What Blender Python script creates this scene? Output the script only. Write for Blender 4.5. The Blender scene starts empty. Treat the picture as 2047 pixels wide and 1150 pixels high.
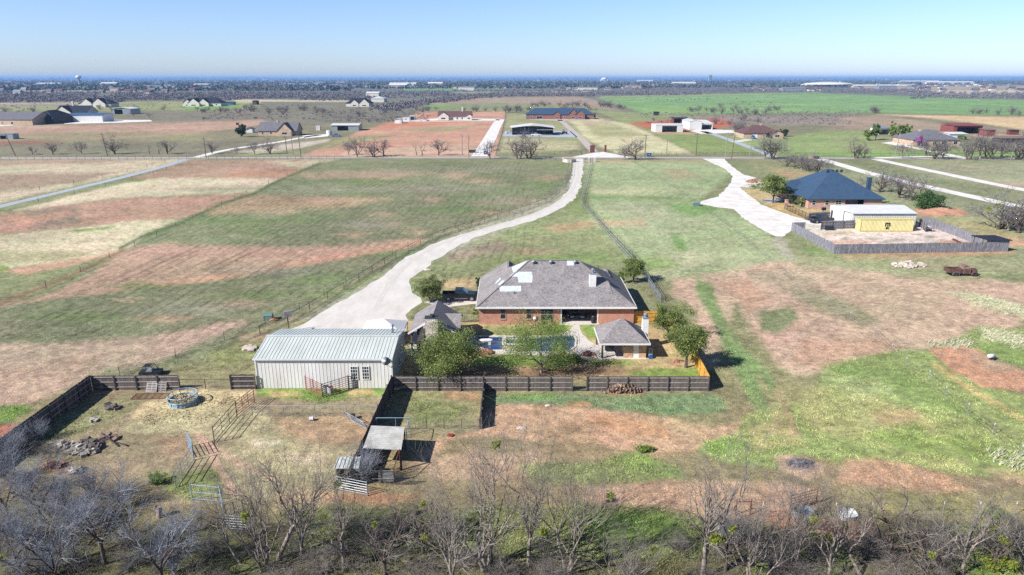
import bpy, math, random
import numpy as np
from mathutils import Vector, Matrix
R = math.radians
scene = bpy.context.scene
COL = scene.collection

# ---------------------------------------------------------------- survey
# The drone hovers 34 m above the flat ranch land, pitched down 17.1 degrees,
# looking along +Y.  G() reads a position on the land (metres) off the survey.
FPX, CAMH = 1365.0, 34.0
PITCH = math.atan(420.0 / FPX)
_c, _s = math.cos(PITCH), math.sin(PITCH)


def G(u, v, z=0.0):
    x = u - 1023.5
    y = v - 575.0
    dz = -FPX * _s - y * _c
    t = (z - CAMH) / dz
    return Vector((x * t, (FPX * _c - y * _s) * t, z))


def GX(u, v, z=0.0):
    p = G(u, v, z)
    return p.x, p.y


def lin(c):
    c = c / 255.0
    return c / 12.92 if c <= 0.04045 else ((c + 0.055) / 1.055) ** 2.4


KALB = 0.66


def S(r, g, b, k=1.0):
    return (lin(r) * KALB * k, lin(g) * KALB * k, lin(b) * KALB * k, 1.0)


# ---------------------------------------------------------------- materials
def _nodes(name):
    m = bpy.data.materials.new(name)
    m.use_nodes = True
    nt = m.node_tree
    return m, nt, nt.nodes, nt.links, nt.nodes['Principled BSDF']


def mat(name, col, rough=0.7, var=0.12, scale=3.0, metal=0.0, bump=0.0, bscale=20.0, col2=None, c2amt=0.5, stretch=None, island=0.0):
    """plain weathered surface: base colour broken up by two noises"""
    m, nt, N, L, b = _nodes(name)
    tc = N.new('ShaderNodeTexCoord')
    vec = tc.outputs['Object']
    if stretch:
        mp = N.new('ShaderNodeMapping')
        mp.inputs['Scale'].default_value = stretch
        L.new(vec, mp.inputs['Vector'])
        vec = mp.outputs['Vector']
    n = N.new('ShaderNodeTexNoise')
    n.inputs['Scale'].default_value = scale
    n.inputs['Detail'].default_value = 6
    n.inputs['Roughness'].default_value = 0.65
    L.new(vec, n.inputs['Vector'])
    mix = N.new('ShaderNodeMix')
    mix.data_type = 'RGBA'
    c2 = col2 if col2 else tuple(max(0, x * (1 - 2.2 * var)) for x in col[:3]) + (1,)
    hi = tuple(min(1, x * (1 + var)) for x in col[:3]) + (1,)
    rp = N.new('ShaderNodeMapRange')
    rp.inputs[1].default_value = 0.35 + (0.5 - c2amt) * 0.4
    rp.inputs[2].default_value = 0.65 + (0.5 - c2amt) * 0.4
    L.new(n.outputs['Fac'], rp.inputs[0])
    mix.inputs['A'].default_value = hi
    mix.inputs['B'].default_value = c2
    L.new(rp.outputs[0], mix.inputs['Factor'])
    out = mix.outputs['Result']
    if island:
        g = N.new('ShaderNodeNewGeometry')
        mr = N.new('ShaderNodeMapRange')
        mr.inputs[3].default_value = 1 - island
        mr.inputs[4].default_value = 1 + island
        L.new(g.outputs['Random Per Island'], mr.inputs[0])
        hv = N.new('ShaderNodeHueSaturation')
        L.new(out, hv.inputs['Color'])
        L.new(mr.outputs[0], hv.inputs['Value'])
        out = hv.outputs['Color']
    L.new(out, b.inputs['Base Color'])
    b.inputs['Roughness'].default_value = rough
    b.inputs['Metallic'].default_value = metal
    if bump:
        n2 = N.new('ShaderNodeTexNoise')
        n2.inputs['Scale'].default_value = bscale
        n2.inputs['Detail'].default_value = 4
        L.new(vec, n2.inputs['Vector'])
        bp = N.new('ShaderNodeBump')
        bp.inputs['Strength'].default_value = bump
        bp.inputs['Distance'].default_value = 0.05
        L.new(n2.outputs['Fac'], bp.inputs['Height'])
        L.new(bp.outputs['Normal'], b.inputs['Normal'])
    return m


def brickmat(name, c1, c2, mortar, bw=0.24, bh=0.075, ms=0.012, rough=0.85, offs=0.5):
    """bricks, stones or shingles laid on local (x+y, z)"""
    m, nt, N, L, b = _nodes(name)
    tc = N.new('ShaderNodeTexCoord')
    sp = N.new('ShaderNodeSeparateXYZ')
    L.new(tc.outputs['Object'], sp.inputs[0])
    ad = N.new('ShaderNodeMath')
    L.new(sp.outputs['X'], ad.inputs[0])
    L.new(sp.outputs['Y'], ad.inputs[1])
    cb = N.new('ShaderNodeCombineXYZ')
    L.new(ad.outputs[0], cb.inputs['X'])
    L.new(sp.outputs['Z'], cb.inputs['Y'])
    br = N.new('ShaderNodeTexBrick')
    br.offset = offs
    br.inputs['Color1'].default_value = c1
    br.inputs['Color2'].default_value = c2
    br.inputs['Mortar'].default_value = mortar
    br.inputs['Scale'].default_value = 1.0
    br.inputs['Mortar Size'].default_value = ms
    br.inputs['Brick Width'].default_value = bw
    br.inputs['Row Height'].default_value = bh
    L.new(cb.outputs[0], br.inputs['Vector'])
    n = N.new('ShaderNodeTexNoise')
    n.inputs['Scale'].default_value = 1.3
    n.inputs['Detail'].default_value = 8
    n.inputs['Roughness'].default_value = 0.75
    L.new(tc.outputs['Object'], n.inputs['Vector'])
    mr = N.new('ShaderNodeMapRange')
    mr.inputs[1].default_value = 0.3
    mr.inputs[2].default_value = 0.7
    mr.inputs[3].default_value = 0.72
    mr.inputs[4].default_value = 1.22
    L.new(n.outputs['Fac'], mr.inputs[0])
    hv = N.new('ShaderNodeHueSaturation')
    L.new(br.outputs['Color'], hv.inputs['Color'])
    L.new(mr.outputs[0], hv.inputs['Value'])
    L.new(hv.outputs['Color'], b.inputs['Base Color'])
    b.inputs['Roughness'].default_value = rough
    bp = N.new('ShaderNodeBump')
    bp.inputs['Strength'].default_value = 0.4
    bp.inputs['Distance'].default_value = 0.02
    bp.invert = True
    L.new(br.outputs['Fac'], bp.inputs['Height'])
    L.new(bp.outputs['Normal'], b.inputs['Normal'])
    return m


def shinglemat(name, c1, c2, rough=0.9):
    """roof shingles: speckled tabs in courses, with weathering"""
    m, nt, N, L, b = _nodes(name)
    tc = N.new('ShaderNodeTexCoord')
    v = N.new('ShaderNodeTexVoronoi')
    v.inputs['Scale'].default_value = 6.0
    mp = N.new('ShaderNodeMapping')
    mp.inputs['Scale'].default_value = (1.0, 1.6, 2.4)
    L.new(tc.outputs['Object'], mp.inputs['Vector'])
    L.new(mp.outputs['Vector'], v.inputs['Vector'])
    sp = N.new('ShaderNodeSeparateColor')
    L.new(v.outputs['Color'], sp.inputs[0])
    n = N.new('ShaderNodeTexNoise')
    n.inputs['Scale'].default_value = 0.5
    n.inputs['Detail'].default_value = 8
    n.inputs['Roughness'].default_value = 0.7
    L.new(tc.outputs['Object'], n.inputs['Vector'])
    a = N.new('ShaderNodeMath')
    a.operation = 'MULTIPLY_ADD'
    a.inputs[1].default_value = 0.7
    L.new(sp.outputs['Red'], a.inputs[0])
    mr = N.new('ShaderNodeMapRange')
    mr.inputs[1].default_value = 0.3
    mr.inputs[2].default_value = 0.7
    mr.inputs[3].default_value = -0.1
    mr.inputs[4].default_value = 0.4
    L.new(n.outputs['Fac'], mr.inputs[0])
    L.new(mr.outputs[0], a.inputs[2])
    mix = N.new('ShaderNodeMix')
    mix.data_type = 'RGBA'
    mix.inputs['A'].default_value = c1
    mix.inputs['B'].default_value = c2
    L.new(a.outputs[0], mix.inputs['Factor'])
    L.new(mix.outputs['Result'], b.inputs['Base Color'])
    b.inputs['Roughness'].default_value = rough
    b.inputs['Specular IOR Level'].default_value = 0.25
    w = N.new('ShaderNodeTexWave')
    w.bands_direction = 'Z'
    w.wave_profile = 'SAW'
    w.inputs['Scale'].default_value = 2.0
    w.inputs['Distortion'].default_value = 0.3
    L.new(tc.outputs['Object'], w.inputs['Vector'])
    bp = N.new('ShaderNodeBump')
    bp.inputs['Strength'].default_value = 0.35
    bp.inputs['Distance'].default_value = 0.03
    L.new(w.outputs['Fac'], bp.inputs['Height'])
    L.new(bp.outputs['Normal'], b.inputs['Normal'])
    return m


def glassmat(name, col, rough=0.08):
    m, nt, N, L, b = _nodes(name)
    b.inputs['Base Color'].default_value = col
    b.inputs['Roughness'].default_value = rough
    b.inputs['Specular IOR Level'].default_value = 0.6
    tc = N.new('ShaderNodeTexCoord')
    n = N.new('ShaderNodeTexNoise')
    n.inputs['Scale'].default_value = 2.0
    L.new(tc.outputs['Object'], n.inputs['Vector'])
    bp = N.new('ShaderNodeBump')
    bp.inputs['Strength'].default_value = 0.05
    L.new(n.outputs['Fac'], bp.inputs['Height'])
    L.new(bp.outputs['Normal'], b.inputs['Normal'])
    return m


# ---------------------------------------------------------------- mesh builder
class MB:
    def __init__(s):
        s.v = []
        s.f = []
        s.m = []

    def add(s, vs, fs, m=0):
        o = len(s.v)
        s.v.extend([tuple(p) for p in vs])
        for f in fs:
            s.f.append(tuple(i + o for i in f))
            s.m.append(m)
        return s

    def poly(s, pts, m=0):
        return s.add(pts, [tuple(range(len(pts)))], m)

    def box(s, x0, x1, y0, y1, z0, z1, m=0):
        return s.add([(x0, y0, z0), (x1, y0, z0), (x1, y1, z0), (x0, y1, z0), (x0, y0, z1), (x1, y0, z1), (x1, y1, z1), (x0, y1, z1)],
                     [(3, 2, 1, 0), (4, 5, 6, 7), (0, 1, 5, 4), (1, 2, 6, 5), (2, 3, 7, 6), (3, 0, 4, 7)], m)

    def obox(s, c, d, rz=0.0, m=0, rx=0.0, ry=0.0):
        M = Matrix.Translation(c) @ Matrix.Rotation(rz, 4, 'Z') @ Matrix.Rotation(ry, 4, 'Y') @ Matrix.Rotation(rx, 4, 'X')
        a, b, e = d[0] / 2, d[1] / 2, d[2] / 2
        vs = [M @ Vector(p) for p in [(-a, -b, -e), (a, -b, -e), (a, b, -e), (-a, b, -e), (-a, -b, e), (a, -b, e), (a, b, e), (-a, b, e)]]
        return s.add(vs, [(3, 2, 1, 0), (4, 5, 6, 7), (0, 1, 5, 4), (1, 2, 6, 5), (2, 3, 7, 6), (3, 0, 4, 7)], m)

    def beam(s, p, q, w, h, m=0):
        p, q = Vector(p), Vector(q)
        d = (q - p)
        if d.length < 1e-6:
            return s
        d.normalize()
        up = Vector((0, 0, 1)) if abs(d.z) < 0.95 else Vector((1, 0, 0))
        a = d.cross(up).normalized() * (w / 2)
        b = a.cross(d).normalized() * (h / 2)
        vs = []
        for c in (p, q):
            vs += [c - a - b, c + a - b, c + a + b, c - a + b]
        return s.add(vs, [(0, 1, 2, 3), (7, 6, 5, 4), (0, 4, 5, 1), (1, 5, 6, 2), (2, 6, 7, 3), (3, 7, 4, 0)], m)

    def tube(s, p, q, r0, r1=None, n=6, m=0, caps=True):
        r1 = r0 if r1 is None else r1
        p, q = Vector(p), Vector(q)
        d = (q - p)
        if d.length < 1e-6:
            return s
        d.normalize()
        up = Vector((0, 0, 1)) if abs(d.z) < 0.9 else Vector((1, 0, 0))
        a = d.cross(up).normalized()
        b = a.cross(d)
        vs = []
        for c, r in ((p, r0), (q, r1)):
            for i in range(n):
                t = 2 * math.pi * i / n
                vs.append(c + a * (r * math.cos(t)) + b * (r * math.sin(t)))
        fs = [(i, (i + 1) % n, n + (i + 1) % n, n + i) for i in range(n)]
        if caps:
            fs += [tuple(range(n - 1, -1, -1)), tuple(range(n, 2 * n))]
        return s.add(vs, fs, m)

    def path(s, pts, r, n=6, m=0):
        for a, b in zip(pts, pts[1:]):
            s.tube(a, b, r, r, n, m)
        return s

    def lathe(s, c, prof, n=16, m=0):
        vs, fs = [], []
        k = len(prof)
        for i in range(n):
            t = 2 * math.pi * i / n
            for r, z in prof:
                vs.append((c[0] + r * math.cos(t), c[1] + r * math.sin(t), c[2] + z))
        for i in range(n):
            j = (i + 1) % n
            for a in range(k - 1):
                fs.append((i * k + a, j * k + a, j * k + a + 1, i * k + a + 1))
        fs.append(tuple(i * k for i in range(n - 1, -1, -1)))
        fs.append(tuple(i * k + k - 1 for i in range(n)))
        return s.add(vs, fs, m)

    def prism(s, pts, z0, z1, m=0):
        n = len(pts)
        vs = [(p[0], p[1], z0) for p in pts] + [(p[0], p[1], z1) for p in pts]
        fs = [tuple(range(n - 1, -1, -1)), tuple(range(n, 2 * n))] + [(i, (i + 1) % n, n + (i + 1) % n, n + i) for i in range(n)]
        return s.add(vs, fs, m)

    def xprism(s, prof, x0, x1, m=0):
        """profile in (y,z) extruded along x"""
        n = len(prof)
        vs = [(x0, p[0], p[1]) for p in prof] + [(x1, p[0], p[1]) for p in prof]
        fs = [tuple(range(n)), tuple(range(2 * n - 1, n - 1, -1))] + [((i + 1) % n, i, n + i, n + (i + 1) % n) for i in range(n)]
        return s.add(vs, fs, m)

    def yprism(s, prof, y0, y1, m=0):
        """profile in (x,z) extruded along y"""
        n = len(prof)
        vs = [(p[0], y0, p[1]) for p in prof] + [(p[0], y1, p[1]) for p in prof]
        fs = [tuple(range(n)), tuple(range(2 * n - 1, n - 1, -1))] + [((i + 1) % n, i, n + i, n + (i + 1) % n) for i in range(n)]
        return s.add(vs, fs, m)

    def hip(s, x0, x1, y0, y1, z, pitch, th=0.18, m=0):
        """closed hip roof, ridge along the longer side"""
        w, d = x1 - x0, y1 - y0
        run = min(w, d) / 2
        zr = z + run * pitch
        if w >= d:
            ra, rb = (x0 + run, (y0 + y1) / 2, zr), (x1 - run, (y0 + y1) / 2, zr)
        else:
            ra, rb = ((x0 + x1) / 2, y0 + run, zr), ((x0 + x1) / 2, y1 - run, zr)
        lo = [(x0, y0, z - th), (x1, y0, z - th), (x1, y1, z - th), (x0, y1, z - th)]
        hi = [(x0, y0, z), (x1, y0, z), (x1, y1, z), (x0, y1, z)]
        vs = lo + hi + [ra, rb]
        fs = [(3, 2, 1, 0), (0, 1, 5, 4), (1, 2, 6, 5), (2, 3, 7, 6), (3, 0, 4, 7)]
        if w >= d:
            fs += [(4, 5, 9, 8), (5, 6, 9), (6, 7, 8, 9), (7, 4, 8)]
        else:
            fs += [(4, 5, 8), (5, 6, 9, 8), (6, 7, 9), (7, 4, 8, 9)]
        return s.add(vs, fs, m)

    def gable(s, x0, x1, y0, y1, z, zr, axis='x', th=0.18, m=0):
        """closed gable roof: ridge along axis"""
        if axis == 'x':
            ym = (y0 + y1) / 2
            return s.xprism([(y0, z - th), (ym, zr - th), (y1, z - th), (y1, z), (ym, zr), (y0, z)], x0, x1, m)
        xm = (x0 + x1) / 2
        return s.yprism([(x0, z - th), (xm, zr - th), (x1, z - th), (x1, z), (xm, zr), (x0, z)], y0, y1, m)

    def build(s, name, mats, parent=None, smooth=False):
        me = bpy.data.meshes.new(name)
        me.from_pydata(s.v, [], s.f)
        if not isinstance(mats, (list, tuple)):
            mats = [mats]
        for x in mats:
            me.materials.append(x)
        if len(mats) > 1:
            me.polygons.foreach_set('material_index', s.m)
        if smooth:
            me.polygons.foreach_set('use_smooth', [True] * len(me.polygons))
        me.update()
        o = bpy.data.objects.new(name, me)
        COL.objects.link(o)
        if parent is not None:
            o.parent = parent
        return o


def tag(o, label=None, cat=None, group=None, kind=None):
    if label:
        o['label'] = label
    if cat:
        o['category'] = cat
    if group:
        o['group'] = group
    if kind:
        o['kind'] = kind
    return o


def thing(name, label, cat, loc=(0, 0, 0), rz=0.0, group=None):
    o = bpy.data.objects.new(name, None)
    o.empty_display_size = 0.3
    COL.objects.link(o)
    o.location = loc
    o.rotation_euler = (0, 0, rz)
    return tag(o, label, cat, group)


def dup(root, loc, rz=0.0, label=None, group=None, scale=None):
    r = root.copy()
    COL.objects.link(r)
    r.location = loc
    r.rotation_euler = (0, 0, rz)
    if scale:
        r.scale = scale if isinstance(scale, (tuple, list)) else (scale,) * 3
    if label:
        r['label'] = label
    if group:
        r['group'] = group
    for ch in KIDS(root):
        c = ch.copy()
        COL.objects.link(c)
        c.parent = r
        for g in KIDS(ch):
            d = g.copy()
            COL.objects.link(d)
            d.parent = c
    return r


def KIDS(o):
    return list(o.children)


def mesh_np(name, V, Fq, mats, parent=None, nper=4):
    """fast mesh from numpy verts and faces of equal size"""
    me = bpy.data.meshes.new(name)
    V = np.ascontiguousarray(V, dtype=np.float32)
    Fq = np.ascontiguousarray(Fq, dtype=np.int32)
    me.vertices.add(len(V))
    me.vertices.foreach_set('co', V.ravel())
    nf = len(Fq)
    me.loops.add(nf * nper)
    me.loops.foreach_set('vertex_index', Fq.ravel())
    me.polygons.add(nf)
    me.polygons.foreach_set('loop_start', np.arange(nf, dtype=np.int32) * nper)
    me.polygons.foreach_set('loop_total', np.full(nf, nper, dtype=np.int32))
    if not isinstance(mats, (list, tuple)):
        mats = [mats]
    for x in mats:
        me.materials.append(x)
    me.update(calc_edges=True)
    o = bpy.data.objects.new(name, me)
    COL.objects.link(o)
    if parent is not None:
        o.parent = parent
    return o


# ---------------------------------------------------------------- value noise (numpy)
def _h(ix, iy, seed):
    n = (ix * 374761393 + iy * 668265263 + seed * 974634777) & 0xFFFFFFFF
    n = ((n ^ (n >> 13)) * 1274126177) & 0xFFFFFFFF
    return ((n ^ (n >> 16)) & 0xFFFF) / 65535.0


def vnoise(x, y, seed=0):
    ix, iy = np.floor(x).astype(np.int64), np.floor(y).astype(np.int64)
    fx, fy = x - ix, y - iy
    fx = fx * fx * (3 - 2 * fx)
    fy = fy * fy * (3 - 2 * fy)
    a, b = _h(ix, iy, seed), _h(ix + 1, iy, seed)
    c, d = _h(ix, iy + 1, seed), _h(ix + 1, iy + 1, seed)
    return (a + (b - a) * fx) * (1 - fy) + (c + (d - c) * fx) * fy


def fbm(x, y, seed=0, o=4):
    t = np.zeros_like(x)
    amp, tot = 1.0, 0.0
    for i in range(o):
        t += amp * vnoise(x * 2 ** i, y * 2 ** i, seed + i * 17)
        tot += amp
        amp *= 0.55
    return t / tot

# ================================================================ GROUND
# One sheet from behind the drone to the horizon; soil and grass colours are
# stored per vertex as plain albedo.
rowsY = [-400, -150, -40, 0, 15, 25, 31]
v = 1290.0
while v > 158.0:
    rowsY.append(G(1023.5, v).y)
    v -= 2.3 if v > 330 else (1.5 if v > 235 else 0.9)
rowsY += [20000, 27000, 40000, 60000]
rowsY = np.array(sorted(set(rowsY)))
sdense = np.linspace(-0.86, 0.86, 640)
sfar = np.array([0.9, 0.96, 1.03, 1.12, 1.25, 1.5, 2, 3, 6, 12])
sall = np.concatenate([-sfar[::-1], sdense, sfar])
YY, SS = np.meshgrid(rowsY, sall, indexing='ij')
XX = SS * np.maximum(YY + 0.0, 30.0)
# survey coordinates of every vertex (only used to look soil patches up)
dpt = np.maximum(YY * _c + CAMH * _s, 5.0)
UU = 1023.5 + FPX * XX / dpt
VV = 575.0 - FPX * (YY * _s - CAMH * _c) / dpt
VV = np.where(YY < 20, 1700.0, VV)
sh0 = UU.shape
X, Y, U, Vv = XX.ravel(), YY.ravel(), UU.ravel(), VV.ravel()
# wobble of patch outlines: ragged on the scale of a few metres, larger far off
sc = np.clip(Y / 90.0, 0.6, 12.0)
wx = (fbm(X / (7 * 1.0), Y / 7.0, 3) - 0.5)
wy = (fbm(X / 7.0 + 31, Y / 7.0 + 11, 5) - 0.5)
wx2 = (fbm(X / 45.0, Y / 45.0, 13) - 0.5)
wy2 = (fbm(X / 45.0 + 31, Y / 45.0 + 11, 15) - 0.5)
mfine = fbm(X / 1.3, Y / 1.3, 23, 3)
near = np.clip(140.0 / np.maximum(Y, 40), 0.12, 2.2)


def sl(r, g, b):
    c = np.array([lin(r), lin(g), lin(b)])
    if r > g * 1.2:
        c = c * np.array([1.0, 1.09, 1.04])
    y = c @ np.array([0.3, 0.59, 0.11])
    k = 0.84 if r > g * 1.2 else 0.9
    return (c * k + y * (1 - k)) * np.array([1.025, 1.0, 0.945]) * KALB * 1.08


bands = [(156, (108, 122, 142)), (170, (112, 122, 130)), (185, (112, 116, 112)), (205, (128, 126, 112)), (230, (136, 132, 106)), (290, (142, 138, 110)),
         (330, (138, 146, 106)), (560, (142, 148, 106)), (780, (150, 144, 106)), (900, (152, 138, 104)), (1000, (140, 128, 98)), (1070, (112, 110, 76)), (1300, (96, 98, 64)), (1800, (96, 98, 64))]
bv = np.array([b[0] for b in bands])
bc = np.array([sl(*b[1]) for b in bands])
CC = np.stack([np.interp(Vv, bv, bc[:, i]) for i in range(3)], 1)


def patch(col, pts, soft=5.0, amp=16.0, op=1.0, brk=0.0, seed=1):
    """blend a soil or grass colour into the sheet inside an outline"""
    soft *= 2.0
    brk = max(brk, 0.12 if soft > 5 else 0.0)
    P = np.array(pts, dtype=float)
    pad = amp + soft * 2
    sel = np.where((U > P[:, 0].min() - pad) & (U < P[:, 0].max() + pad) & (Vv > P[:, 1].min() - pad) & (Vv < P[:, 1].max() + pad))[0]
    if len(sel) == 0:
        return
    nr = near[sel]
    u = U[sel] + (wx[sel] * amp * 1.3 + wx2[sel] * amp * 2.0) * np.sqrt(nr)
    w = Vv[sel] + (wy[sel] * amp * 0.7 + wy2[sel] * amp * 1.0) * nr
    ins = np.zeros(len(sel), bool)
    dist = np.full(len(sel), 1e9)
    n = len(P)
    for i in range(n):
        x1, y1 = P[i]
        x2, y2 = P[(i + 1) % n]
        cond = ((y1 > w) != (y2 > w))
        with np.errstate(divide='ignore', invalid='ignore'):
            xi = (x2 - x1) * (w - y1) / (y2 - y1 if y2 != y1 else 1e-9) + x1
        ins ^= cond & (u < xi)
        ex, ey = x2 - x1, y2 - y1
        t = np.clip(((u - x1) * ex + (w - y1) * ey) / (ex * ex + ey * ey + 1e-9), 0, 1)
        # vertical px count more: the land is seen at a slant
        dist = np.minimum(dist, np.hypot(u - x1 - t * ex, (w - y1 - t * ey) * 1.6))
    sd = np.where(ins, dist, -dist)
    a = np.clip(sd / soft * 0.5 + 0.5, 0, 1)
    a = np.clip(a + (mfine[sel] - 0.5) * 2.6 * a * (1 - a), 0, 1)
    a = a * a * (3 - 2 * a) * op
    if brk:
        s_ = 1.0 if Y[sel].mean() < 250 else 5.0
        nb = fbm(X[sel] / (2.6 * s_) + seed * 7.1, Y[sel] / (2.6 * s_), seed, 4)
        a = a * np.clip((nb - 0.5 + (1 - brk) * 0.5) * 5, 0, 1)
    CC[sel] = CC[sel] * (1 - a[:, None]) + sl(*col)[None, :] * a[:, None]


GRN, OLV, PGRN, BGRN = (134, 139, 106), (140, 142, 104), (150, 164, 114), (128, 160, 74)
RED, PINK, ORG, STRAW, TAN, BRN = (186, 132, 106), (206, 168, 146), (200, 156, 126), (206, 193, 164), (196, 176, 128), (164, 134, 116)
# ---- town plain and far fields
for (u0, u1, v0, v1) in [(-300, 250, 193, 205), (-300, 200, 186, 193), (230, 480, 187, 201), (450, 700, 187, 198), (690, 900, 185, 192), (1000, 1190, 186, 193), (1190, 1400, 185, 191), (1260, 1680, 176.5, 181.5), (1680, 1860, 179, 186), (1820, 2300, 187, 198)]:
    patch((116, 113, 116), [(u0, v0), (u1, v0), (u1, v1), (u0, v1)], 1.5, 5, 0.9)
patch((112, 110, 114), [(760, 224), (800, 212), (860, 200), (1010, 188), (1010, 191), (900, 202), (830, 215), (780, 226)], 2, 3, 0.9)
patch((126, 164, 104), [(1192, 196), (1400, 189), (1640, 186.5), (1760, 191), (2100, 202), (2400, 210), (2400, 236), (2047, 231), (1720, 226), (1560, 227), (1290, 228)], 2, 3)
patch((150, 166, 110), [(1200, 193), (1640, 184.5), (1640, 186), (1200, 196)], 1.5, 2)
patch((214, 186, 142), [(1755, 229), (2047, 234), (2300, 238), (2300, 270), (2047, 259), (1960, 247), (1860, 237)], 2, 2)
patch((176, 152, 132), [(1560, 238), (1760, 231), (1900, 250), (2047, 262), (1700, 258)], 3, 6, 0.8)
patch((150, 138, 128), [(1380, 232), (1640, 232), (1720, 246), (1560, 250), (1400, 246)], 3, 5)
patch((196, 182, 156), [(1850, 181), (2100, 177), (2100, 186), (1900, 189)], 1.5, 2)
patch((186, 166, 140), [(1690, 175), (2100, 171), (2100, 176), (1850, 181)], 1.5, 2, 0.8)
patch((120, 156, 104), [(800, 177), (1010, 174), (1010, 178), (900, 181), (810, 181)], 1.2, 1)
patch((150, 156, 122), [(900, 184), (1180, 181), (1180, 186), (920, 187)], 1.5, 1)
patch((168, 150, 132), [(870, 196), (1150, 193), (1190, 200), (1240, 222), (1000, 222), (850, 222)], 2, 4)
patch((132, 150, 100), [(845, 210), (1000, 206), (1180, 214), (1250, 226), (1000, 224), (840, 224)], 3, 6, 0.75)
patch((118, 160, 84), [(850, 209), (930, 210), (880, 217), (850, 216)], 2, 4, 0.7)
patch((150, 160, 108), [(1190, 222), (1300, 228), (1420, 236), (1300, 244), (1260, 250)], 2, 4)
patch((204, 192, 164), [(0, 206.5), (520, 203), (520, 205.5), (0, 210)], 1.2, 1.5)
patch((204, 192, 160), [(460, 199), (700, 201), (700, 204), (470, 203)], 1.2, 2)
patch((190, 176, 156), [(340, 178), (700, 175), (700, 178), (350, 181)], 1.2, 2, 0.8)
patch((186, 170, 150), [(0, 181), (120, 179), (330, 182), (330, 184), (60, 184)], 1.2, 2, 0.8)
patch((152, 158, 108), [(0, 210), (340, 203), (520, 206), (520, 216), (300, 222), (0, 222)], 2, 4)
patch((118, 168, 76), [(364, 213), (470, 209), (500, 212), (440, 218), (370, 221)], 2, 3, 0.8)
patch((160, 150, 136), [(0, 208), (150, 206), (160, 212), (0, 216)], 2, 3, 0.8)
patch((134, 128, 116), [(240, 226), (700, 222), (720, 236), (600, 250), (400, 246), (260, 240)], 4, 10, 0.8)
patch((126, 122, 110), [(620, 222), (850, 220), (860, 230), (760, 246), (640, 246)], 4, 10, 0.8)
patch((190, 148, 130), [(0, 250), (180, 250), (330, 246), (520, 240), (540, 246), (490, 256), (350, 272), (200, 280), (0, 277)], 3, 8)
patch((200, 180, 156), [(0, 249), (120, 252), (120, 255), (0, 256)], 2, 4, 0.8)
patch((150, 146, 110), [(0, 268), (250, 262), (430, 270), (420, 282), (0, 283)], 3, 8, 0.7)
patch((164, 98, 82), [(-200, 283), (70, 283), (130, 286), (70, 294), (-200, 298)], 2, 5)
patch((136, 132, 112), [(0, 288), (480, 282), (640, 276), (600, 290), (480, 310), (0, 312)], 4, 8)
patch((192, 182, 166), [(470, 303), (560, 290), (660, 278), (655, 283), (600, 296), (520, 308)], 2, 4)
patch((158, 160, 120), [(480, 306), (600, 303), (610, 311), (470, 312)], 2, 4, 0.8)
# red plough-land across the road and its drives
patch((202, 148, 126), [(600, 314), (650, 292), (720, 262), (810, 238), (836, 224), (1012, 223), (990, 314)], 2, 4)
patch((206, 128, 100), [(780, 246), (860, 238), (940, 242), (860, 252), (740, 260), (720, 262)], 3, 8, 0.8)
patch((202, 126, 96), [(840, 232), (880, 226), (870, 236), (830, 238)], 2, 4, 0.8)
patch((150, 154, 110), [(690, 275), (760, 270), (790, 272), (720, 284), (640, 300), (640, 290)], 3, 8, 0.85)
patch((150, 152, 108), [(800, 258), (900, 252), (950, 252), (920, 262), (860, 264)], 3, 8, 0.7)
patch((210, 172, 152), [(700, 300), (860, 290), (980, 294), (985, 310), (680, 312)], 4, 8, 0.7)
patch((160, 162, 118), [(1014, 226), (1140, 236), (1190, 276), (1130, 308), (996, 308)], 2, 4)
patch((186, 178, 142), [(1012, 276), (1090, 278), (1150, 284), (1160, 300), (1000, 302)], 3, 8, 0.8)
patch((206, 200, 158), [(1135, 238), (1190, 236), (1260, 248), (1390, 308), (1230, 306), (1180, 284)], 3, 6)
patch((162, 164, 116), [(1160, 244), (1230, 250), (1300, 272), (1200, 276)], 4, 10, 0.8)
patch((192, 164, 146), [(1165, 243), (1215, 242), (1220, 248), (1170, 250)], 2, 4, 0.7)
patch((142, 160, 96), [(1262, 246), (1320, 266), (1420, 268), (1520, 306), (1390, 308), (1310, 268)], 2, 4)
patch((196, 104, 74), [(1250, 247), (1350, 238), (1440, 238), (1476, 250), (1400, 262), (1300, 258)], 2, 5)
patch((206, 150, 124), [(1300, 262), (1380, 266), (1470, 260), (1440, 268), (1320, 268)], 2, 4, 0.8)
patch((146, 164, 104), [(1440, 270), (1560, 276), (1640, 262), (1720, 262), (1780, 300), (1720, 310), (1520, 308)], 3, 6)
patch((150, 160, 108), [(1640, 262), (1800, 276), (2047, 290), (2047, 316), (1700, 316)], 3, 6, 0.7)
patch((198, 170, 140), [(1930, 268), (2047, 268), (2047, 278), (1960, 276)], 2, 4, 0.8)
patch((128, 170, 80), [(1560, 308), (1760, 303), (2047, 306), (2047, 314), (1560, 313)], 2, 4, 0.7)
for q in ((1240, 203, 1700, 193), (1300, 214, 1900, 205), (1500, 206, 2047, 222), (1640, 194, 2047, 212), (1230, 199, 1600, 190.5)):
    patch((150, 182, 120), [(q[0], q[1]), (q[2], q[3]), (q[2], q[3] + 1.3), (q[0], q[1] + 1.0)], 1, 2, 0.7, 0.3)
patch((150, 180, 104), [(1250, 212), (1500, 216), (1700, 222), (1500, 226), (1290, 226)], 2, 4, 0.5, 0.3)
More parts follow.
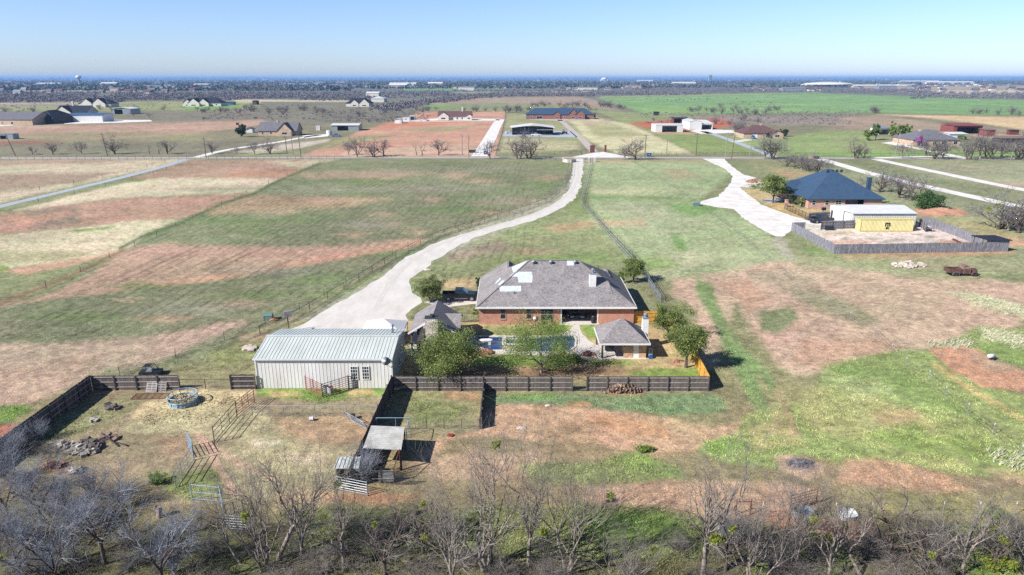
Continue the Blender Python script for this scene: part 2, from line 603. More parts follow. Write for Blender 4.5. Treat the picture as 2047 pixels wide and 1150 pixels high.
# ---- west fields this side of the road
patch(STRAW, [(-300, 318), (330, 317), (402, 318), (240, 352), (0, 405), (-300, 480)], 4, 8, 0.95)
patch(BRN, [(-300, 352), (60, 347), (240, 345), (160, 366), (0, 384), (-300, 420)], 4, 10, 0.9)
patch((170, 136, 118), [(-300, 318), (160, 317), (290, 320), (60, 330), (-300, 335)], 3, 8, 0.7)
patch((178, 142, 122), [(385, 319), (680, 318), (610, 352), (560, 360), (250, 362)], 3, 8)
patch(STRAW, [(530, 322), (670, 319), (640, 330), (610, 337), (560, 330)], 3, 6, 0.8, 0.3)
patch((200, 136, 108), [(470, 342), (600, 338), (560, 352), (440, 356)], 3, 8, 0.6)
patch((208, 195, 166), [(20, 422), (120, 398), (250, 366), (330, 356), (560, 358), (515, 384), (400, 388), (200, 402), (100, 420)], 3, 8)
patch((150, 148, 122), [(330, 378), (480, 372), (520, 378), (400, 386)], 3, 8, 0.6)
patch((140, 156, 96), [(250, 360), (290, 358), (285, 364), (255, 365)], 2, 4, 0.8)
patch((154, 150, 118), [(60, 425), (210, 400), (300, 398), (200, 418), (80, 432)], 4, 10, 0.8, 0.3)
patch((188, 144, 124), [(-200, 452), (0, 428), (100, 414), (260, 398), (505, 386), (440, 412), (385, 438), (180, 456), (60, 466), (0, 470), (-200, 500)], 4, 10)
patch((140, 132, 118), [(40, 420), (160, 412), (160, 450), (60, 462)], 5, 14, 0.6, 0.3)
patch((214, 152, 124), [(20, 440), (140, 420), (150, 430), (40, 455)], 4, 12, 0.6, 0.4)
patch((206, 193, 162), [(-200, 505), (0, 472), (150, 457), (280, 441), (390, 440), (260, 498), (180, 520), (60, 535), (-200, 560)], 3, 8)
patch((166, 166, 122), [(-100, 512), (120, 502), (210, 508), (120, 524), (-100, 545)], 4, 12, 0.8)
patch((120, 160, 70), [(140, 463), (230, 452), (236, 455), (160, 466)], 2, 5, 0.9, 0.2)
patch((120, 158, 68), [(0, 534), (18, 532), (22, 540), (0, 543)], 2, 5, 0.9)
patch((206, 152, 128), [(10, 545), (90, 530), (240, 506), (220, 514), (60, 552)], 3, 10, 0.8, 0.2)
# big west meadow
patch(GRN, [(-300, 640), (60, 606), (260, 500), (300, 466), (400, 425), (500, 389), (560, 360), (640, 325), (680, 319), (1128, 320), (1146, 350), (1130, 395), (980, 440), (860, 500), (740, 590), (600, 650), (330, 745), (180, 755), (-300, 900)], 4, 8)
patch((188, 148, 128), [(-200, 640), (60, 605), (120, 585), (260, 500), (330, 488), (420, 490), (620, 492), (840, 474), (830, 492), (650, 520), (430, 558), (200, 590), (60, 608), (-200, 650)], 5, 12, 0.95, 0.15)
patch((206, 150, 124), [(200, 585), (420, 550), (640, 512), (845, 478), (830, 490), (650, 520), (430, 560)], 4, 10, 0.8, 0.25)
patch((186, 148, 120), [(400, 412), (500, 390), (620, 392), (780, 396), (690, 414), (560, 420), (420, 432)], 5, 11, 0.8, 0.3)
patch((184, 150, 128), [(590, 344), (760, 338), (870, 346), (770, 358), (620, 360)], 4, 8, 0.7, 0.3)
for (u0, v0, w0, h0) in [(905, 350, 36, 9), (1090, 357, 34, 6), (960, 362, 40, 6), (860, 398, 30, 8), (760, 430, 30, 5), (832, 464, 26, 6), (640, 402, 50, 6), (700, 405, 40, 5), (980, 428, 50, 6), (560, 425, 40, 6), (780, 447, 20, 4), (250, 600, 40, 6), (480, 610, 60, 8), (330, 640, 70, 9), (700, 470, 40, 6), (1020, 402, 60, 6)]:
    patch((180, 148, 122), [(u0 - w0, v0), (u0, v0 - h0), (u0 + w0, v0 - h0 * 0.4), (u0 + w0 * 0.3, v0 + h0)], 4, 9, 0.75, 0.25, u0)
for (u0, v0, w0, h0) in [(700, 362, 150, 6), (450, 445, 120, 10), (900, 420, 90, 8), (500, 465, 60, 6), (1090, 330, 60, 4), (780, 510, 60, 10), (860, 330, 90, 4), (590, 440, 80, 7), (1080, 370, 60, 8), (280, 575, 60, 8), (640, 560, 60, 10), (500, 590, 90, 10), (150, 640, 120, 10), (690, 385, 90, 6), (960, 395, 80, 6)]:
    patch((118, 138, 86), [(u0 - w0, v0), (u0, v0 - h0), (u0 + w0, v0 - h0 * 0.4), (u0 + w0 * 0.3, v0 + h0)], 6, 14, 0.75, 0.2, u0)
for (u0, v0, w0, h0) in [(820, 375, 160, 8), (640, 380, 100, 7), (900, 338, 150, 6), (720, 450, 70, 10), (540, 540, 120, 12), (380, 620, 130, 14), (1000, 400, 70, 8)]:
    patch((150, 148, 128), [(u0 - w0, v0), (u0, v0 - h0), (u0 + w0, v0 - h0 * 0.4), (u0 + w0 * 0.3, v0 + h0)], 7, 16, 0.7, 0.25, u0)
patch((194, 160, 142), [(-300, 720), (0, 690), (160, 688), (360, 670), (480, 645), (500, 652), (330, 720), (180, 757), (60, 812), (-100, 850), (-300, 900)], 6, 14, 0.95, 0.1)
patch((188, 150, 132), [(-300, 760), (100, 730), (220, 720), (170, 760), (60, 812), (-300, 860)], 6, 14, 0.7, 0.2)
patch((118, 154, 68), [(-60, 815), (50, 812), (66, 822), (20, 848), (-60, 860)], 4, 8, 0.9, 0.1)
patch((200, 116, 88), [(-60, 856), (30, 850), (20, 868), (-60, 885)], 3, 5)
patch((150, 152, 100), [(420, 706), (520, 660), (600, 640), (620, 650), (500, 720), (440, 742)], 5, 10, 0.8)
patch((186, 146, 126), [(480, 672), (540, 668), (550, 678), (490, 684)], 4, 6, 0.8)
# field between drive and shop, house front lawn
patch((136, 150, 96), [(600, 600), (760, 548), (860, 500), (980, 440), (1110, 398), (1150, 360), (1170, 400), (1180, 470), (1000, 520), (900, 540), (820, 580)], 5, 8)
patch((150, 158, 112), [(880, 520), (1000, 455), (1120, 412), (1170, 430), (1260, 520), (1120, 530), (960, 550), (830, 590), (820, 570)], 5, 10)
patch((172, 152, 136), [(900, 500), (1000, 480), (1010, 500), (930, 524), (880, 530)], 6, 14, 0.75, 0.15)
patch((182, 144, 120), [(1020, 500), (1110, 498), (1120, 506), (1050, 512)], 5, 10, 0.7, 0.2)
patch((196, 150, 118), [(1080, 455), (1170, 440), (1190, 450), (1110, 465)], 5, 10, 0.7, 0.2)
patch((128, 154, 84), [(960, 530), (1050, 510), (1200, 505), (1230, 520), (1100, 540)], 6, 12, 0.6, 0.2)
patch(TAN, [(880, 560), (955, 556), (950, 575), (890, 578)], 3, 4)
patch((188, 172, 140), [(930, 600), (960, 590), (960, 600), (905, 608)], 3, 4, 0.8)
# centre-right pasture
patch((164, 178, 132), [(1172, 322), (1440, 322), (1462, 345), (1400, 400), (1480, 430), (1570, 490), (1590, 540), (1500, 560), (1380, 552), (1290, 560), (1180, 440)], 5, 8)
patch((196, 196, 152), [(1180, 378), (1300, 374), (1360, 380), (1320, 390), (1190, 390)], 5, 8, 0.8, 0.1)
patch((122, 156, 84), [(1180, 392), (1330, 394), (1400, 400), (1330, 400), (1185, 398)], 4, 8, 0.8, 0.1)
patch((116, 156, 80), [(1330, 408), (1420, 404), (1440, 420), (1380, 432), (1330, 424)], 5, 12, 0.8, 0.2)
patch((112, 150, 78), [(1335, 465), (1355, 468), (1378, 500), (1360, 504)], 4, 8, 0.8, 0.1)
patch((164, 168, 136), [(1200, 400), (1320, 410), (1400, 440), (1330, 470), (1240, 440)], 8, 18, 0.6, 0.2)
patch((196, 160, 128), [(1180, 440), (1280, 436), (1290, 446), (1200, 452)], 5, 12, 0.7, 0.25)
patch((186, 160, 130), [(1320, 340), (1360, 338), (1400, 352), (1350, 360)], 5, 10, 0.6, 0.25)
patch((184, 150, 120), [(1200, 320), (1440, 318.5), (1440, 322), (1200, 324)], 2, 3, 0.8)
patch((188, 184, 150), [(1270, 545), (1380, 500), (1420, 520), (1330, 556)], 8, 18, 0.5, 0.2)
patch((140, 164, 90), [(1240, 520), (1320, 510), (1360, 530), (1290, 545)], 6, 14, 0.7, 0.2)
patch((150, 152, 112), [(1500, 320), (1600, 330), (1700, 350), (1570, 400), (1500, 345)], 5, 10, 0.8)
patch((196, 150, 116), [(1540, 335), (1600, 345), (1640, 360), (1590, 368), (1545, 345)], 5, 10, 0.6, 0.2)
patch((150, 156, 120), [(1700, 330), (2200, 420), (2200, 620), (1950, 480), (1780, 420), (1620, 340)], 5, 8)
patch((158, 160, 128), [(1760, 322), (2200, 322), (2200, 400), (2047, 385), (1850, 350)], 5, 8)
patch((196, 170, 150), [(1960, 362), (2047, 362), (2047, 376), (1990, 370)], 4, 8, 0.5, 0.2)
patch((204, 134, 106), [(1830, 420), (1870, 414), (1920, 420), (1925, 428), (1840, 436)], 3, 6)
patch((176, 164, 112), [(1860, 432), (1960, 440), (2047, 470), (2047, 482), (1940, 470)], 5, 10, 0.6, 0.2)
patch((210, 158, 126), [(1940, 470), (1990, 468), (2100, 490), (2100, 500), (2010, 492)], 4, 8, 0.8)
patch((120, 156, 80), [(1600, 500), (1625, 495), (1680, 512), (1640, 512)], 4, 8, 0.8)
patch((206, 148, 116), [(1680, 510), (1900, 503), (2030, 500), (2030, 508), (1800, 520), (1690, 518)], 3, 6, 0.8, 0.1)
# pink scalded ground, east pasture
patch(PINK, [(1340, 560), (1420, 545), (1560, 520), (1680, 530), (1880, 555), (2047, 570), (2200, 600), (2200, 640), (2047, 640), (1960, 690), (1870, 702), (1780, 700), (1700, 710), (1650, 735), (1590, 745), (1550, 720), (1500, 640), (1470, 600), (1440, 720), (1410, 740), (1380, 690), (1390, 620), (1340, 580)], 7, 16, 0.95)
patch((170, 172, 130), [(1560, 500), (1700, 515), (1900, 512), (2100, 510), (2100, 540), (1900, 560), (1700, 540), (1600, 540)], 6, 14, 0.75, 0.2)
patch((132, 154, 98), [(1388, 555), (1420, 568), (1436, 612), (1486, 690), (1545, 755), (1640, 900), (1560, 900), (1500, 800), (1452, 700), (1412, 620), (1385, 575)], 4, 8)
patch((122, 144, 96), [(1520, 620), (1580, 610), (1595, 635), (1560, 662), (1520, 655)], 5, 10, 0.85, 0.1)
patch((140, 150, 110), [(1560, 570), (1640, 575), (1760, 640), (1720, 650), (1620, 610)], 6, 14, 0.6, 0.25)
patch((168, 160, 132), [(1500, 535), (1640, 560), (1600, 580), (1500, 560)], 6, 14, 0.6, 0.2)
patch((206, 158, 132), [(1600, 680), (1760, 675), (1800, 695), (1700, 712), (1640, 730), (1580, 720)], 6, 14, 0.75, 0.1)
patch((200, 152, 128), [(1425, 560), (1500, 560), (1540, 600), (1500, 620), (1460, 590)], 5, 12, 0.8, 0.1)
patch((150, 166, 100), [(1640, 740), (1700, 712), (1800, 698), (1870, 700), (1920, 740), (2047, 790), (2200, 830), (2200, 960), (2047, 950), (1900, 940), (1720, 930), (1640, 910)], 6, 12)
patch((152, 168, 100), [(1385, 880), (1500, 826), (1600, 800), (1900, 830), (1980, 920), (1720, 945), (1600, 905), (1540, 930), (1430, 915), (1390, 900)], 6, 14)
patch((176, 172, 116), [(1560, 760), (1700, 760), (1860, 840), (1900, 930), (1760, 900), (1620, 850)], 10, 30, 0.7, 0.35)
patch((190, 174, 124), [(1480, 850), (1560, 830), (1600, 880), (1500, 890)], 8, 26, 0.6, 0.35)
patch((132, 158, 80), [(1720, 870), (1800, 850), (1990, 880), (2047, 940), (1900, 910), (1780, 900)], 8, 24, 0.75, 0.3)
patch((132, 162, 78), [(1385, 885), (1420, 870), (1500, 880), (1440, 900)], 6, 14, 0.8, 0.15)
patch((186, 156, 118), [(1740, 820), (1820, 815), (1830, 840), (1760, 850)], 8, 20, 0.6, 0.3)
patch((126, 150, 82), [(1640, 725), (1680, 712), (1800, 740), (1900, 790), (1980, 850), (1900, 820), (1760, 770)], 8, 18, 0.7, 0.2)
patch((176, 182, 128), [(1640, 740), (1760, 745), (1800, 790), (1700, 790)], 8, 22, 0.6, 0.3)
patch((134, 158, 86), [(1860, 700), (1960, 650), (2060, 660), (2200, 700), (2200, 770), (1990, 720), (1930, 690)], 5, 10, 0.9)
patch((204, 204, 160), [(1895, 583), (1960, 590), (2060, 618), (2200, 640), (2200, 665), (2060, 640), (1950, 610)], 4, 8, 0.95, 0.1)
patch((206, 206, 164), [(1960, 655), (2060, 672), (2200, 690), (2200, 712), (2060, 700), (1970, 676)], 5, 10, 0.9, 0.2)
patch((190, 194, 150), [(1860, 685), (1940, 680), (1940, 692), (1880, 692)], 5, 10, 0.8, 0.2)
patch((208, 148, 118), [(1860, 698), (1910, 688), (1960, 700), (2000, 728), (2060, 744), (2200, 770), (2200, 800), (2060, 780), (1960, 770), (1900, 735)], 4, 8)
patch((176, 158, 136), [(1930, 700), (1990, 712), (2047, 745), (2000, 745), (1950, 720)], 5, 12, 0.6, 0.3)
patch((206, 170, 110), [(1870, 720), (1940, 770), (2047, 835), (2047, 842), (1930, 778), (1860, 728)], 3, 5, 0.7)
# yard behind the fence, corral and foreground
patch((190, 170, 122), [(780, 640), (960, 640), (1270, 640), (1390, 690), (1418, 783), (1100, 760), (785, 752)], 3, 6)
patch((124, 160, 64), [(940, 712), (1060, 705), (1150, 712), (1130, 735), (1000, 735), (950, 730)], 5, 8, 0.9, 0.05)
patch((118, 160, 56), [(1110, 645), (1140, 645), (1138, 662), (1100, 668)], 3, 4, 0.9)
patch((126, 160, 66), [(1158, 648), (1186, 648), (1200, 672), (1180, 676), (1162, 662)], 3, 5, 0.9)
patch((150, 160, 90), [(970, 655), (1080, 652), (1080, 668), (980, 668)], 5, 8, 0.7, 0.2)
patch((120, 156, 62), [(1250, 740), (1330, 735), (1395, 735), (1410, 755), (1280, 756)], 5, 8, 0.85, 0.1)
patch((132, 156, 76), [(1170, 720), (1260, 718), (1280, 728), (1180, 732)], 4, 6, 0.8, 0.15)
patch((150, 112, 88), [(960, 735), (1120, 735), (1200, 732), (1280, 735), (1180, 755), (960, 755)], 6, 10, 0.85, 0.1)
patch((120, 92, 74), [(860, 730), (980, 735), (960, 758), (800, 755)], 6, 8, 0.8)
patch((204, 152, 118), [(1335, 720), (1365, 722), (1360, 735), (1335, 732)], 4, 6, 0.7)
patch((158, 146, 116), [(186, 782), (360, 778), (513, 778), (780, 778), (765, 850), (700, 1000), (300, 1010), (0, 960), (-60, 920)], 4, 8)
patch((136, 140, 98), [(150, 800), (300, 790), (260, 830), (160, 870), (60, 930), (20, 920)], 8, 18, 0.75, 0.2)
patch((214, 196, 150), [(272, 832), (300, 806), (340, 782), (420, 778), (512, 786), (505, 802), (440, 828), (340, 850), (290, 848)], 6, 12, 0.95)
patch((192, 184, 144), [(290, 845), (420, 826), (520, 830), (560, 850), (480, 880), (330, 880), (260, 870)], 10, 24, 0.75, 0.2)
patch((188, 176, 138), [(470, 880), (600, 880), (720, 905), (680, 945), (560, 950), (440, 910)], 10, 24, 0.7, 0.3)
patch((222, 204, 180), [(495, 885), (555, 880), (565, 890), (505, 898)], 4, 8, 0.8, 0.1)
patch((214, 190, 168), [(560, 905), (640, 908), (650, 925), (570, 930)], 6, 14, 0.6, 0.3)
patch((184, 144, 116), [(560, 835), (680, 830), (745, 835), (735, 880), (640, 880), (560, 865)], 8, 16, 0.85, 0.1)
patch((168, 134, 110), [(300, 880), (380, 880), (390, 910), (330, 915)], 8, 16, 0.7, 0.15)
patch((118, 152, 66), [(515, 780), (560, 778), (780, 778), (760, 795), (640, 802), (520, 798)], 4, 8, 0.9, 0.15)
patch((206, 172, 128), [(540, 787), (600, 786), (600, 795), (545, 796)], 4, 6, 0.7, 0.1)
patch((206, 166, 118), [(690, 782), (740, 780), (745, 790), (700, 795)], 4, 6, 0.8)
patch((190, 148, 130), [(388, 870), (402, 868), (425, 900), (450, 945), (482, 995), (462, 998), (436, 950), (410, 905)], 3, 5)
patch((190, 152, 132), [(405, 878), (420, 885), (480, 920), (560, 955), (550, 962), (470, 932), (412, 896)], 3, 5, 0.9)
patch((112, 134, 66), [(380, 945), (430, 940), (445, 990), (390, 1000), (330, 990), (300, 950)], 8, 16, 0.7, 0.2)
patch((152, 146, 106), [(800, 784), (962, 784), (958, 860), (805, 856)], 3, 6)
patch((186, 134, 102), [(880, 786), (955, 786), (955, 802), (890, 800)], 4, 8, 0.7, 0.2)
patch((120, 140, 80), [(812, 800), (880, 808), (940, 815), (900, 840), (830, 850), (815, 830)], 6, 12, 0.6, 0.3)
patch(ORG, [(966, 812), (1040, 806), (1120, 812), (1250, 822), (1360, 840), (1430, 846), (1480, 838), (1470, 856), (1400, 878), (1390, 900), (1300, 912), (1180, 880), (1060, 880), (980, 868), (900, 880), (860, 925), (820, 930), (860, 880), (955, 860)], 6, 14)
patch((206, 146, 108), [(1180, 830), (1320, 845), (1350, 880), (1240, 870), (1160, 845)], 6, 16, 0.7, 0.2)
patch((160, 142, 108), [(1060, 850), (1160, 855), (1180, 880), (1080, 885)], 8, 18, 0.6, 0.3)
patch((126, 150, 106), [(975, 790), (1060, 786), (1420, 786), (1455, 800), (1450, 822), (1340, 830), (1200, 816), (1060, 806), (980, 806)], 4, 10, 0.95)
patch((112, 158, 66), [(1010, 788), (1110, 788), (1120, 796), (1020, 798)], 4, 6, 0.7, 0.1)
patch((200, 142, 104), [(1130, 806), (1175, 803), (1180, 812), (1140, 814)], 4, 6, 0.8, 0.1)
patch((176, 128, 94), [(1215, 782), (1290, 782), (1290, 790), (1215, 790)], 3, 5, 0.8)
patch((184, 150, 124), [(820, 930), (960, 900), (1100, 900), (1060, 950), (880, 960)], 8, 18, 0.85)
patch((128, 146, 88), [(1040, 930), (1150, 920), (1280, 905), (1350, 930), (1370, 960), (1240, 965), (1080, 960)], 8, 16, 0.9)
patch((130, 156, 78), [(1220, 915), (1290, 908), (1320, 930), (1260, 945)], 8, 16, 0.7, 0.2)
patch((188, 148, 122), [(1180, 985), (1300, 965), (1440, 955), (1560, 960), (1640, 975), (1600, 1010), (1480, 1035), (1300, 1010), (1180, 1005)], 6, 12)
patch((192, 146, 116), [(1680, 925), (1760, 918), (1860, 935), (1930, 975), (1860, 985), (1740, 970), (1670, 960)], 8, 18, 0.9, 0.1)
patch((150, 144, 98), [(1660, 960), (1760, 975), (1850, 985), (1960, 980), (2060, 960), (2060, 1060), (1900, 1040), (1700, 1010)], 8, 16, 0.85)
patch((196, 162, 126), [(1960, 930), (2060, 938), (2060, 960), (1990, 955)], 6, 14, 0.6, 0.2)
patch((184, 132, 108), [(1500, 1020), (1560, 1010), (1640, 1030), (1740, 1045), (1760, 1085), (1620, 1070), (1540, 1050)], 8, 16, 0.85, 0.1)
patch((186, 160, 134), [(1540, 912), (1570, 905), (1640, 925), (1650, 945), (1600, 955), (1555, 935)], 4, 8, 0.95)
patch((112, 106, 112), [(1562, 918), (1590, 912), (1632, 930), (1615, 940), (1575, 934)], 4, 10, 0.95, 0.1)
patch((118, 130, 78), [(860, 1020), (1000, 990), (1200, 1010), (1330, 1010), (1420, 1050), (1400, 1120), (1150, 1120), (900, 1100)], 10, 22, 0.85, 0.2)
patch((112, 142, 60), [(1180, 1030), (1300, 1020), (1380, 1040), (1330, 1080), (1200, 1070)], 8, 18, 0.7, 0.2)
patch((112, 118, 76), [(250, 1090), (330, 1060), (520, 1050), (640, 1090), (560, 1150), (300, 1150)], 10, 22, 0.7, 0.25)
patch((110, 120, 74), [(560, 1020), (700, 1000), (860, 1010), (860, 1090), (700, 1100), (580, 1060)], 10, 22, 0.7, 0.3)
patch((184, 150, 120), [(560, 990), (640, 975), (720, 980), (640, 1010), (560, 1020)], 8, 18, 0.7, 0.2)
patch((180, 122, 94), [(640, 985), (760, 978), (840, 985), (760, 1005), (660, 1000)], 8, 16, 0.7, 0.25)
patch((184, 128, 104), [(90, 925), (150, 930), (140, 950), (90, 945)], 6, 12, 0.7, 0.2)
patch((110, 136, 58), [(1480, 1070), (1600, 1080), (1700, 1100), (1660, 1150), (1500, 1150)], 10, 20, 0.7, 0.3)
patch((120, 148, 62), [(1860, 1050), (2060, 1040), (2060, 1150), (1900, 1150)], 10, 20, 0.7, 0.3)
# neighbour's lot and lawns
patch((222, 208, 200), [(1586, 446), (1700, 440), (1840, 446), (1880, 455), (1960, 486), (1990, 496), (1850, 490), (1670, 494), (1640, 480)], 3, 6)
patch((204, 152, 128), [(1640, 478), (1720, 478), (1760, 484), (1660, 492)], 4, 8, 0.7, 0.2)
patch((206, 160, 132), [(1640, 462), (1700, 462), (1710, 470), (1650, 470)], 3, 6, 0.7)
patch((212, 154, 124), [(1880, 480), (1960, 484), (1985, 492), (1880, 490)], 3, 6, 0.9)
for (u0, v0, w0) in [(1750, 478, 16), (1800, 480, 22), (1772, 484, 14), (1830, 470, 14), (1725, 486, 10), (1690, 476, 9), (1860, 474, 12), (1905, 462, 18), (1870, 488, 20)]:
    patch((122, 130, 84), [(u0 - w0, v0), (u0, v0 - 1.8), (u0 + w0, v0 - 0.5), (u0, v0 + 1.8)], 2, 4, 0.9, 0.2, u0)
patch(TAN, [(1480, 375), (1530, 380), (1590, 400), (1560, 410), (1500, 398)], 3, 3)
patch((208, 178, 120), [(1520, 405), (1575, 405), (1615, 430), (1605, 440), (1560, 425)], 2, 3)
patch((208, 180, 126), [(1600, 418), (1670, 418), (1665, 432), (1612, 430)], 2, 3)
patch((206, 154, 130), [(1492, 362), (1522, 360), (1526, 368), (1496, 368)], 2, 3)
patch((190, 186, 170), [(1535, 480), (1560, 470), (1590, 510), (1580, 520)], 4, 8, 0.7, 0.3)


def trail(col, pts, w, soft=3.0, amp=4.0, op=1.0, brk=0.0, seed=1):
    P = [Vector((p[0], p[1] * 1.0)) for p in pts]
    L_, R_ = [], []
    for i, p in enumerate(P):
        d = (P[min(i + 1, len(P) - 1)] - P[max(i - 1, 0)]).normalized()
        n = Vector((-d.y, d.x)) * (w * (0.4 + 0.6 * (p.y - 300) / 350.0) / 2)
        L_.append(tuple(p + n))
        R_.append(tuple(p - n))
    patch(col, L_ + R_[::-1], soft, amp, op, brk, seed)


trail((104, 112, 84), [(1139, 340), (1132, 372), (1100, 401), (1040, 425), (960, 448), (880, 473), (800, 511), (700, 573), (600, 633), (520, 669), (430, 700)], 9, 2, 3, 0.8, 0.1)
trail((176, 164, 132), [(1085, 400), (980, 437), (870, 470), (790, 512), (690, 576), (590, 636), (480, 682)], 6, 2, 3, 0.7, 0.2)
trail((96, 116, 70), [(240, 498), (290, 472), (360, 448), (400, 428), (450, 405), (505, 388), (560, 360), (640, 326)], 9, 2, 3, 0.85)
trail((150, 104, 84), [(0, 608), (60, 585), (140, 552), (220, 515), (250, 500)], 8, 2, 3, 0.7)
trail((124, 128, 100), [(1170, 400), (1206, 455), (1260, 512), (1300, 566), (1324, 604)], 10, 3, 4, 0.7, 0.1)
trail((186, 156, 122), [(1550, 775), (1572, 820), (1590, 870)], 14, 4, 6, 0.6, 0.3)
trail((176, 150, 118), [(1516, 745), (1540, 800), (1556, 850)], 8, 4, 6, 0.6, 0.3)
for q in ((226, 570, 400, 491), (300, 566, 470, 500), (130, 600, 330, 510), (420, 545, 560, 480), (360, 560, 520, 490), (500, 560, 640, 492)):
    trail((132, 108, 92), [(q[0], q[1]), (q[2], q[3])], 4, 1.5, 2, 0.5, 0.3)
# pale verge bleeding out from the gravel
patch((196, 188, 176), [(590, 650), (760, 570), (830, 540), (1120, 410), (1160, 340), (1175, 322), (1150, 322), (1140, 360), (1110, 392), (980, 440), (860, 490), (800, 530), (640, 620)], 8, 6, 0.55, 0.2)
# slow mottling of grass and soil
m1 = fbm(X / 3.0, Y / 3.0, 41)
m2 = fbm(X / 22.0, Y / 22.0, 43)
m3 = fbm(X / 0.9, Y / 0.9, 47, 3)
val = 1.0 + (m1 - 0.5) * 0.35 + (m2 - 0.5) * 0.45 + (m3 - 0.5) * 0.8 * np.clip(160 / np.maximum(Y, 60), 0, 1)
hue = (fbm(X / 9.0, Y / 9.0, 53) - 0.5)
CC = CC * val[:, None] * np.stack([1 + hue * 0.22, 1 - hue * 0.05, 1 + hue * 0.14], 1)
# drill rows across the west meadow
rowm = np.clip(1 - np.abs(((X - Y * 0.07 + 2.0 * (fbm(X / 30, Y / 60, 61) - 0.5)) / 2.6) % 1 - 0.5) * 5, 0, 1) * np.clip((fbm(X / 9, Y / 34, 63) - 0.42) * 6, 0, 1)
infield = (X < 5) & (Y > 85) & (Y < 290) & (X < 12 - (Y - 90) * 0.0)
rowmask = (infield & (X > -79.5)).astype(float)
CC = np.clip(CC, 0.005, 0.9)
nr_, nc_ = sh0
idx = np.arange(nr_ * nc_).reshape(sh0)
FQ = np.stack([idx[:-1, :-1], idx[:-1, 1:], idx[1:, 1:], idx[1:, :-1]], -1).reshape(-1, 4)


def groundmat():
    m, nt, N, L, b = _nodes('pasture_soil')
    at = N.new('ShaderNodeAttribute')
    at.attribute_name = 'soil'
    geo = N.new('ShaderNodeNewGeometry')
    pos = geo.outputs['Position']

    def noise(scale, det, rough=0.6):
        n = N.new('ShaderNodeTexNoise')
        n.inputs['Scale'].default_value = scale
        n.inputs['Detail'].default_value = det
        n.inputs['Roughness'].default_value = rough
        L.new(pos, n.inputs['Vector'])
        return n.outputs['Fac']

    def rng(x, a, b_, c, d):
        r = N.new('ShaderNodeMapRange')
        for i, q in enumerate((a, b_, c, d)):
            r.inputs[i + 1].default_value = q
        L.new(x, r.inputs[0])
        return r.outputs[0]
    fine = noise(4.5, 6, 0.85)
    clump = noise(1.3, 5, 0.75)
    wide = noise(0.14, 4, 0.65)
    mu = N.new('ShaderNodeMath')
    mu.operation = 'MULTIPLY'
    L.new(rng(fine, 0.36, 0.64, 0.60, 1.42), mu.inputs[0])
    L.new(rng(clump, 0.36, 0.64, 0.70, 1.30), mu.inputs[1])
    mu2 = N.new('ShaderNodeMath')
    mu2.operation = 'MULTIPLY'
    spots = N.new('ShaderNodeMath')
    spots.operation = 'MULTIPLY'
    L.new(mu.outputs[0], spots.inputs[0])
    L.new(rng(noise(1.9, 3, 0.6), 0.58, 0.68, 1.03, 0.66), spots.inputs[1])
    L.new(spots.outputs[0], mu2.inputs[0])
    # drill rows of the west meadow, drawn only where the sheet's mask says so
    sx = N.new('ShaderNodeSeparateXYZ')
    L.new(pos, sx.inputs[0])

    def op(kind, a, b_=None, c_=None):
        q = N.new('ShaderNodeMath')
        q.operation = kind
        for i, t_ in enumerate((a, b_, c_)):
            if t_ is None:
                continue
            if isinstance(t_, (int, float)):
                q.inputs[i].default_value = t_
            else:
                L.new(t_, q.inputs[i])
        return q.outputs[0]
    ph_ = op('MULTIPLY_ADD', sx.outputs['Y'], -0.07, sx.outputs['X'])
    ph_ = op('MULTIPLY_ADD', noise(0.04, 2, 0.5), 2.2, ph_)
    fr_ = op('FRACT', op('DIVIDE', ph_, 1.9))
    ln_ = rng(op('ABSOLUTE', op('SUBTRACT', fr_, 0.5)), 0.0, 0.22, 1.0, 0.0)
    brk_ = rng(noise(0.16, 4, 0.7), 0.42, 0.6, 0.0, 1.0)
    rows_ = op('MULTIPLY_ADD', op('MULTIPLY', op('MULTIPLY', ln_, brk_), at.outputs['Alpha']), -0.34, 1.0)
    L.new(op('MULTIPLY', rng(wide, 0.3, 0.7, 0.90, 1.10), rows_), mu2.inputs[1])
    hv = N.new('ShaderNodeHueSaturation')
    L.new(at.outputs['Color'], hv.inputs['Color'])
    L.new(mu2.outputs[0], hv.inputs['Value'])
    L.new(rng(clump, 0.3, 0.7, 0.84, 1.12), hv.inputs['Saturation'])
    L.new(rng(fine, 0.3, 0.7, 0.488, 0.512), hv.inputs['Hue'])
    L.new(hv.outputs['Color'], b.inputs['Base Color'])
    b.inputs['Roughness'].default_value = 0.95
    b.inputs['Specular IOR Level'].default_value = 0.1
    bp = N.new('ShaderNodeBump')
    bp.inputs['Strength'].default_value = 0.4
    bp.inputs['Distance'].default_value = 0.2
    L.new(fine, bp.inputs['Height'])
    L.new(bp.outputs['Normal'], b.inputs['Normal'])
    return m


Zg = np.zeros_like(X)
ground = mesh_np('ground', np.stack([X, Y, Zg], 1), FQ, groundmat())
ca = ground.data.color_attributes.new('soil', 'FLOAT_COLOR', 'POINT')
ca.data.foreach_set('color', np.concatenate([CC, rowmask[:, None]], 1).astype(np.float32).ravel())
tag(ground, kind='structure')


def soil_at(x, y):
    i = min(max(np.searchsorted(rowsY, y), 0), nr_ - 1)
    s_ = x / max(y, 30.0)
    j = min(max(np.searchsorted(sall, s_), 0), nc_ - 1)
    return CC[i * nc_ + j]


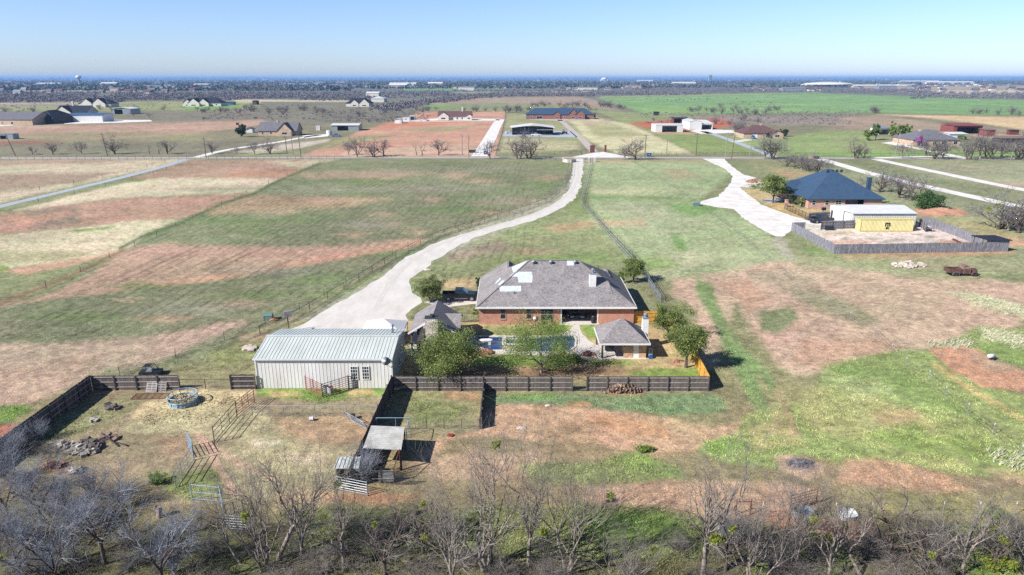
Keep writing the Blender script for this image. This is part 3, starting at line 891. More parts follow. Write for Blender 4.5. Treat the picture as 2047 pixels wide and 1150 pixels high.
# ---------------------------------------------------------------- roads, drives, paths
gravel = mat('white_caliche_gravel', S(234, 228, 220), 0.95, 0.05, 0.5, bump=0.3, bscale=9, col2=S(218, 211, 204), c2amt=0.4, stretch=(1, 0.35, 1))
worn = mat('worn_gravel', S(230, 223, 215), 0.95, 0.05, 1.5, col2=S(216, 208, 200))
concrete = mat('pale_concrete', S(234, 225, 216), 0.9, 0.03, 0.5)
whitegravel = mat('bright_gravel', S(248, 244, 240), 0.95, 0.08, 0.3, bump=0.4, bscale=6, col2=S(222, 214, 206), c2amt=0.4)
asphalt = mat('grey_chipseal', S(190, 182, 178), 0.9, 0.08, 0.5)
asphaltblue = mat('pale_lane_chipseal', S(190, 198, 208), 0.9, 0.08, 0.5)
pinkpave = mat('pinkish_lane_gravel', S(208, 194, 186), 0.9, 0.08, 0.3)
random.seed(4)


def sheet(name, pts, z, m, jit=0.0, world=False):
    """flat sheet from an outline, its edge subdivided and roughened"""
    W = [Vector(p) if world else G(p[0], p[1]) for p in pts]
    out = []
    for a, b in zip(W, W[1:] + W[:1]):
        L_ = (b - a).length
        k = max(1, min(40, int(L_ / (max(jit, 0.3) * 5))))
        for i in range(k):
            p = a.lerp(b, i / k)
            if jit:
                p = p + Vector((random.uniform(-jit, jit), random.uniform(-jit, jit), 0))
            out.append((p.x, p.y, z))
    o = MB().poly(out).build(name, m)
    return tag(o, kind='structure')


def ribbon(name, pts, w, z, m, jit=0.0, world=False):
    """road strip of width w along a centre line"""
    C = [Vector(p) if world else G(p[0], p[1]) for p in pts]
    D = []
    for a, b in zip(C, C[1:]):
        k = max(1, int((b - a).length / max(w, 3.0)))
        D += [a.lerp(b, i / k) for i in range(k)]
    D.append(C[-1])
    for _ in range(3):
        D = [D[0]] + [(D[i - 1] + D[i] * 2 + D[i + 1]) / 4 for i in range(1, len(D) - 1)] + [D[-1]]
    mb = MB()
    vs = []
    for i, p in enumerate(D):
        t = (D[min(i + 1, len(D) - 1)] - D[max(i - 1, 0)]).normalized()
        n = Vector((-t.y, t.x, 0)) * (w / 2)
        j = Vector((random.uniform(-jit, jit), random.uniform(-jit, jit), 0))
        vs += [(p.x + n.x + j.x, p.y + n.y + j.y, z), (p.x - n.x + j.x, p.y - n.y + j.y, z)]
    mb.add(vs, [(2 * i, 2 * i + 1, 2 * i + 3, 2 * i + 2) for i in range(len(D) - 1)])
    return tag(mb.build(name, m), kind='structure')


road = ribbon('road', [(-900, 322), (0, 316.5), (640, 315), (1000, 315.5), (1300, 315.5), (1700, 316.5), (2100, 318), (2900, 321)], 6.4, 0.04, asphalt)
sheet('driveway', [(582, 659), (640, 628), (690, 598), (743, 566), (775, 543), (815, 513), (860, 490), (910, 473), (960, 459), (1020, 443), (1066, 428), (1098, 414), (1120, 400), (1136, 380), (1143, 355), (1146, 325), (1148, 317),
                   (1166, 317), (1166, 345), (1160, 375), (1150, 396), (1130, 412), (1100, 428), (1060, 443), (1000, 459), (950, 475), (905, 497), (872, 518), (845, 540), (822, 558), (816, 572), (826, 585), (846, 596), (840, 606), (815, 630), (806, 664), (800, 690), (740, 690), (620, 680)], 0.012, gravel, 0.4)
ribbon('driveway_rut', [(1156, 322), (1155, 360), (1140, 386), (1110, 408), (1062, 430), (1010, 446), (930, 468), (880, 488), (830, 515), (795, 545), (770, 580), (750, 620)], 0.9, 0.018, worn, 0.2)

sheet('parking_pad', [(893, 599), (957, 596), (955, 607), (888, 615), (846, 604)], 0.016, concrete, 0.03)
ribbon('field_lane', [(-260, 478), (0, 413), (120, 385), (240, 356), (330, 333), (375, 318)], 3.4, 0.03, asphaltblue)
ribbon('ranch_drive', [(392, 315), (430, 305), (470, 297), (560, 284), (610, 274), (640, 270)], 4.2, 0.05, whitegravel)
sheet('gravel_yard', [(605, 271), (660, 268), (655, 273), (610, 277)], 0.05, whitegravel, 0.3)
ribbon('plough_drive', [(958, 313), (975, 285), (992, 252), (1000, 239)], 7.5, 0.05, whitegravel)
ribbon('plough_drive', [(996, 241), (940, 242), (880, 243.5), (800, 243)], 4.6, 0.06, whitegravel)
sheet('gravel_yard', [(812, 240), (876, 237), (940, 237), (1000, 238), (998, 241), (880, 241), (830, 242.5)], 0.05, whitegravel, 0.3)
ribbon('long_drive', [(1188, 305), (1168, 283), (1140, 258), (1122, 242), (1118, 240)], 4.2, 0.05, pinkpave)
sheet('entrance_apron', [(1140, 315), (1180, 307), (1192, 305), (1206, 304), (1265, 315.5)], 0.055, whitegravel, 0.1)
sheet('barn_apron', [(1004, 273), (1008, 264), (1100, 262), (1140, 262), (1155, 275)], 0.05, asphaltblue, 0.2)
sheet('house_apron', [(1052, 239.5), (1110, 237.5), (1180, 238), (1180, 240.5), (1120, 242)], 0.05, pinkpave, 0.2)
sheet('neighbour_driveway', [(1402, 316.5), (1432, 330), (1452, 339), (1464, 352), (1462, 364), (1448, 380), (1435, 393), (1402, 402), (1398, 408), (1430, 414), (1466, 418), (1480, 432), (1510, 452), (1548, 472), (1566, 474), (1584, 460), (1590, 447),
                             (1660, 452), (1672, 445), (1614, 441), (1560, 424), (1520, 408), (1490, 384), (1478, 374), (1500, 370), (1490, 362), (1512, 356), (1486, 349), (1464, 334), (1450, 320), (1448, 316.5)], 0.014, whitegravel, 0.3)
sheet('neighbour_driveway', [(1478, 374), (1505, 376), (1540, 372), (1590, 372), (1590, 366), (1560, 363), (1540, 360), (1495, 366)], 0.018, concrete, 0.1)
sheet('neighbour_driveway', [(1518, 402), (1540, 406), (1600, 402), (1600, 394), (1560, 394)], 0.02, asphaltblue, 0.05)
ribbon('east_lane', [(1632, 316.5), (1665, 325), (1730, 345), (1850, 373), (1960, 397), (2070, 421), (2300, 470)], 5.2, 0.03, whitegravel, 0.05)
ribbon('east_lane', [(1745, 317), (1780, 325), (1900, 350), (2000, 371), (2080, 386), (2300, 425)], 4.8, 0.03, whitegravel, 0.05)
ribbon('farm_lane', [(1405, 263), (1440, 273), (1480, 288), (1525, 304), (1545, 314)], 4.5, 0.05, asphaltblue)
sheet('gravel_yard', [(1380, 262), (1400, 258), (1500, 262), (1470, 266), (1400, 268)], 0.05, whitegravel, 0.3)
ribbon('farm_lane', [(1470, 284), (1500, 279)], 6, 0.06, concrete)
ribbon('tan_house_drive', [(1745, 316), (1900, 312), (1950, 318)], 4, 0.05, whitegravel)
ribbon('tan_house_drive', [(1935, 318), (1880, 306), (1820, 294), (1780, 288), (1840, 285)], 4.4, 0.055, whitegravel)
sheet('gravel_yard', [(1760, 286), (1790, 283), (1830, 284), (1840, 291), (1790, 291)], 0.05, whitegravel, 0.2)
sheet('gravel_yard', [(120, 243), (240, 240), (300, 240), (305, 243), (230, 246), (130, 248)], 0.05, whitegravel, 0.3)
sheet('gravel_yard', [(-60, 250), (20, 249), (30, 251), (-20, 254)], 0.05, whitegravel, 0.3)

# ================================================================ MATERIALS FOR BUILT THINGS


def leafmat(*a, **k):
    """leaf surface that also lets light through"""
    m = mat(*a, **k)
    nt = m.node_tree
    b = nt.nodes['Principled BSDF']
    out = [n for n in nt.nodes if n.type == 'OUTPUT_MATERIAL'][0]
    tr = nt.nodes.new('ShaderNodeBsdfTranslucent')
    mx = nt.nodes.new('ShaderNodeMixShader')
    mx.inputs[0].default_value = 0.42
    nt.links.new(b.inputs['Base Color'].links[0].from_socket, tr.inputs['Color'])
    nt.links.new(b.outputs[0], mx.inputs[1])
    nt.links.new(tr.outputs[0], mx.inputs[2])
    nt.links.new(mx.outputs[0], out.inputs['Surface'])
    return m


brick_red = brickmat('red_brick', S(200, 118, 94, 1.25), S(176, 96, 78, 1.25), S(206, 178, 160, 1.2), 0.26, 0.09, 0.014)
brick_pink = brickmat('pink_brick', S(206, 156, 140, 1.3), S(188, 134, 120, 1.3), S(208, 190, 178), 0.26, 0.09, 0.014)
limestone = brickmat('pale_limestone', S(234, 224, 212, 1.35), S(204, 190, 176, 1.3), S(150, 138, 126), 0.42, 0.2, 0.02)
sandstone = brickmat('tan_sandstone', S(220, 184, 140), S(196, 132, 104), S(226, 206, 180), 0.55, 0.3, 0.03)
shingle_grey = shinglemat('weathered_grey_shingle', S(182, 175, 174), S(112, 108, 112))
shingle_dark = shinglemat('dark_slate_shingle', S(70, 98, 128), S(52, 76, 106))
shingle_mid = shinglemat('mid_grey_shingle', S(140, 138, 146), S(96, 98, 108))
shingle_brown = shinglemat('brown_shingle', S(128, 96, 96), S(98, 72, 74))
shingle_black = shinglemat('charcoal_shingle', S(52, 60, 78), S(34, 40, 56))
white_paint = mat('white_paint', S(240, 240, 238, 1.2), 0.6, 0.05, 2.0)
white_metal = mat('white_sheet_metal', S(240, 240, 238, 1.0), 0.5, 0.04, 0.7, bump=0.05, bscale=3)
beige_metal = mat('beige_sheet_metal', S(232, 231, 228, 1.25), 0.5, 0.04, 0.5, col2=S(220, 217, 211, 1.15), stretch=(1, 1, 0.25))
roof_metal = mat('pale_roof_metal', S(226, 232, 228, 1.0), 0.45, 0.04, 0.6, col2=S(212, 219, 214, 1.0), stretch=(1, 0.25, 1))
grey_metal = mat('grey_sheet_metal', S(170, 178, 186), 0.45, 0.08, 1.0, metal=0.3)
old_tin = mat('old_roof_tin', S(218, 218, 214), 0.5, 0.08, 1.2, metal=0.1, col2=S(190, 188, 182))
dark_metal = mat('dark_steel', S(60, 64, 72), 0.5, 0.1, 2)
galv = mat('galvanised_steel', S(178, 186, 196), 0.4, 0.1, 3, metal=0.3)
rust_pipe = mat('rusty_pipe', S(128, 72, 60), 0.8, 0.15, 4)
dark_pipe = mat('dark_pipe', S(76, 70, 72), 0.7, 0.15, 4)
red_pipe = mat('red_gate_paint', S(168, 66, 64), 0.6, 0.12, 4)
blue_pipe = mat('blue_gate_paint', S(160, 186, 206), 0.5, 0.1, 4)
wire_m = mat('fence_wire', S(140, 138, 136), 0.6, 0.1, 4)
fence_grey = mat('weathered_cedar', S(110, 102, 100), 0.9, 0.2, 2.5, island=0.28, stretch=(3, 3, 0.5), col2=S(104, 92, 88))
fence_blue = mat('silvered_cedar', S(160, 158, 164), 0.9, 0.18, 2.5, island=0.22, stretch=(3, 3, 0.5), col2=S(98, 98, 112))
fence_gold = mat('fresh_cedar', S(214, 164, 72, 1.2), 0.8, 0.14, 2.5, island=0.14, stretch=(3, 3, 0.5))
fence_dark = mat('dark_cedar', S(86, 78, 80), 0.9, 0.2, 2.5, island=0.25, stretch=(3, 3, 0.5))
rail_grey = mat('silvered_rail', S(182, 174, 168), 0.85, 0.15, 3)
post_wood = mat('weathered_post', S(112, 104, 104), 0.9, 0.2, 3)
pole_wood = mat('utility_pole_wood', S(128, 106, 92), 0.9, 0.2, 3)
pole_grey = mat('silver_pole_wood', S(168, 160, 152), 0.9, 0.15, 3)
bark_grey = mat('grey_bark', S(176, 162, 150), 0.95, 0.25, 4, bump=0.6, bscale=14, col2=S(92, 82, 80))
twig_road = mat('roadside_twig', S(138, 130, 134), 0.9, 0.15, 2)
brick_dark = brickmat('dark_red_brick', S(168, 96, 80), S(140, 76, 66), S(170, 140, 126), 0.26, 0.09, 0.014)
bark_brown = mat('brown_bark', S(112, 96, 86), 0.95, 0.25, 4, bump=0.6, bscale=14, col2=S(72, 62, 58))
twig_grey = mat('grey_twig', S(160, 150, 142), 0.9, 0.15, 2)
twig_blue = mat('silver_twig', S(164, 168, 180), 0.9, 0.15, 2)
twig_far = mat('bare_brush_twig', S(140, 136, 142), 0.95, 0.15, 0.05, island=0.14)
leaf_oak = leafmat('live_oak_leaf', S(164, 178, 100), 0.75, 0.15, 0.8, island=0.55, col2=S(98, 118, 62), c2amt=0.45)
leaf_bright = leafmat('spring_leaf', S(166, 188, 96), 0.75, 0.12, 0.8, island=0.4, col2=S(104, 132, 60))
leaf_olive = leafmat('olive_leaf', S(166, 176, 112), 0.75, 0.12, 0.8, island=0.5, col2=S(104, 116, 70))
leaf_bush = leafmat('juniper_foliage', S(104, 140, 74), 0.8, 0.12, 0.8, island=0.45, col2=S(66, 98, 50))
ash_m = mat('ash_and_char', S(128, 124, 130), 0.95, 0.2, 3, island=0.4, col2=S(70, 68, 74))
leaf_dark = mat('cedar_foliage', S(64, 88, 50), 0.85, 0.15, 0.8, island=0.5, col2=S(40, 58, 34))
leaf_mist = leafmat('mistletoe_leaf', S(170, 180, 72), 0.8, 0.12, 1.0, island=0.35)
tyre_m = mat('tyre_rubber', S(44, 44, 48), 0.9, 0.1, 5)
rim_m = mat('alloy_rim', S(190, 194, 200), 0.35, 0.05, 5, metal=0.6)
paint_black = mat('black_car_paint', (0.012, 0.014, 0.02, 1), 0.22, 0.05, 2)
paint_navy = mat('navy_car_paint', (0.014, 0.02, 0.04, 1), 0.22, 0.05, 2)
paint_white = mat('white_car_paint', S(238, 240, 244), 0.3, 0.03, 2)
paint_red = mat('red_car_paint', S(150, 40, 40), 0.3, 0.05, 2)
paint_blue = mat('blue_car_paint', S(90, 130, 180), 0.3, 0.05, 2)
plastic_black = mat('black_plastic', S(40, 42, 48), 0.5, 0.1, 3)
chrome = mat('chrome_trim', S(200, 204, 210), 0.2, 0.03, 3, metal=0.8)
glass = glassmat('dark_glass', (0.012, 0.022, 0.03, 1))
lamp_glass = glassmat('headlamp_glass', S(220, 224, 230), 0.15)
stone_grey = mat('grey_limestone_rubble', S(188, 180, 172), 0.95, 0.2, 2, bump=0.5, bscale=6, island=0.3)
stone_red = mat('red_sandstone_slab', S(186, 128, 106), 0.95, 0.15, 2, bump=0.4, bscale=6, island=0.2)
stone_pale = mat('pale_rubble', S(222, 206, 194), 0.95, 0.15, 2, bump=0.5, bscale=6, island=0.2)
log_m = mat('split_log', S(176, 150, 132), 0.9, 0.2, 4, island=0.5, col2=S(110, 84, 70))
hay_m = mat('old_hay', S(216, 200, 156), 0.95, 0.2, 5, bump=0.8, bscale=12, island=0.25)
canvas_white = mat('white_canvas', S(240, 242, 248), 0.8, 0.03, 1)
rust_red = mat('rusted_truck_red', S(112, 72, 66), 0.8, 0.3, 3, col2=S(74, 58, 56))
rust_green = mat('faded_truck_green', S(104, 116, 100), 0.75, 0.25, 3, col2=S(120, 80, 66))
rust_pale = mat('faded_truck_primer', S(140, 128, 118), 0.75, 0.25, 3, col2=S(130, 90, 76))
yellow_box = mat('yellow_container_paint', S(232, 222, 156, 1.15), 0.5, 0.05, 0.8, col2=S(224, 212, 154, 1.1), stretch=(1, 1, 0.3))
yellow_deep = mat('yellow_frame_paint', S(216, 190, 96), 0.5, 0.08, 1.0)
green_box = mat('utility_green', S(120, 150, 140), 0.6, 0.08, 2)
blue_plastic = mat('blue_plastic', S(40, 104, 170), 0.5, 0.08, 2)
white_plastic = mat('white_plastic', S(232, 234, 236), 0.5, 0.05, 2)
membrane = mat('roof_underlayment', S(226, 232, 240), 0.6, 0.05, 1.5, col2=S(204, 212, 224))
barn_red = mat('red_sheet_metal', S(150, 82, 76), 0.6, 0.1, 1)
teal_metal = mat('blue_roof_metal', S(70, 110, 150), 0.45, 0.08, 1)
cow_hide = mat('black_cow_hide', (0.02, 0.018, 0.018, 1), 0.8, 0.2, 3)


def water():
    m, nt, N, L, b = _nodes('pool_water')
    b.inputs['Base Color'].default_value = (0.016, 0.055, 0.15, 1)
    b.inputs['Roughness'].default_value = 0.06
    tc = N.new('ShaderNodeTexCoord')
    n = N.new('ShaderNodeTexNoise')
    n.inputs['Scale'].default_value = 3.5
    n.inputs['Detail'].default_value = 4
    L.new(tc.outputs['Object'], n.inputs['Vector'])
    bp = N.new('ShaderNodeBump')
    bp.inputs['Strength'].default_value = 0.12
    bp.inputs['Distance'].default_value = 0.05
    L.new(n.outputs['Fac'], bp.inputs['Height'])
    L.new(bp.outputs['Normal'], b.inputs['Normal'])
    return m


water_m = water()


def part(mb, name, m, parent, org=(0, 0, 0), smooth=False):
    ox, oy, oz = org
    if ox or oy or oz:
        mb.v = [(x - ox, y - oy, z - oz) for x, y, z in mb.v]
    return mb.build(name, m, parent, smooth)


def window(parent, org, x0, x1, z0, z1, y, facing=-1, axis='x', bars=(1, 1), fm=None, sill=True, fr=0.07):
    """window on a wall lying along x (or y): frame and glazing bars, a pane and a sill; world coordinates"""
    fm = fm or white_paint
    f, g = MB(), MB()
    o = 0.05 * facing

    def bx(mb, a0, a1, d0, d1, b0, b1):
        lo, hi = min(d0, d1), max(d0, d1)
        if axis == 'x':
            mb.box(a0, a1, lo, hi, b0, b1)
        else:
            mb.box(lo, hi, a0, a1, b0, b1)
    bx(f, x0, x1, y, y + o, z0, z0 + fr)
    bx(f, x0, x1, y, y + o, z1 - fr, z1)
    bx(f, x0, x0 + fr, y, y + o, z0 + fr, z1 - fr)
    bx(f, x1 - fr, x1, y, y + o, z0 + fr, z1 - fr)
    nv, nh = bars
    for i in range(nv):
        xm = x0 + (x1 - x0) * (i + 1) / (nv + 1)
        bx(f, xm - 0.02, xm + 0.02, y, y + o * 0.9, z0 + fr, z1 - fr)
    for i in range(nh):
        zm = z0 + (z1 - z0) * (i + 1) / (nh + 1)
        bx(f, x0 + fr, x1 - fr, y, y + o * 0.8, zm - 0.025, zm + 0.025)
    w = part(f, 'window', fm, parent, org)
    bx(g, x0 + fr, x1 - fr, y, y + o * 0.4, z0 + fr, z1 - fr)
    part(g, 'pane', glass, w, org)
    if sill:
        s_ = MB()
        bx(s_, x0 - 0.06, x1 + 0.06, y, y + o * 2, z0 - 0.07, z0)
        part(s_, 'sill', limestone if fm is white_paint else fm, w, org)
    return w


def roof_vent(parent, org, x, y, z):
    mb = MB().lathe((x, y, z), [(0.16, -0.1), (0.16, 0.22), (0.3, 0.25), (0.33, 0.4), (0.22, 0.52), (0.02, 0.58)], 12)
    return part(mb, 'roof_vent', grey_metal, parent, org, True)


# ================================================================ MAIN RANCH HOUSE
org = (6.3, 92.6, 0.0)
house = thing('brick_house', 'low red brick ranch house under a patched grey shingle roof, beside the pool', 'house', org)
# walls as slabs, with the covered patio left open
PT = 0.63
w = MB()
w.box(-4.75, 7.0, 92.62, 92.85, 0, 2.6)
w.box(12.4, 17.5, 92.62, 92.85, 0, 2.6)
w.box(7.0, 12.4, 96.6, 96.85, 0, 2.6)
w.box(6.75, 7.0, 92.85, 96.85, 0, 2.6)
w.box(12.4, 12.65, 92.85, 96.85, 0, 2.6)
w.box(-4.75, -4.5, 92.85, 107.0, 0, 2.6)
w.box(17.25, 17.5, 92.85, 107.0, 0, 2.6)
w.box(-4.5, 17.25, 106.75, 107.0, 0, 2.6)
part(w, 'wall', brick_red, house, org)
rf = MB().hip(-5.1, 17.7, 92.1, 107.5, 2.75, PT)
rf.gable(-5.105, 3.905, 99.0, 107.3, 2.75, 2.75 + 4.505 * PT, 'y', 0.17)
rf.gable(12.795, 17.705, 99.0, 107.3, 2.75, 2.75 + 2.455 * PT, 'y', 0.17)
# cricket behind the chimney
rf.add([(11.3, 95.5, 4.9), (14.6, 94.0, 4.05), (14.6, 97.2, 5.15), (11.9, 98.3, 6.7), (14.2, 95.9, 5.25)], [(0, 1, 4), (0, 4, 3), (4, 1, 2), (3, 4, 2)])
roof = part(rf, 'roof', shingle_grey, house, org)
part(MB().yprism([(-4.6, 2.6), (3.4, 2.6), (-0.6, 5.1)], 106.8, 106.95), 'gable_wall', brick_red, house, org)
part(MB().yprism([(13.2, 2.6), (17.3, 2.6), (15.25, 3.9)], 106.8, 106.95), 'gable_wall', brick_red, house, org)
cap_m = shinglemat('ridge_shingle', S(168, 160, 156), S(128, 122, 120))
zr_ = 2.75 + 7.7 * PT
for a, b in (((-5.1, 92.1, 2.77), (2.6, 99.8, zr_ + 0.02)), ((17.7, 92.1, 2.77), (10.0, 99.8, zr_ + 0.02)), ((2.6, 99.8, zr_ + 0.02), (10.0, 99.8, zr_ + 0.02)), ((-0.6, 103.0, 5.61), (-0.6, 107.3, 5.61)), ((15.25, 102.5, 4.32), (15.25, 107.3, 4.32))):
    part(MB().beam(a, b, 0.26, 0.06), 'ridge_cap', cap_m, roof, org)
fb = MB()
fb.box(-5.12, 17.72, 92.0, 92.1, 2.5, 2.77)
fb.box(-5.2, -5.107, 92.0, 107.3, 2.5, 2.77)
fb.box(17.71, 17.8, 92.0, 107.3, 2.5, 2.77)
part(fb, 'gutter', white_paint, house, org)
mp = [[(998, 572), (1041.5, 571.7), (1041.8, 583), (999.3, 583.3)], [(1033, 543.6), (1062.5, 543.6), (1065, 553), (1064, 565.2), (1036.8, 565.2), (1034.4, 553.6), (1018, 553.2), (1026, 546)], [(1133.2, 520.6), (1147, 520.6), (1147, 531), (1133.6, 531)]]


def onplane(u, v, n, d):
    x, y = u - 1023.5, v - 575.0
    r = Vector((x, FPX * _c - y * _s, -FPX * _s - y * _c))
    n = Vector(n)
    o = Vector((0, 0, CAMH))
    return o + r * ((d - n.dot(o)) / n.dot(r))


def lay(pts, n, d, th=0.02):
    P = [onplane(u, v, n, d) for u, v in pts]
    nn = Vector(n).normalized()
    m_ = MB()
    k = len(P)
    m_.add([p + nn * 0.004 for p in P] + [p + nn * th for p in P], [tuple(range(k)), tuple(range(2 * k - 1, k - 1, -1))] + [(i, (i + 1) % k, k + (i + 1) % k, k + i) for i in range(k)])
    return m_


nF, dF = (0, -PT, 1), 2.75 - 92.1 * PT
nL, dL = (-PT, 0, 1), 2.755 + 5.105 * PT
nR, dR = (PT, 0, 1), 2.755 + 17.705 * PT
for q in mp:
    part(lay(q, nF, dF), 'roof_patch', membrane, roof, org)
for q in [[(1054.5, 521), (1030, 531.5), (1023, 535), (1026, 545), (1032, 544.5)], [(990, 566), (1001, 554), (1001, 559), (991, 567.5)], [(998, 571), (1010, 562), (1004, 561), (996, 569)]]:
    part(lay(q, nL, dL), 'roof_patch', membrane, roof, org)
for x, y in [(3.25, 99.2), (5.85, 99.2), (9.5, 99.2)]:
    roof_vent(roof, org, x, y, 2.75 + (y - 92.1) * PT)
for x, y in [(0.3, 94.15), (13.4, 102.6), (15.0, 102.0)]:
    part(MB().tube((x, y, 3.2), (x, y, 4.5 if y < 95 else 6.0 if x < 14 else 5.2), 0.05, None, 8), 'vent_pipe', dark_metal, roof, org)
c_ = MB().box(11.3, 12.25, 95.3, 96.2, 4.0, 6.7)
ch = part(c_, 'chimney', white_paint, roof, org)
part(MB().box(11.24, 12.31, 95.24, 96.26, 6.7, 6.78).lathe((11.78, 95.75, 6.78), [(0.16, 0), (0.16, 0.35), (0.28, 0.36), (0.30, 0.55), (0.1, 0.7)], 12), 'chimney_cap', grey_metal, ch, org)
window(house, org, -1.7, -0.9, 0.75, 2.3, 92.62, fm=brick_pink, bars=(0, 1))
window(house, org, 2.0, 2.85, 0.75, 2.3, 92.62, fm=brick_pink, bars=(0, 1))
window(house, org, 4.1, 5.95, 0.5, 2.35, 92.62, fm=brick_pink, bars=(1, 1))
window(house, org, 8.6, 10.0, 0.4, 2.2, 96.6, bars=(1, 0))
dm = MB().box(7.3, 8.2, 96.53, 96.6, 0.05, 2.1)
part(dm, 'door', glass, house, org)
part(MB().box(7.0, 7.15, 92.62, 92.8, 0, 2.57), 'patio_post', white_paint, house, org)
part(MB().box(12.25, 12.4, 92.62, 92.8, 0, 2.57), 'patio_post', white_paint, house, org)
tag(MB().prism([(6.95, 92.3), (8.6, 92.0), (12.6, 92.3), (12.4, 96.6), (7.0, 96.6)], 0.0, 0.12).build('patio_slab', concrete), kind='structure')


def armchair(loc, rz, label):
    t = thing('patio_chair', label, 'chair', loc, rz, 'wicker patio chairs')
    part(MB().box(-0.32, 0.32, -0.32, 0.32, 0.25, 0.42), 'seat', white_plastic, t)
    part(MB().xprism([(0.26, 0.42), (0.34, 0.42), (0.44, 1.0), (0.36, 1.0)], -0.32, 0.32), 'backrest', plastic_black, t)
    for sx in (-1, 1):
        part(MB().box(sx * 0.36 - 0.04, sx * 0.36 + 0.04, -0.3, 0.3, 0.3, 0.62), 'armrest', plastic_black, t)
        for sy in (-1, 1):
            part(MB().box(sx * 0.3 - 0.03, sx * 0.3 + 0.03, sy * 0.28 - 0.03, sy * 0.28 + 0.03, 0, 0.25), 'leg', plastic_black, t)
    return t


armchair((8.75, 94.6, 0.12), 0.3, 'cushioned patio chair at the left of the fire table on the covered patio')
armchair((10.35, 94.6, 0.12), -0.3, 'cushioned patio chair at the right of the fire table on the covered patio')
t = thing('patio_table', 'small square table between the two patio chairs', 'table', (9.55, 94.9, 0.12))
part(MB().box(-0.4, 0.4, -0.4, 0.4, 0.42, 0.5), 'table_top', plastic_black, t)
part(MB().box(-0.3, 0.3, -0.3, 0.3, 0, 0.42), 'pedestal', rust_pale, t)
t = thing('smoker_grill', 'black upright smoker standing at the brick corner of the patio', 'grill', (11.75, 92.75, 0.0))
part(MB().lathe((0, 0, 0), [(0.3, 0.12), (0.36, 0.3), (0.36, 0.8), (0.34, 0.95), (0.36, 0.97), (0.3, 1.2), (0.05, 1.3)], 14), 'body', plastic_black, t, smooth=True)
for a in range(3):
    part(MB().tube((0.25 * math.cos(a * 2.1), 0.25 * math.sin(a * 2.1), 0), (0.2 * math.cos(a * 2.1), 0.2 * math.sin(a * 2.1), 0.3), 0.03), 'leg', dark_metal, t)
t = thing('satellite_dish', 'small pale satellite dish on a post by the house windows', 'satellite dish', (3.35, 92.1, 0.0))
part(MB().tube((0, 0, 0), (0, 0, 0.85), 0.04), 'post', dark_metal, t)
d_ = MB().lathe((0, 0, 0), [(0.02, 0.0), (0.25, 0.04), (0.42, 0.12)], 16)
M_ = Matrix.Translation((0, -0.1, 1.0)) @ Matrix.Rotation(R(70), 4, 'X') @ Matrix.Rotation(R(20), 4, 'Y')
d_.v = [tuple(M_ @ Vector(p)) for p in d_.v]
part(d_, 'dish', old_tin, t, smooth=True)

# ================================================================ METAL SHOP
org = (-21.35, 75.95, 0.0)
shop = thing('metal_workshop', 'long pale ribbed steel workshop with two small windows, beside the corral', 'workshop', org)
sx0, sx1, sy0, sy1, se, sr = -29.1, -13.6, 71.35, 80.6, 3.7, 4.55
w = MB()
w.xprism([(sy0, 0), (sy1, 0), (sy1, se - 0.03), ((sy0 + sy1) / 2, sr - 0.03), (sy0, se - 0.03)], sx0, sx1)
k = 0
x = sx0 + 0.2
while x < sx1 - 0.1:
    w.box(x, x + 0.05, sy0 - 0.022, sy0, 0.02, se - 0.06)
    x += 0.41
y = sy0 + 0.2
while y < sy1 - 0.1:
    w.box(sx1, sx1 + 0.04, y, y + 0.07, 0.02, se - 0.06)
    y += 0.41
part(w, 'wall', beige_metal, shop, org)
r_ = MB()
ym = (sy0 + sy1) / 2
sl_ = (sr - se) / (ym - sy0)
for sg, (ya, yb) in ((1, (sy0 - 0.18, ym)), (-1, (sy1 + 0.18, ym))):
    za, zb = sr - abs(ym - ya) * sl_, sr
    r_.add([(sx0 - 0.12, ya, za), (sx1 + 0.12, ya, za), (sx1 + 0.12, yb, zb), (sx0 - 0.12, yb, zb), (sx0 - 0.12, ya, za + 0.04), (sx1 + 0.12, ya, za + 0.04), (sx1 + 0.12, yb, zb + 0.04), (sx0 - 0.12, yb, zb + 0.04)],
           [(0, 1, 2, 3), (7, 6, 5, 4), (0, 4, 5, 1), (0, 3, 7, 4), (1, 5, 6, 2)])
    x = sx0
    while x < sx1:
        r_.beam((x, ya, za + 0.05), (x, yb, zb + 0.05), 0.05, 0.05)
        x += 0.41
r_.box(sx0 - 0.14, sx1 + 0.14, ym - 0.22, ym + 0.22, sr + 0.045, sr + 0.105)
sroof = part(r_, 'roof', roof_metal, shop, org)
part(MB().tube((-14.6, 78.1, 4.1), (-14.6, 78.1, 5.1), 0.16, None, 10).lathe((-14.6, 78.1, 5.1), [(0.2, 0), (0.26, 0.06), (0.02, 0.22)], 10), 'vent_pipe', grey_metal, sroof, org, True)
part(MB().box(sx0 - 0.14, sx1 + 0.14, sy0 - 0.3, sy0 - 0.19, se - 0.16, se + 0.0), 'gutter', white_metal, shop, org)
part(MB().box(sx0 - 0.03, sx0 + 0.14, sy0 - 0.07, sy0, 0, se - 0.16), 'corner_trim', white_metal, shop, org)
part(MB().box(sx1 - 0.14, sx1 + 0.05, sy0 - 0.07, sy0, 0, se - 0.16), 'corner_trim', white_metal, shop, org)
window(shop, org, -18.35, -17.5, 1.1, 2.75, sy0 - 0.05, bars=(2, 3), sill=False)
window(shop, org, -17.05, -16.2, 1.1, 2.75, sy0 - 0.05, bars=(2, 3), sill=False)
window(shop, org, 75.2, 76.1, 1.0, 2.0, sx1 + 0.045, facing=1, axis='y', bars=(1, 1), sill=False)
t = thing('satellite_dish', 'grey satellite dish on the right end of the steel workshop wall', 'satellite dish', (-14.3, sy0 - 0.05, 3.0))
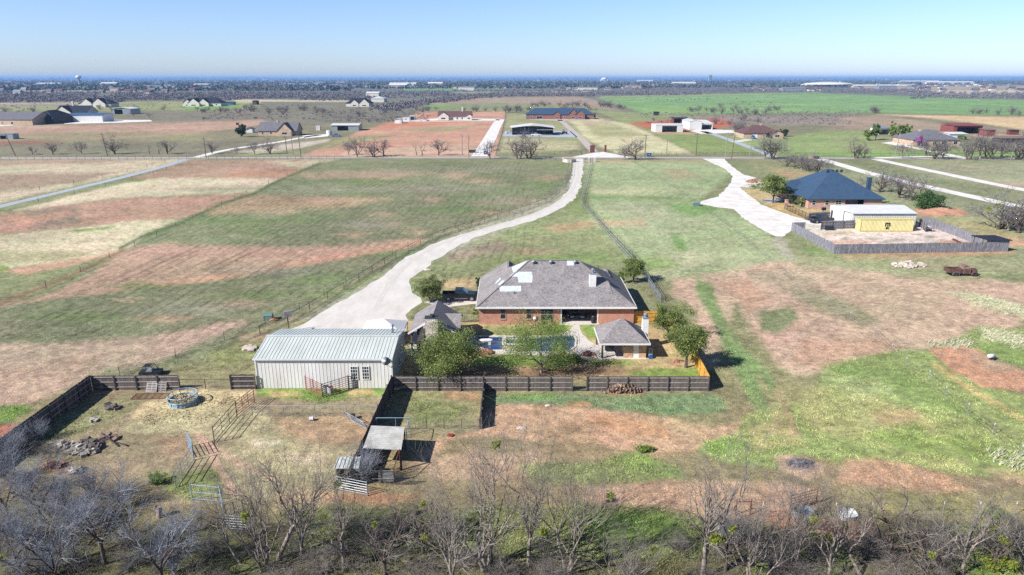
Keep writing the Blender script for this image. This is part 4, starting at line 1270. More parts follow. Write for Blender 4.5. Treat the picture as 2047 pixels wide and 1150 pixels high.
part(MB().tube((0, 0, 0), (0, -0.35, 0.1), 0.03).tube((0, -0.35, 0.1), (0.1, -0.42, 0.4), 0.03), 'arm', dark_metal, t)
d_ = MB().lathe((0, 0, 0), [(0.02, 0.0), (0.3, 0.05), (0.48, 0.14)], 16)
M_ = Matrix.Translation((0.1, -0.5, 0.55)) @ Matrix.Rotation(R(40), 4, 'Y') @ Matrix.Rotation(R(50), 4, 'X')
d_.v = [tuple(M_ @ Vector(p)) for p in d_.v]
part(d_, 'dish', galv, t, smooth=True)
# white canopy behind the shop
org = (-17.1, 85.6, 0)
t = thing('canopy_tent', 'white peaked canopy tent standing behind the steel workshop', 'tent', org)
cn = MB()
for a, b in [((-19.9, 83.4), (-14.3, 83.4)), ((-14.3, 83.4), (-14.3, 88.2)), ((-14.3, 88.2), (-19.9, 88.2)), ((-19.9, 88.2), (-19.9, 83.4))]:
    cn.poly([(a[0], a[1], 2.1), (b[0], b[1], 2.1), (-17.1, 85.8, 3.25)])
    cn.poly([(a[0], a[1], 1.85), (b[0], b[1], 1.85), (b[0], b[1], 2.1), (a[0], a[1], 2.1)])
part(cn, 'canopy', canvas_white, t, org)
for a in (-19.85, -14.35):
    for b in (83.45, 88.15):
        part(MB().tube((a, b, 0), (a, b, 2.05), 0.04), 'leg', galv, t, org)

# ================================================================ OUTDOOR KITCHEN PAVILION
org = (-10.2, 85.8, 0)
pav = thing('stone_pavilion', 'grey shingled outdoor kitchen pavilion with a pale stone chimney by the pool', 'pavilion', org)
rf = MB().gable(-13.35, -7.15, 82.1, 89.7, 2.6, 4.55, 'y', 0.14)
rf.gable(-9.6, -6.75, 84.1, 88.9, 2.62, 3.75, 'x', 0.13)
proof = part(rf, 'roof', shingle_grey, pav, org)
part(MB().beam((-13.35, 82.04, 2.53), (-10.25, 82.04, 4.47), 0.08, 0.2).beam((-7.15, 82.04, 2.53), (-10.25, 82.04, 4.47), 0.08, 0.2), 'fascia', white_paint, pav, org)
ch = part(MB().box(-11.0, -9.4, 81.1, 82.0, 0, 4.95), 'chimney', limestone, pav, org)
part(MB().box(-11.05, -9.35, 81.05, 82.05, 4.95, 5.03).lathe((-10.1, 81.55, 5.03), [(0.25, 0), (0.25, 0.18), (0.32, 0.2), (0.3, 0.32)], 10), 'chimney_cap', dark_metal, ch, org)
part(MB().box(-12.9, -7.6, 88.6, 88.9, 0, 2.46), 'rear_wall', limestone, pav, org)
for a, b in [(-13.0, 82.6), (-7.5, 82.6), (-13.0, 88.4), (-6.95, 84.5)]:
    part(MB().box(a - 0.12, a + 0.12, b - 0.12, b + 0.12, 0, 2.5), 'post', post_wood, pav, org)
part(MB().box(-12.4, -11.3, 82.5, 88.0, 0, 0.95).box(-12.45, -11.25, 82.45, 88.05, 0.95, 1.02), 'counter', fence_dark, pav, org)
tag(MB().prism([(-13.6, 81.0), (-6.6, 81.0), (-6.6, 89.2), (-13.6, 89.2)], 0.0, 0.05).build('pavilion_slab', concrete), kind='structure')

# ================================================================ POOL HOUSE
org = (14.1, 82.2, 0)
ph = thing('pool_house', 'small hip roofed pool house with a tan stone wall and a white door', 'pool house', org)
part(MB().hip(10.95, 17.2, 79.25, 85.2, 2.3, 0.76, 0.13), 'roof', shingle_grey, ph, org)
part(MB().box(10.87, 17.28, 79.15, 79.245, 2.12, 2.31).box(10.87, 10.945, 79.245, 85.2, 2.12, 2.31).box(17.205, 17.28, 79.245, 85.2, 2.12, 2.31), 'fascia', white_paint, ph, org)
part(MB().box(14.15, 15.3, 80.1, 80.4, 0, 2.17).box(16.05, 16.95, 80.1, 80.4, 0, 2.17).box(14.15, 14.45, 80.4, 84.8, 0, 2.17).box(16.65, 16.95, 80.4, 84.8, 0, 2.17).box(14.45, 16.65, 84.5, 84.8, 0, 2.17).box(15.3, 16.05, 80.1, 80.4, 2.08, 2.17), 'wall', sandstone, ph, org)
d_ = part(MB().box(15.3, 16.05, 80.14, 80.2, 0.02, 2.08), 'door', white_paint, ph, org)
part(MB().box(15.36, 15.42, 80.06, 80.14, 0.95, 1.05), 'handle', dark_metal, d_, org)
for a, b in [(11.4, 80.0), (11.25, 84.6)]:
    part(MB().box(a - 0.11, a + 0.11, b - 0.11, b + 0.11, 0, 2.17), 'post', post_wood, ph, org)
ch = part(MB().box(17.0, 17.75, 83.4, 84.2, 0, 4.1), 'chimney', white_paint, ph, org)
part(MB().box(16.95, 17.8, 83.35, 84.25, 4.1, 4.2).lathe((17.38, 83.8, 4.2), [(0.18, 0), (0.18, 0.3), (0.3, 0.32), (0.28, 0.5), (0.05, 0.6)], 10), 'chimney_cap', grey_metal, ch, org)
t = thing('barbecue_grill', 'dark barbecue grill standing under the pool house roof', 'grill', (12.6, 82.3, 0.05))
part(MB().box(-0.55, 0.55, -0.3, 0.3, 0.15, 0.9), 'cabinet', plastic_black, t)
part(MB().xprism([(-0.3, 0.9), (0.3, 0.9), (0.28, 1.1), (0.1, 1.22), (-0.15, 1.2), (-0.28, 1.05)], -0.5, 0.5), 'lid', dark_metal, t)
part(MB().box(-1.0, -0.55, -0.28, 0.28, 0.82, 0.88), 'side_shelf', rust_pale, t)
tag(MB().prism([(10.9, 79.75), (17.0, 79.75), (17.0, 84.9), (10.9, 84.9)], 0.0, 0.045).build('pool_house_slab', concrete), kind='structure')
t = thing('hand_truck', 'blue hand truck leaning against the right of the pool house', 'hand truck', (17.55, 80.15, 0))
part(MB().path([(-0.2, 0, 0.1), (-0.2, 0.05, 1.0), (-0.1, 0.07, 1.25), (0.1, 0.07, 1.25), (0.2, 0.05, 1.0), (0.2, 0, 0.1)], 0.03).path([(-0.2, 0.02, 0.5), (0.2, 0.02, 0.5)], 0.03).path([(-0.2, 0.03, 0.8), (0.2, 0.03, 0.8)], 0.03), 'frame', white_plastic, t)
part(MB().box(-0.25, 0.25, -0.35, 0.0, 0.02, 0.3).box(-0.2, 0.2, -0.3, 0.0, 0.3, 0.5), 'cargo_box', blue_plastic, t)
for sx in (-1, 1):
    part(MB().tube((sx * 0.24, 0.05, 0.14), (sx * 0.32, 0.05, 0.14), 0.14, None, 12), 'wheel', tyre_m, t)

# ================================================================ POOL, DECK, PATHS, YARD PIECES
sheet('pool_deck', [(930, 672.5), (960, 671), (1085, 671), (1120, 667), (1138, 660), (1146, 652), (1143, 641), (1158, 641), (1159, 656), (1165, 669), (1177, 681), (1192, 690), (1202, 716), (1165, 717), (1120, 713), (1060, 711), (1010, 709), (985, 708), (960, 707), (920, 700)], 0.02, concrete, 0.0)
o = sheet('pool_water', [(944, 673), (1075, 675), (1105, 673.5), (1130, 671.5), (1148, 671.5), (1152, 680), (1150, 694), (1138, 703), (1090, 705), (1032, 704), (1005, 701.5), (979, 701.5), (962, 697), (944, 690)], 0.028, water_m)
cop = MB()
pw = [GX(u, v) for u, v in [(944, 673), (1075, 675), (1105, 673.5), (1130, 671.5), (1148, 671.5), (1152, 680), (1150, 694), (1138, 703), (1090, 705), (1032, 704), (1005, 701.5), (979, 701.5), (962, 697), (944, 690)]]
for a, b in zip(pw, pw[1:] + pw[:1]):
    cop.beam((a[0], a[1], 0.06), (b[0], b[1], 0.06), 0.3, 0.09)
tag(cop.build('pool_coping', concrete), kind='structure')
x0, y0 = GX(1004, 703)
t = thing('spa_wall', 'pale stone raised spa wall standing at the near edge of the pool', 'spa', (x0, y0, 0))
part(MB().box(0, 3.1, 0, 0.5, 0, 0.9).box(0, 0.45, 0.5, 2.6, 0, 0.9).box(2.65, 3.1, 0.5, 2.6, 0, 0.9).box(0.45, 2.65, 2.2, 2.6, 0, 0.9), 'wall', limestone, t)
part(MB().box(-0.05, 3.15, -0.05, 0.55, 0.9, 0.97).box(-0.05, 0.5, 0.55, 2.65, 0.9, 0.97), 'cap', concrete, t)
part(MB().box(0.45, 2.65, 0.5, 2.2, 0.6, 0.72), 'water', water_m, t)
x0, y0 = GX(976, 689)
t = thing('pool_slide', 'white stone diving ledge standing in the dark water of the pool', 'pool ledge', (x0, y0, 0))
part(MB().prism([(-1.3, 0.0), (-0.6, -0.25), (0.4, -0.2), (0.6, 0.2), (0.1, 0.45), (-0.9, 0.35)], 0.55, 0.7), 'ledge', white_paint, t)
part(MB().box(0.0, 0.35, -0.15, 0.2, 0.0, 0.55).box(-0.9, -0.6, -0.1, 0.2, 0, 0.55), 'support', limestone, t)
random.seed(11)


def rock(loc, size, m, name='boulder', label=None, cat='boulder', group=None, flat=0.6, n=9):
    mb = MB()
    vs, fs = [], []
    rings = [(0.0, 0.92), (0.35, 1.0), (0.7, 0.8), (1.0, 0.35)]
    ph_ = random.random() * 6
    rad = [1 + random.uniform(-0.28, 0.28) for _ in range(n)]
    for z, r in rings:
        for i in range(n):
            a = 2 * math.pi * i / n + ph_
            q = r * rad[i] * (1 + random.uniform(-0.1, 0.1))
            vs.append((q * size[0] * math.cos(a), q * size[1] * math.sin(a), z * size[2] * (1 + random.uniform(-0.12, 0.12))))
    for k in range(3):
        for i in range(n):
            j = (i + 1) % n
            fs.append((k * n + i, k * n + j, (k + 1) * n + j, (k + 1) * n + i))
    fs.append(tuple(3 * n + i for i in range(n)))
    mb.add(vs, fs)
    o = mb.build(name, m)
    o.location = loc
    return tag(o, label, cat, group)


rock((*GX(974, 706), 0.02), (0.95, 0.6, 0.55), stone_red, label='red sandstone boulder at the left end of the pool deck')
rock((*GX(1175, 710), 0.02), (0.9, 0.55, 0.5), stone_red, label='red sandstone boulder on the deck left of the pool house')
rock((*GX(1126, 712), 0.0), (0.45, 0.4, 0.6), stone_red, label='orange boulder half hidden by the light green tree')
rock((*GX(855, 541), 0.0), (0.7, 0.35, 0.35), stone_pale, name='landscape_rock', label='flat pale rock on the verge of the main driveway', cat='rock')
rock((*GX(547, 641), 0.0), (0.6, 0.35, 0.35), stone_red, name='landscape_rock', label='tan rock lying against the green utility box', cat='rock')
rock((*GX(1096, 812), 0.0), (0.3, 0.25, 0.2), stone_pale, name='landscape_rock', label='small white rock on red soil below the back fence', cat='rock')
rock((*GX(1043, 856), 0.0), (0.6, 0.4, 0.15), stone_pale, name='landscape_rock', label='flat pale slab in the orange dirt below the pen', cat='rock')
mb = MB()
for i in range(16):
    a, r_ = random.uniform(0, 6.28), random.uniform(0, 1.6)
    mb.obox((r_ * math.cos(a), r_ * 0.6 * math.sin(a), 0.06 + i * 0.006), (random.uniform(0.5, 1.1), random.uniform(0.4, 0.8), 0.14), random.uniform(0, 3))
o = mb.build('slab_pile', stone_pale)
o.location = (*GX(507, 697), 0)
tag(o, 'low heap of pale flat slabs on the grass left of the workshop', 'rock pile')
# utility box, basketball hoop
x0, y0 = GX(537, 639)
t = thing('utility_box', 'green ground transformer box beside the drive fence', 'utility box', (x0, y0, 0), 0.1)
part(MB().box(-0.62, 0.62, -0.5, 0.5, 0.0, 0.75), 'cabinet', green_box, t)
part(MB().xprism([(-0.55, 0.75), (0.55, 0.75), (0.45, 0.95), (-0.45, 0.95)], -0.66, 0.66), 'lid', green_box, t)
x0, y0 = GX(578, 662)
t = thing('basketball_hoop', 'basketball hoop with a white backboard behind the workshop roof', 'basketball hoop', (x0, y0, 0), 0.5)
part(MB().tube((0, 0, 0), (0, 0, 2.7), 0.06), 'pole', dark_metal, t)
part(MB().box(-0.55, 0.55, -0.3, -0.25, 2.2, 3.0), 'backboard', white_plastic, t)
part(MB().lathe((0, -0.55, 2.4), [(0.22, 0), (0.24, 0.02)], 14), 'rim', red_pipe, t)


# ================================================================ FENCES
def board_fence(label, pts, h, m, rm=None, rail_side=-1, spacing=2.45, world=True, bw=0.14, postm=None, top=0.0):
    P = [Vector((p[0], p[1], 0)) if world else G(*p) for p in pts]
    org = tuple(P[0])
    t = thing('wooden_fence', label, 'fence', org)
    rm = rm or rail_grey
    for a, b in zip(P, P[1:]):
        d = b - a
        L_ = d.length
        d.normalize()
        n = Vector((-d.y, d.x, 0)) * rail_side
        bd = MB()
        k = max(1, int(L_ / bw))
        ang = math.atan2(d.y, d.x)
        for i in range(k):
            c = a + d * ((i + 0.5) * L_ / k)
            hh = h + random.uniform(-0.03, 0.03)
            bd.obox((c.x, c.y, hh / 2), (L_ / k * random.uniform(0.86, 0.97), 0.022, hh), ang + random.uniform(-0.02, 0.02))
        part(bd, 'board_panel', m, t, org)
        for z in (0.22 * h, 0.56 * h, 0.88 * h):
            p, q = a + n * 0.05, b + n * 0.05
            part(MB().beam((p.x, p.y, z), (q.x, q.y, z), 0.06, 0.09), 'rail', rm, t, org)
        kp = max(1, round(L_ / spacing))
        for i in range(kp + 1):
            c = a + d * (i * L_ / kp) + n * 0.12
            if i == kp and b is not P[-1]:
                continue
            part(MB().box(c.x - 0.05, c.x + 0.05, c.y - 0.05, c.y + 0.05, 0, h - 0.04 + top), 'post', postm or post_wood, t, org)
    return t


random.seed(21)
board_fence('weathered grey backyard fence with posts facing the corral, left of its gate', [(-13.44, 70.65), (6.85, 70.62)], 1.83, fence_grey)
board_fence('weathered grey backyard fence with posts, right of its gate by the woodpile', [(8.45, 70.62), (22.2, 70.6)], 1.83, fence_grey)
board_fence('fresh golden cedar fence along the right side of the backyard', [(22.3, 70.65), (22.75, 79.6), (22.4, 92.9)], 1.83, fence_gold, fence_gold, 1, postm=fence_gold)
board_fence('short golden cedar fence joining the brick house corner', [(17.6, 93.0), (21.2, 93.0)], 1.83, fence_gold, fence_gold, -1, postm=fence_gold)
board_fence('tall dark board fence running from the workshop down to the tin shelter', [(-13.5, 70.55), (-13.75, 58.6), (-14.0, 51.2)], 2.0, fence_dark, rail_side=-1)
board_fence('dark board fence along the left edge of the corral', [(-47.6, 70.65), (-47.6, 56.0), (-47.6, 40.0)], 1.95, fence_dark, rail_side=1)
board_fence('brown board fence at the back of the corral behind the pallets', [(-47.45, 70.75), (-37.8, 70.95)], 1.83, fence_grey)
board_fence('short brown board fence butted to the workshop left corner', [(-32.0, 71.05), (-29.2, 71.1)], 1.83, fence_dark)
# backyard gate
t = thing('garden_gate', 'black metal gate with an arched top in the backyard fence', 'gate', (7.65, 70.55, 0))
g_ = MB().path([(-0.75, 0, 0.1), (-0.75, 0, 1.3), (-0.4, 0, 1.5), (0, 0, 1.58), (0.4, 0, 1.5), (0.75, 0, 1.3), (0.75, 0, 0.1), (-0.75, 0, 0.1)], 0.035)
part(g_, 'frame', dark_metal, t)
b_ = MB()
for i in range(9):
    xx = -0.6 + i * 0.15
    b_.tube((xx, 0, 0.1), (xx, 0, 1.58 - abs(xx) * 0.35), 0.012)
part(b_, 'bar_grid', dark_metal, t)
for sx in (-1, 1):
    part(MB().box(sx * 0.85 - 0.07, sx * 0.85 + 0.07, -0.07, 0.07, 0, 1.8), 'post', post_wood, t)


def iron_fence(label, pts, h, m, spacing=2.0, pick=0.25, name='iron_fence'):
    P = [Vector((p[0], p[1], 0)) for p in pts]
    org = tuple(P[0])
    t = thing(name, label, 'fence', org)
    rl, pk = MB(), MB()
    for a, b in zip(P, P[1:]):
        for z in (0.12, h - 0.12):
            rl.beam((a.x, a.y, z), (b.x, b.y, z), 0.04, 0.05)
        L_ = (b - a).length
        k = int(L_ / pick)
        for i in range(k + 1):
            c = a.lerp(b, i / max(k, 1))
            pk.box(c.x - 0.012, c.x + 0.012, c.y - 0.012, c.y + 0.012, 0.06, h)
        k = max(1, round(L_ / spacing))
        for i in range(k + 1):
            c = a.lerp(b, i / k)
            part(MB().box(c.x - 0.04, c.x + 0.04, c.y - 0.04, c.y + 0.04, 0, h + 0.08), 'post', m, t, org)
    part(rl, 'rail', m, t, org)
    part(pk, 'picket_row', m, t, org)
    return t


iron_fence('black iron fence between the stone pavilion and the brick house', [(-7.4, 93.4), (-4.8, 93.4)], 1.5, dark_metal)


def wire_fence(name, label, pts, h, nw, spacing, pm, pr=0.035, wm=None, wr=0.008, cap=None, world=False, rails=(), rm=None, rr=0.04, lean=0.0, mesh=0.0, cat='fence'):
    """posts, wires and (if asked) pipe rails along a line on the land"""
    P = [Vector((p[0], p[1], 0)) if world else G(*p) for p in pts]
    org = tuple(P[0])
    t = thing(name, label, cat, org)
    wires, rl = MB(), MB()
    np_ = 0
    for a, b in zip(P, P[1:]):
        for i in range(nw):
            z = h * (0.15 + 0.8 * i / max(1, nw - 1))
            wires.beam((a.x, a.y, z), (b.x, b.y, z), wr * 2, wr * 2)
        for z in rails:
            rl.tube((a.x, a.y, z), (b.x, b.y, z), rr, rr, 5)
        if mesh:
            k = int((b - a).length / mesh)
            for i in range(k):
                c = a.lerp(b, i / k)
                wires.beam((c.x, c.y, 0.05), (c.x, c.y, h * 0.95), wr * 1.6, wr * 1.6)
    # posts spaced along the whole line
    D = [0]
    for a, b in zip(P, P[1:]):
        D.append(D[-1] + (b - a).length)
    k = min(98, max(1, round(D[-1] / spacing)))
    for i in range(k + 1):
        s_ = D[-1] * i / k
        j = 0
        while j < len(P) - 2 and D[j + 1] < s_:
            j += 1
        c = P[j].lerp(P[j + 1], (s_ - D[j]) / max(1e-6, D[j + 1] - D[j]))
        lx, ly = random.uniform(-lean, lean), random.uniform(-lean, lean)
        hh = h * random.uniform(0.97, 1.05)
        po = part(MB().tube((c.x, c.y, 0), (c.x + lx, c.y + ly, hh), pr, pr * 0.9, 6), 'post', pm, t, org)
        if cap:
            part(MB().tube((c.x + lx * 0.85, c.y + ly * 0.85, hh * 0.86), (c.x + lx, c.y + ly, hh + 0.03), pr * 1.6, None, 6), 'post_cap', cap, po, org)
    if nw:
        part(wires, 'wire', wm or wire_m, t, org)
    if rails:
        part(rl, 'rail', rm or pm, t, org)
    return t


random.seed(31)
# pipe fence lines hugging the main driveway
wire_fence('pipe_fence', 'dark pipe fence along the left side of the main driveway', [(1144, 327), (1141, 352), (1130, 378), (1098, 402), (1040, 424), (960, 447), (880, 472), (800, 510), (700, 572), (600, 632), (520, 668)], 1.25, 3, 5.5, dark_pipe, 0.05, rails=(1.2,), rr=0.035, lean=0.03)
wire_fence('wire_fence', 'thin wire fence running outside the left driveway pipe fence down to the corral', [(1138, 327), (1130, 362), (1085, 398), (980, 434), (862, 470), (780, 512), (690, 570), (590, 625), (470, 672), (240, 752)], 1.2, 5, 7.0, dark_pipe, 0.035, lean=0.04)
wire_fence('pipe_fence', 'pale pipe fence along the right side of the main driveway and lawn', [(1181, 327), (1168, 380), (1160, 410), (1200, 455), (1250, 510), (1296, 566), (1318, 600)], 1.25, 3, 5.5, galv, 0.045, rails=(1.2, 0.7), rr=0.035)
wire_fence('wire_fence', 'brown wire fence just right of the pale driveway pipe fence', [(1185, 327), (1172, 385), (1165, 408), (1206, 452), (1258, 506), (1306, 566), (1330, 602)], 1.2, 4, 7.0, dark_pipe, 0.04)
wire_fence('pipe_fence', 'galvanised panel fence beside the tree at the right of the brick house', [(1287, 552), (1300, 574), (1320, 606)], 1.4, 0, 2.6, galv, 0.045, world=False, rails=(0.3, 0.6, 0.95, 1.35), rr=0.03)
# west fields
wire_fence('wire_fence', 'wire fence along the left edge of the pale field lane', [(0, 396), (120, 373), (240, 348), (330, 326)], 1.3, 4, 14, rust_pipe, 0.06)
wire_fence('wire_fence', 'wire fence along the right edge of the pale field lane', [(0, 423), (60, 408), (200, 376), (300, 352), (378, 322)], 1.3, 4, 14, rust_pipe, 0.06)
wire_fence('wire_fence', 'rusty wire fence crossing the west meadow beside bare red soil', [(0, 612), (100, 572), (230, 512), (350, 455), (460, 402), (560, 358), (640, 326)], 1.2, 4, 10, rust_pipe, 0.05, lean=0.05)
wire_fence('pipe_fence', 'dark pipe fence along the near edge of the county road, west of the meadow', [(-200, 317.5), (0, 319.5), (200, 319.5), (390, 319)], 1.4, 2, 3.6, dark_metal, 0.06, rails=(1.3,), rr=0.05)
wire_fence('pipe_fence', 'dark pipe fence along the near edge of the county road, from lane to pole', [(402, 319), (600, 318.6), (700, 318.6)], 1.4, 2, 3.4, dark_metal, 0.06, rails=(1.3,), rr=0.05)
wire_fence('pipe_fence', 'dark rail fence across the road in front of the straw paddock', [(1000, 310), (1100, 310.5), (1182, 304)], 1.4, 2, 3.2, dark_metal, 0.06, rails=(1.3, 0.7), rr=0.05)
wire_fence('pipe_fence', 'dark rail fence across the road from the rusty gate pillar eastwards', [(1212, 304), (1300, 309.5), (1520, 311.5)], 1.4, 2, 3.4, dark_metal, 0.06, rails=(1.3, 0.7), rr=0.05)
wire_fence('pipe_fence', 'dark rail fence across the road before the tan roofed houses', [(1590, 312), (1900, 313), (2060, 313)], 1.4, 2, 4.2, dark_metal, 0.06, rails=(1.3,), rr=0.05)
wire_fence('wire_fence', 'wire fence between the red plough land and the straw paddock', [(991, 312), (1004, 268), (1012, 226)], 1.3, 4, 6, dark_metal, 0.07)
wire_fence('wire_fence', 'thin wire fence across the centre pasture toward the gravel drive', [(1260, 322), (1300, 345), (1360, 385), (1410, 420), (1460, 455), (1520, 508), (1580, 560)], 1.1, 4, 7.5, pole_grey, 0.045, lean=0.06)
wire_fence('wire_fence', 'white capped post fence crossing the pink scalded pasture', [(1590, 590), (1645, 607), (1700, 640), (1745, 668), (1782, 705)], 1.2, 3, 7.0, galv, 0.03, cap=white_plastic)
wire_fence('wire_fence', 'white capped post fence crossing the bright green pasture', [(1810, 733), (1842, 746), (1874, 780), (1912, 812), (1953, 844), (1996, 878), (2040, 914)], 1.25, 3, 4.5, galv, 0.03, cap=white_plastic)
wire_fence('wire_fence', 'white capped post fence beside the water troughs, in front of the brush', [(1450, 1034), (1690, 1034), (1840, 1031), (2000, 1030), (2100, 1030)], 1.25, 2, 3.1, galv, 0.028, cap=white_plastic)
wire_fence('chain_link_fence', 'chain link fence across the corral between red panels and dark boards', [(505, 833), (755, 833)], 1.3, 4, 3.0, galv, 0.04, rails=(1.25,), rr=0.025, mesh=0.35)
wire_fence('chain_link_fence', 'low chain link fence behind the blue hay ring', [(361, 778), (462, 778)], 1.25, 4, 2.7, dark_pipe, 0.04, rails=(1.2,), rr=0.025, mesh=0.35)
wire_fence('chain_link_fence', 'wire pen fence right of the tin shelter below the backyard', [(818, 858), (958, 859)], 1.2, 4, 2.0, dark_pipe, 0.035, rails=(0.02,), rr=0.05, rm=pole_grey, mesh=0.3)
x0, y0 = GX(960, 858)
t = thing('wooden_fence', 'low dark board fence seen end on between the pen and the orange dirt', 'fence', (x0, y0, 0))
part(MB().box(-0.06, 0.06, 0, 11.2, 0.05, 1.2), 'board_panel', fence_dark, t)
for i in range(6):
    part(MB().box(0.061, 0.2, i * 2.2 - 0.08, i * 2.2 + 0.08, 0, 1.3), 'post', post_wood, t)


def panel(name, label, a, b, h, nb, m, r=0.028, tilt=0.0, world=False, uprights=3, fm=None, cat='corral panel'):
    """welded pipe corral panel between two points of the land"""
    A = Vector((a[0], a[1], 0)) if world else G(*a)
    B = Vector((b[0], b[1], 0)) if world else G(*b)
    t = thing(name, label, cat, tuple(A))
    D = B - A
    up = Vector((0, 0, 1))
    if tilt:
        n = Vector((-D.y, D.x, 0)).normalized()
        up = (up * math.cos(tilt) + n * math.sin(tilt)).normalized()
    f, bars_ = MB(), MB()
    lo, hi = up * 0.12 + Vector((0, 0, 0.03)), up * h
    f.path([lo, hi, D + hi, D + lo, lo], r * 1.25, 6)
    for i in range(1, nb - 1):
        q = up * (0.12 + (h - 0.12) * i / (nb - 1))
        bars_.tube(q, D + q, r, r, 5)
    for i in range(1, uprights):
        q = D * (i / uprights)
        bars_.tube(q + lo, q + hi, r, r, 5)
    for q in (Vector((0, 0, 0)), D):
        part(MB().tube(q, q + up * (h + 0.12), r * 1.5), 'leg', fm or m, t)
    part(f, 'frame', fm or m, t)
    part(bars_, 'bar_grid', m, t)
    return t


panel('corral_panel', 'red pipe corral panel angled out from the workshop wall', (612, 779), (645, 795), 1.6, 7, red_pipe)
panel('corral_panel', 'red and grey pipe panel meeting the barrels below the workshop windows', (645, 795), (697, 778), 1.6, 7, red_pipe, fm=dark_pipe)
panel('corral_panel', 'short dark pipe panel at the right end of the red panels', (698, 779), (716, 776), 1.6, 6, dark_pipe)
panel('corral_panel', 'red pipe gate standing above the paler dark panel by the hay', (474, 833), (509, 805), 1.7, 6, red_pipe)
panel('corral_panel', 'dark pipe panel running from the red gate toward the dirt path', (429, 886), (474, 833), 1.7, 4, dark_pipe)
panel('corral_panel', 'pale blue pipe gate standing open beside the dirt path', (388, 915), (377, 893), 1.6, 6, blue_pipe)
panel('corral_panel', 'long dark pipe panel trailing from the blue gate toward the brush', (352, 975), (388, 920), 1.5, 4, galv)
panel('corral_panel', 'grey pipe gate lying along the path end, above the brush', (385, 1000), (444, 1006), 1.5, 3, blue_pipe)
panel('corral_panel', 'blue pipe gate standing edge on among the lower brush', (450, 1045), (443, 1010), 1.7, 4, blue_pipe)
panel('corral_panel', 'thin galvanised pipe gate low in the brush beside the blue gate', (446, 1058), (493, 1062), 1.3, 6, galv)
panel('corral_panel', 'leaning grey ladder panel propped on the dark board fence', (740, 862), (700, 840), 1.5, 5, galv, tilt=0.5)
panel('corral_panel', 'grey pipe gate closing the front of the small tin shed', (674, 980), (735, 992), 1.35, 6, galv)
panel('corral_panel', 'rusty pipe gate standing behind the oval water trough', (1578, 1022), (1631, 1008), 1.45, 6, rust_pipe)
t = thing('pipe_gate', 'rusty square pipe frame standing alone on the pink dirt', 'gate frame', tuple(G(1470, 1030)))
w_ = G(1499, 1029) - G(1470, 1030)
for q in (Vector((0, 0, 0)), w_):
    part(MB().tube(q, q + Vector((0, 0, 1.45)), 0.05), 'post', rust_pipe, t)
part(MB().tube(Vector((0, 0, 1.25)), w_ + Vector((0, 0, 1.25)), 0.04), 'crossbar', rust_pipe, t)
t = thing('pen_gate', 'pale blue framed wire gate between the dark fence and the tin shelter', 'gate', (-13.4, 60.6, 0))
part(MB().path([(0, 0, 0.1), (0, 0, 1.9), (3.3, 0, 1.9), (3.3, 0, 0.1), (0, 0, 0.1)], 0.035).path([(1.9, 0, 0.1), (1.9, 0, 1.9)], 0.025).path([(3.3, 0, 1.9), (3.3, -2.2, 1.9), (3.3, -2.2, 0)], 0.035), 'frame', blue_pipe, t)
# ---- shelters
org = (-11.7, 56.3, 0)
t = thing('tin_shelter', 'open livestock shelter with a sloping pale ribbed tin roof', 'shelter', org)
r_ = MB()
A_, B_, C_, D_ = (-13.45, 54.65, 2.0), (-9.95, 54.3, 2.0), (-10.15, 57.9, 2.3), (-13.4, 58.15, 2.3)
r_.add([A_, B_, C_, D_] + [(p[0], p[1], p[2] + 0.03) for p in (A_, B_, C_, D_)], [(3, 2, 1, 0), (4, 5, 6, 7), (0, 1, 5, 4), (1, 2, 6, 5), (2, 3, 7, 6), (3, 0, 4, 7)])
for i in range(13):
    f_ = i / 12
    p, q = Vector(A_).lerp(Vector(D_), f_), Vector(B_).lerp(Vector(C_), f_)
    r_.beam(p + Vector((0, 0, 0.05)), q + Vector((0, 0, 0.05)), 0.06, 0.05)
part(r_, 'roof', old_tin, t, org)
for p in (A_, B_, C_, D_):
    part(MB().box(p[0] * 0.99 - 0.22, p[0] * 0.99 - 0.1, p[1] - 0.06, p[1] + 0.06, 0, p[2] - 0.01), 'post', dark_pipe, t, org)
part(MB().box(-13.35, -10.4, 57.75, 57.82, 0.1, 2.1), 'rear_wall', dark_metal, t, org)
t = thing('stock_pen', 'rusty post and rail stock pen in front of the tin shelter', 'pen', (-10.1, 52.2, 0))
part(MB().path([(0, 2.0, 0), (0.05, 2.0, 2.2), (-0.2, 0, 1.5), (-0.2, 0, 0)], 0.04), 'gate_arm', rust_pipe, t)
part(MB().box(-3.6, -0.2, -0.05, 0.0, 0.4, 0.48).box(-3.6, -0.2, -0.05, 0.0, 1.2, 1.28), 'rail', pole_grey, t)
part(MB().box(-1.6, -0.3, 0.05, 0.1, 0.1, 1.2), 'sheet_panel', grey_metal, t)
for i in range(4):
    part(MB().box(-3.6 + i * 1.12 - 0.05, -3.6 + i * 1.12 + 0.05, 0.0, 0.1, 0, 1.5), 'post', post_wood, t)
mb = MB()
for i in range(18):
    mb.path([(-0.1 + i * 0.1, -0.3, 0.02), (-0.1 + i * 0.1, -0.3, 1.0)], 0.012, 4)
for i in range(8):
    mb.path([(-0.1, -0.3, 0.05 + i * 0.13), (1.6, -0.3, 0.05 + i * 0.13)], 0.012, 4)
part(mb, 'mesh_panel', dark_metal, t)
org = (-14.3, 52.4, 0)
t = thing('tin_shed', 'small lean-to shed with a ribbed tin roof against the dark fence', 'shed', org)
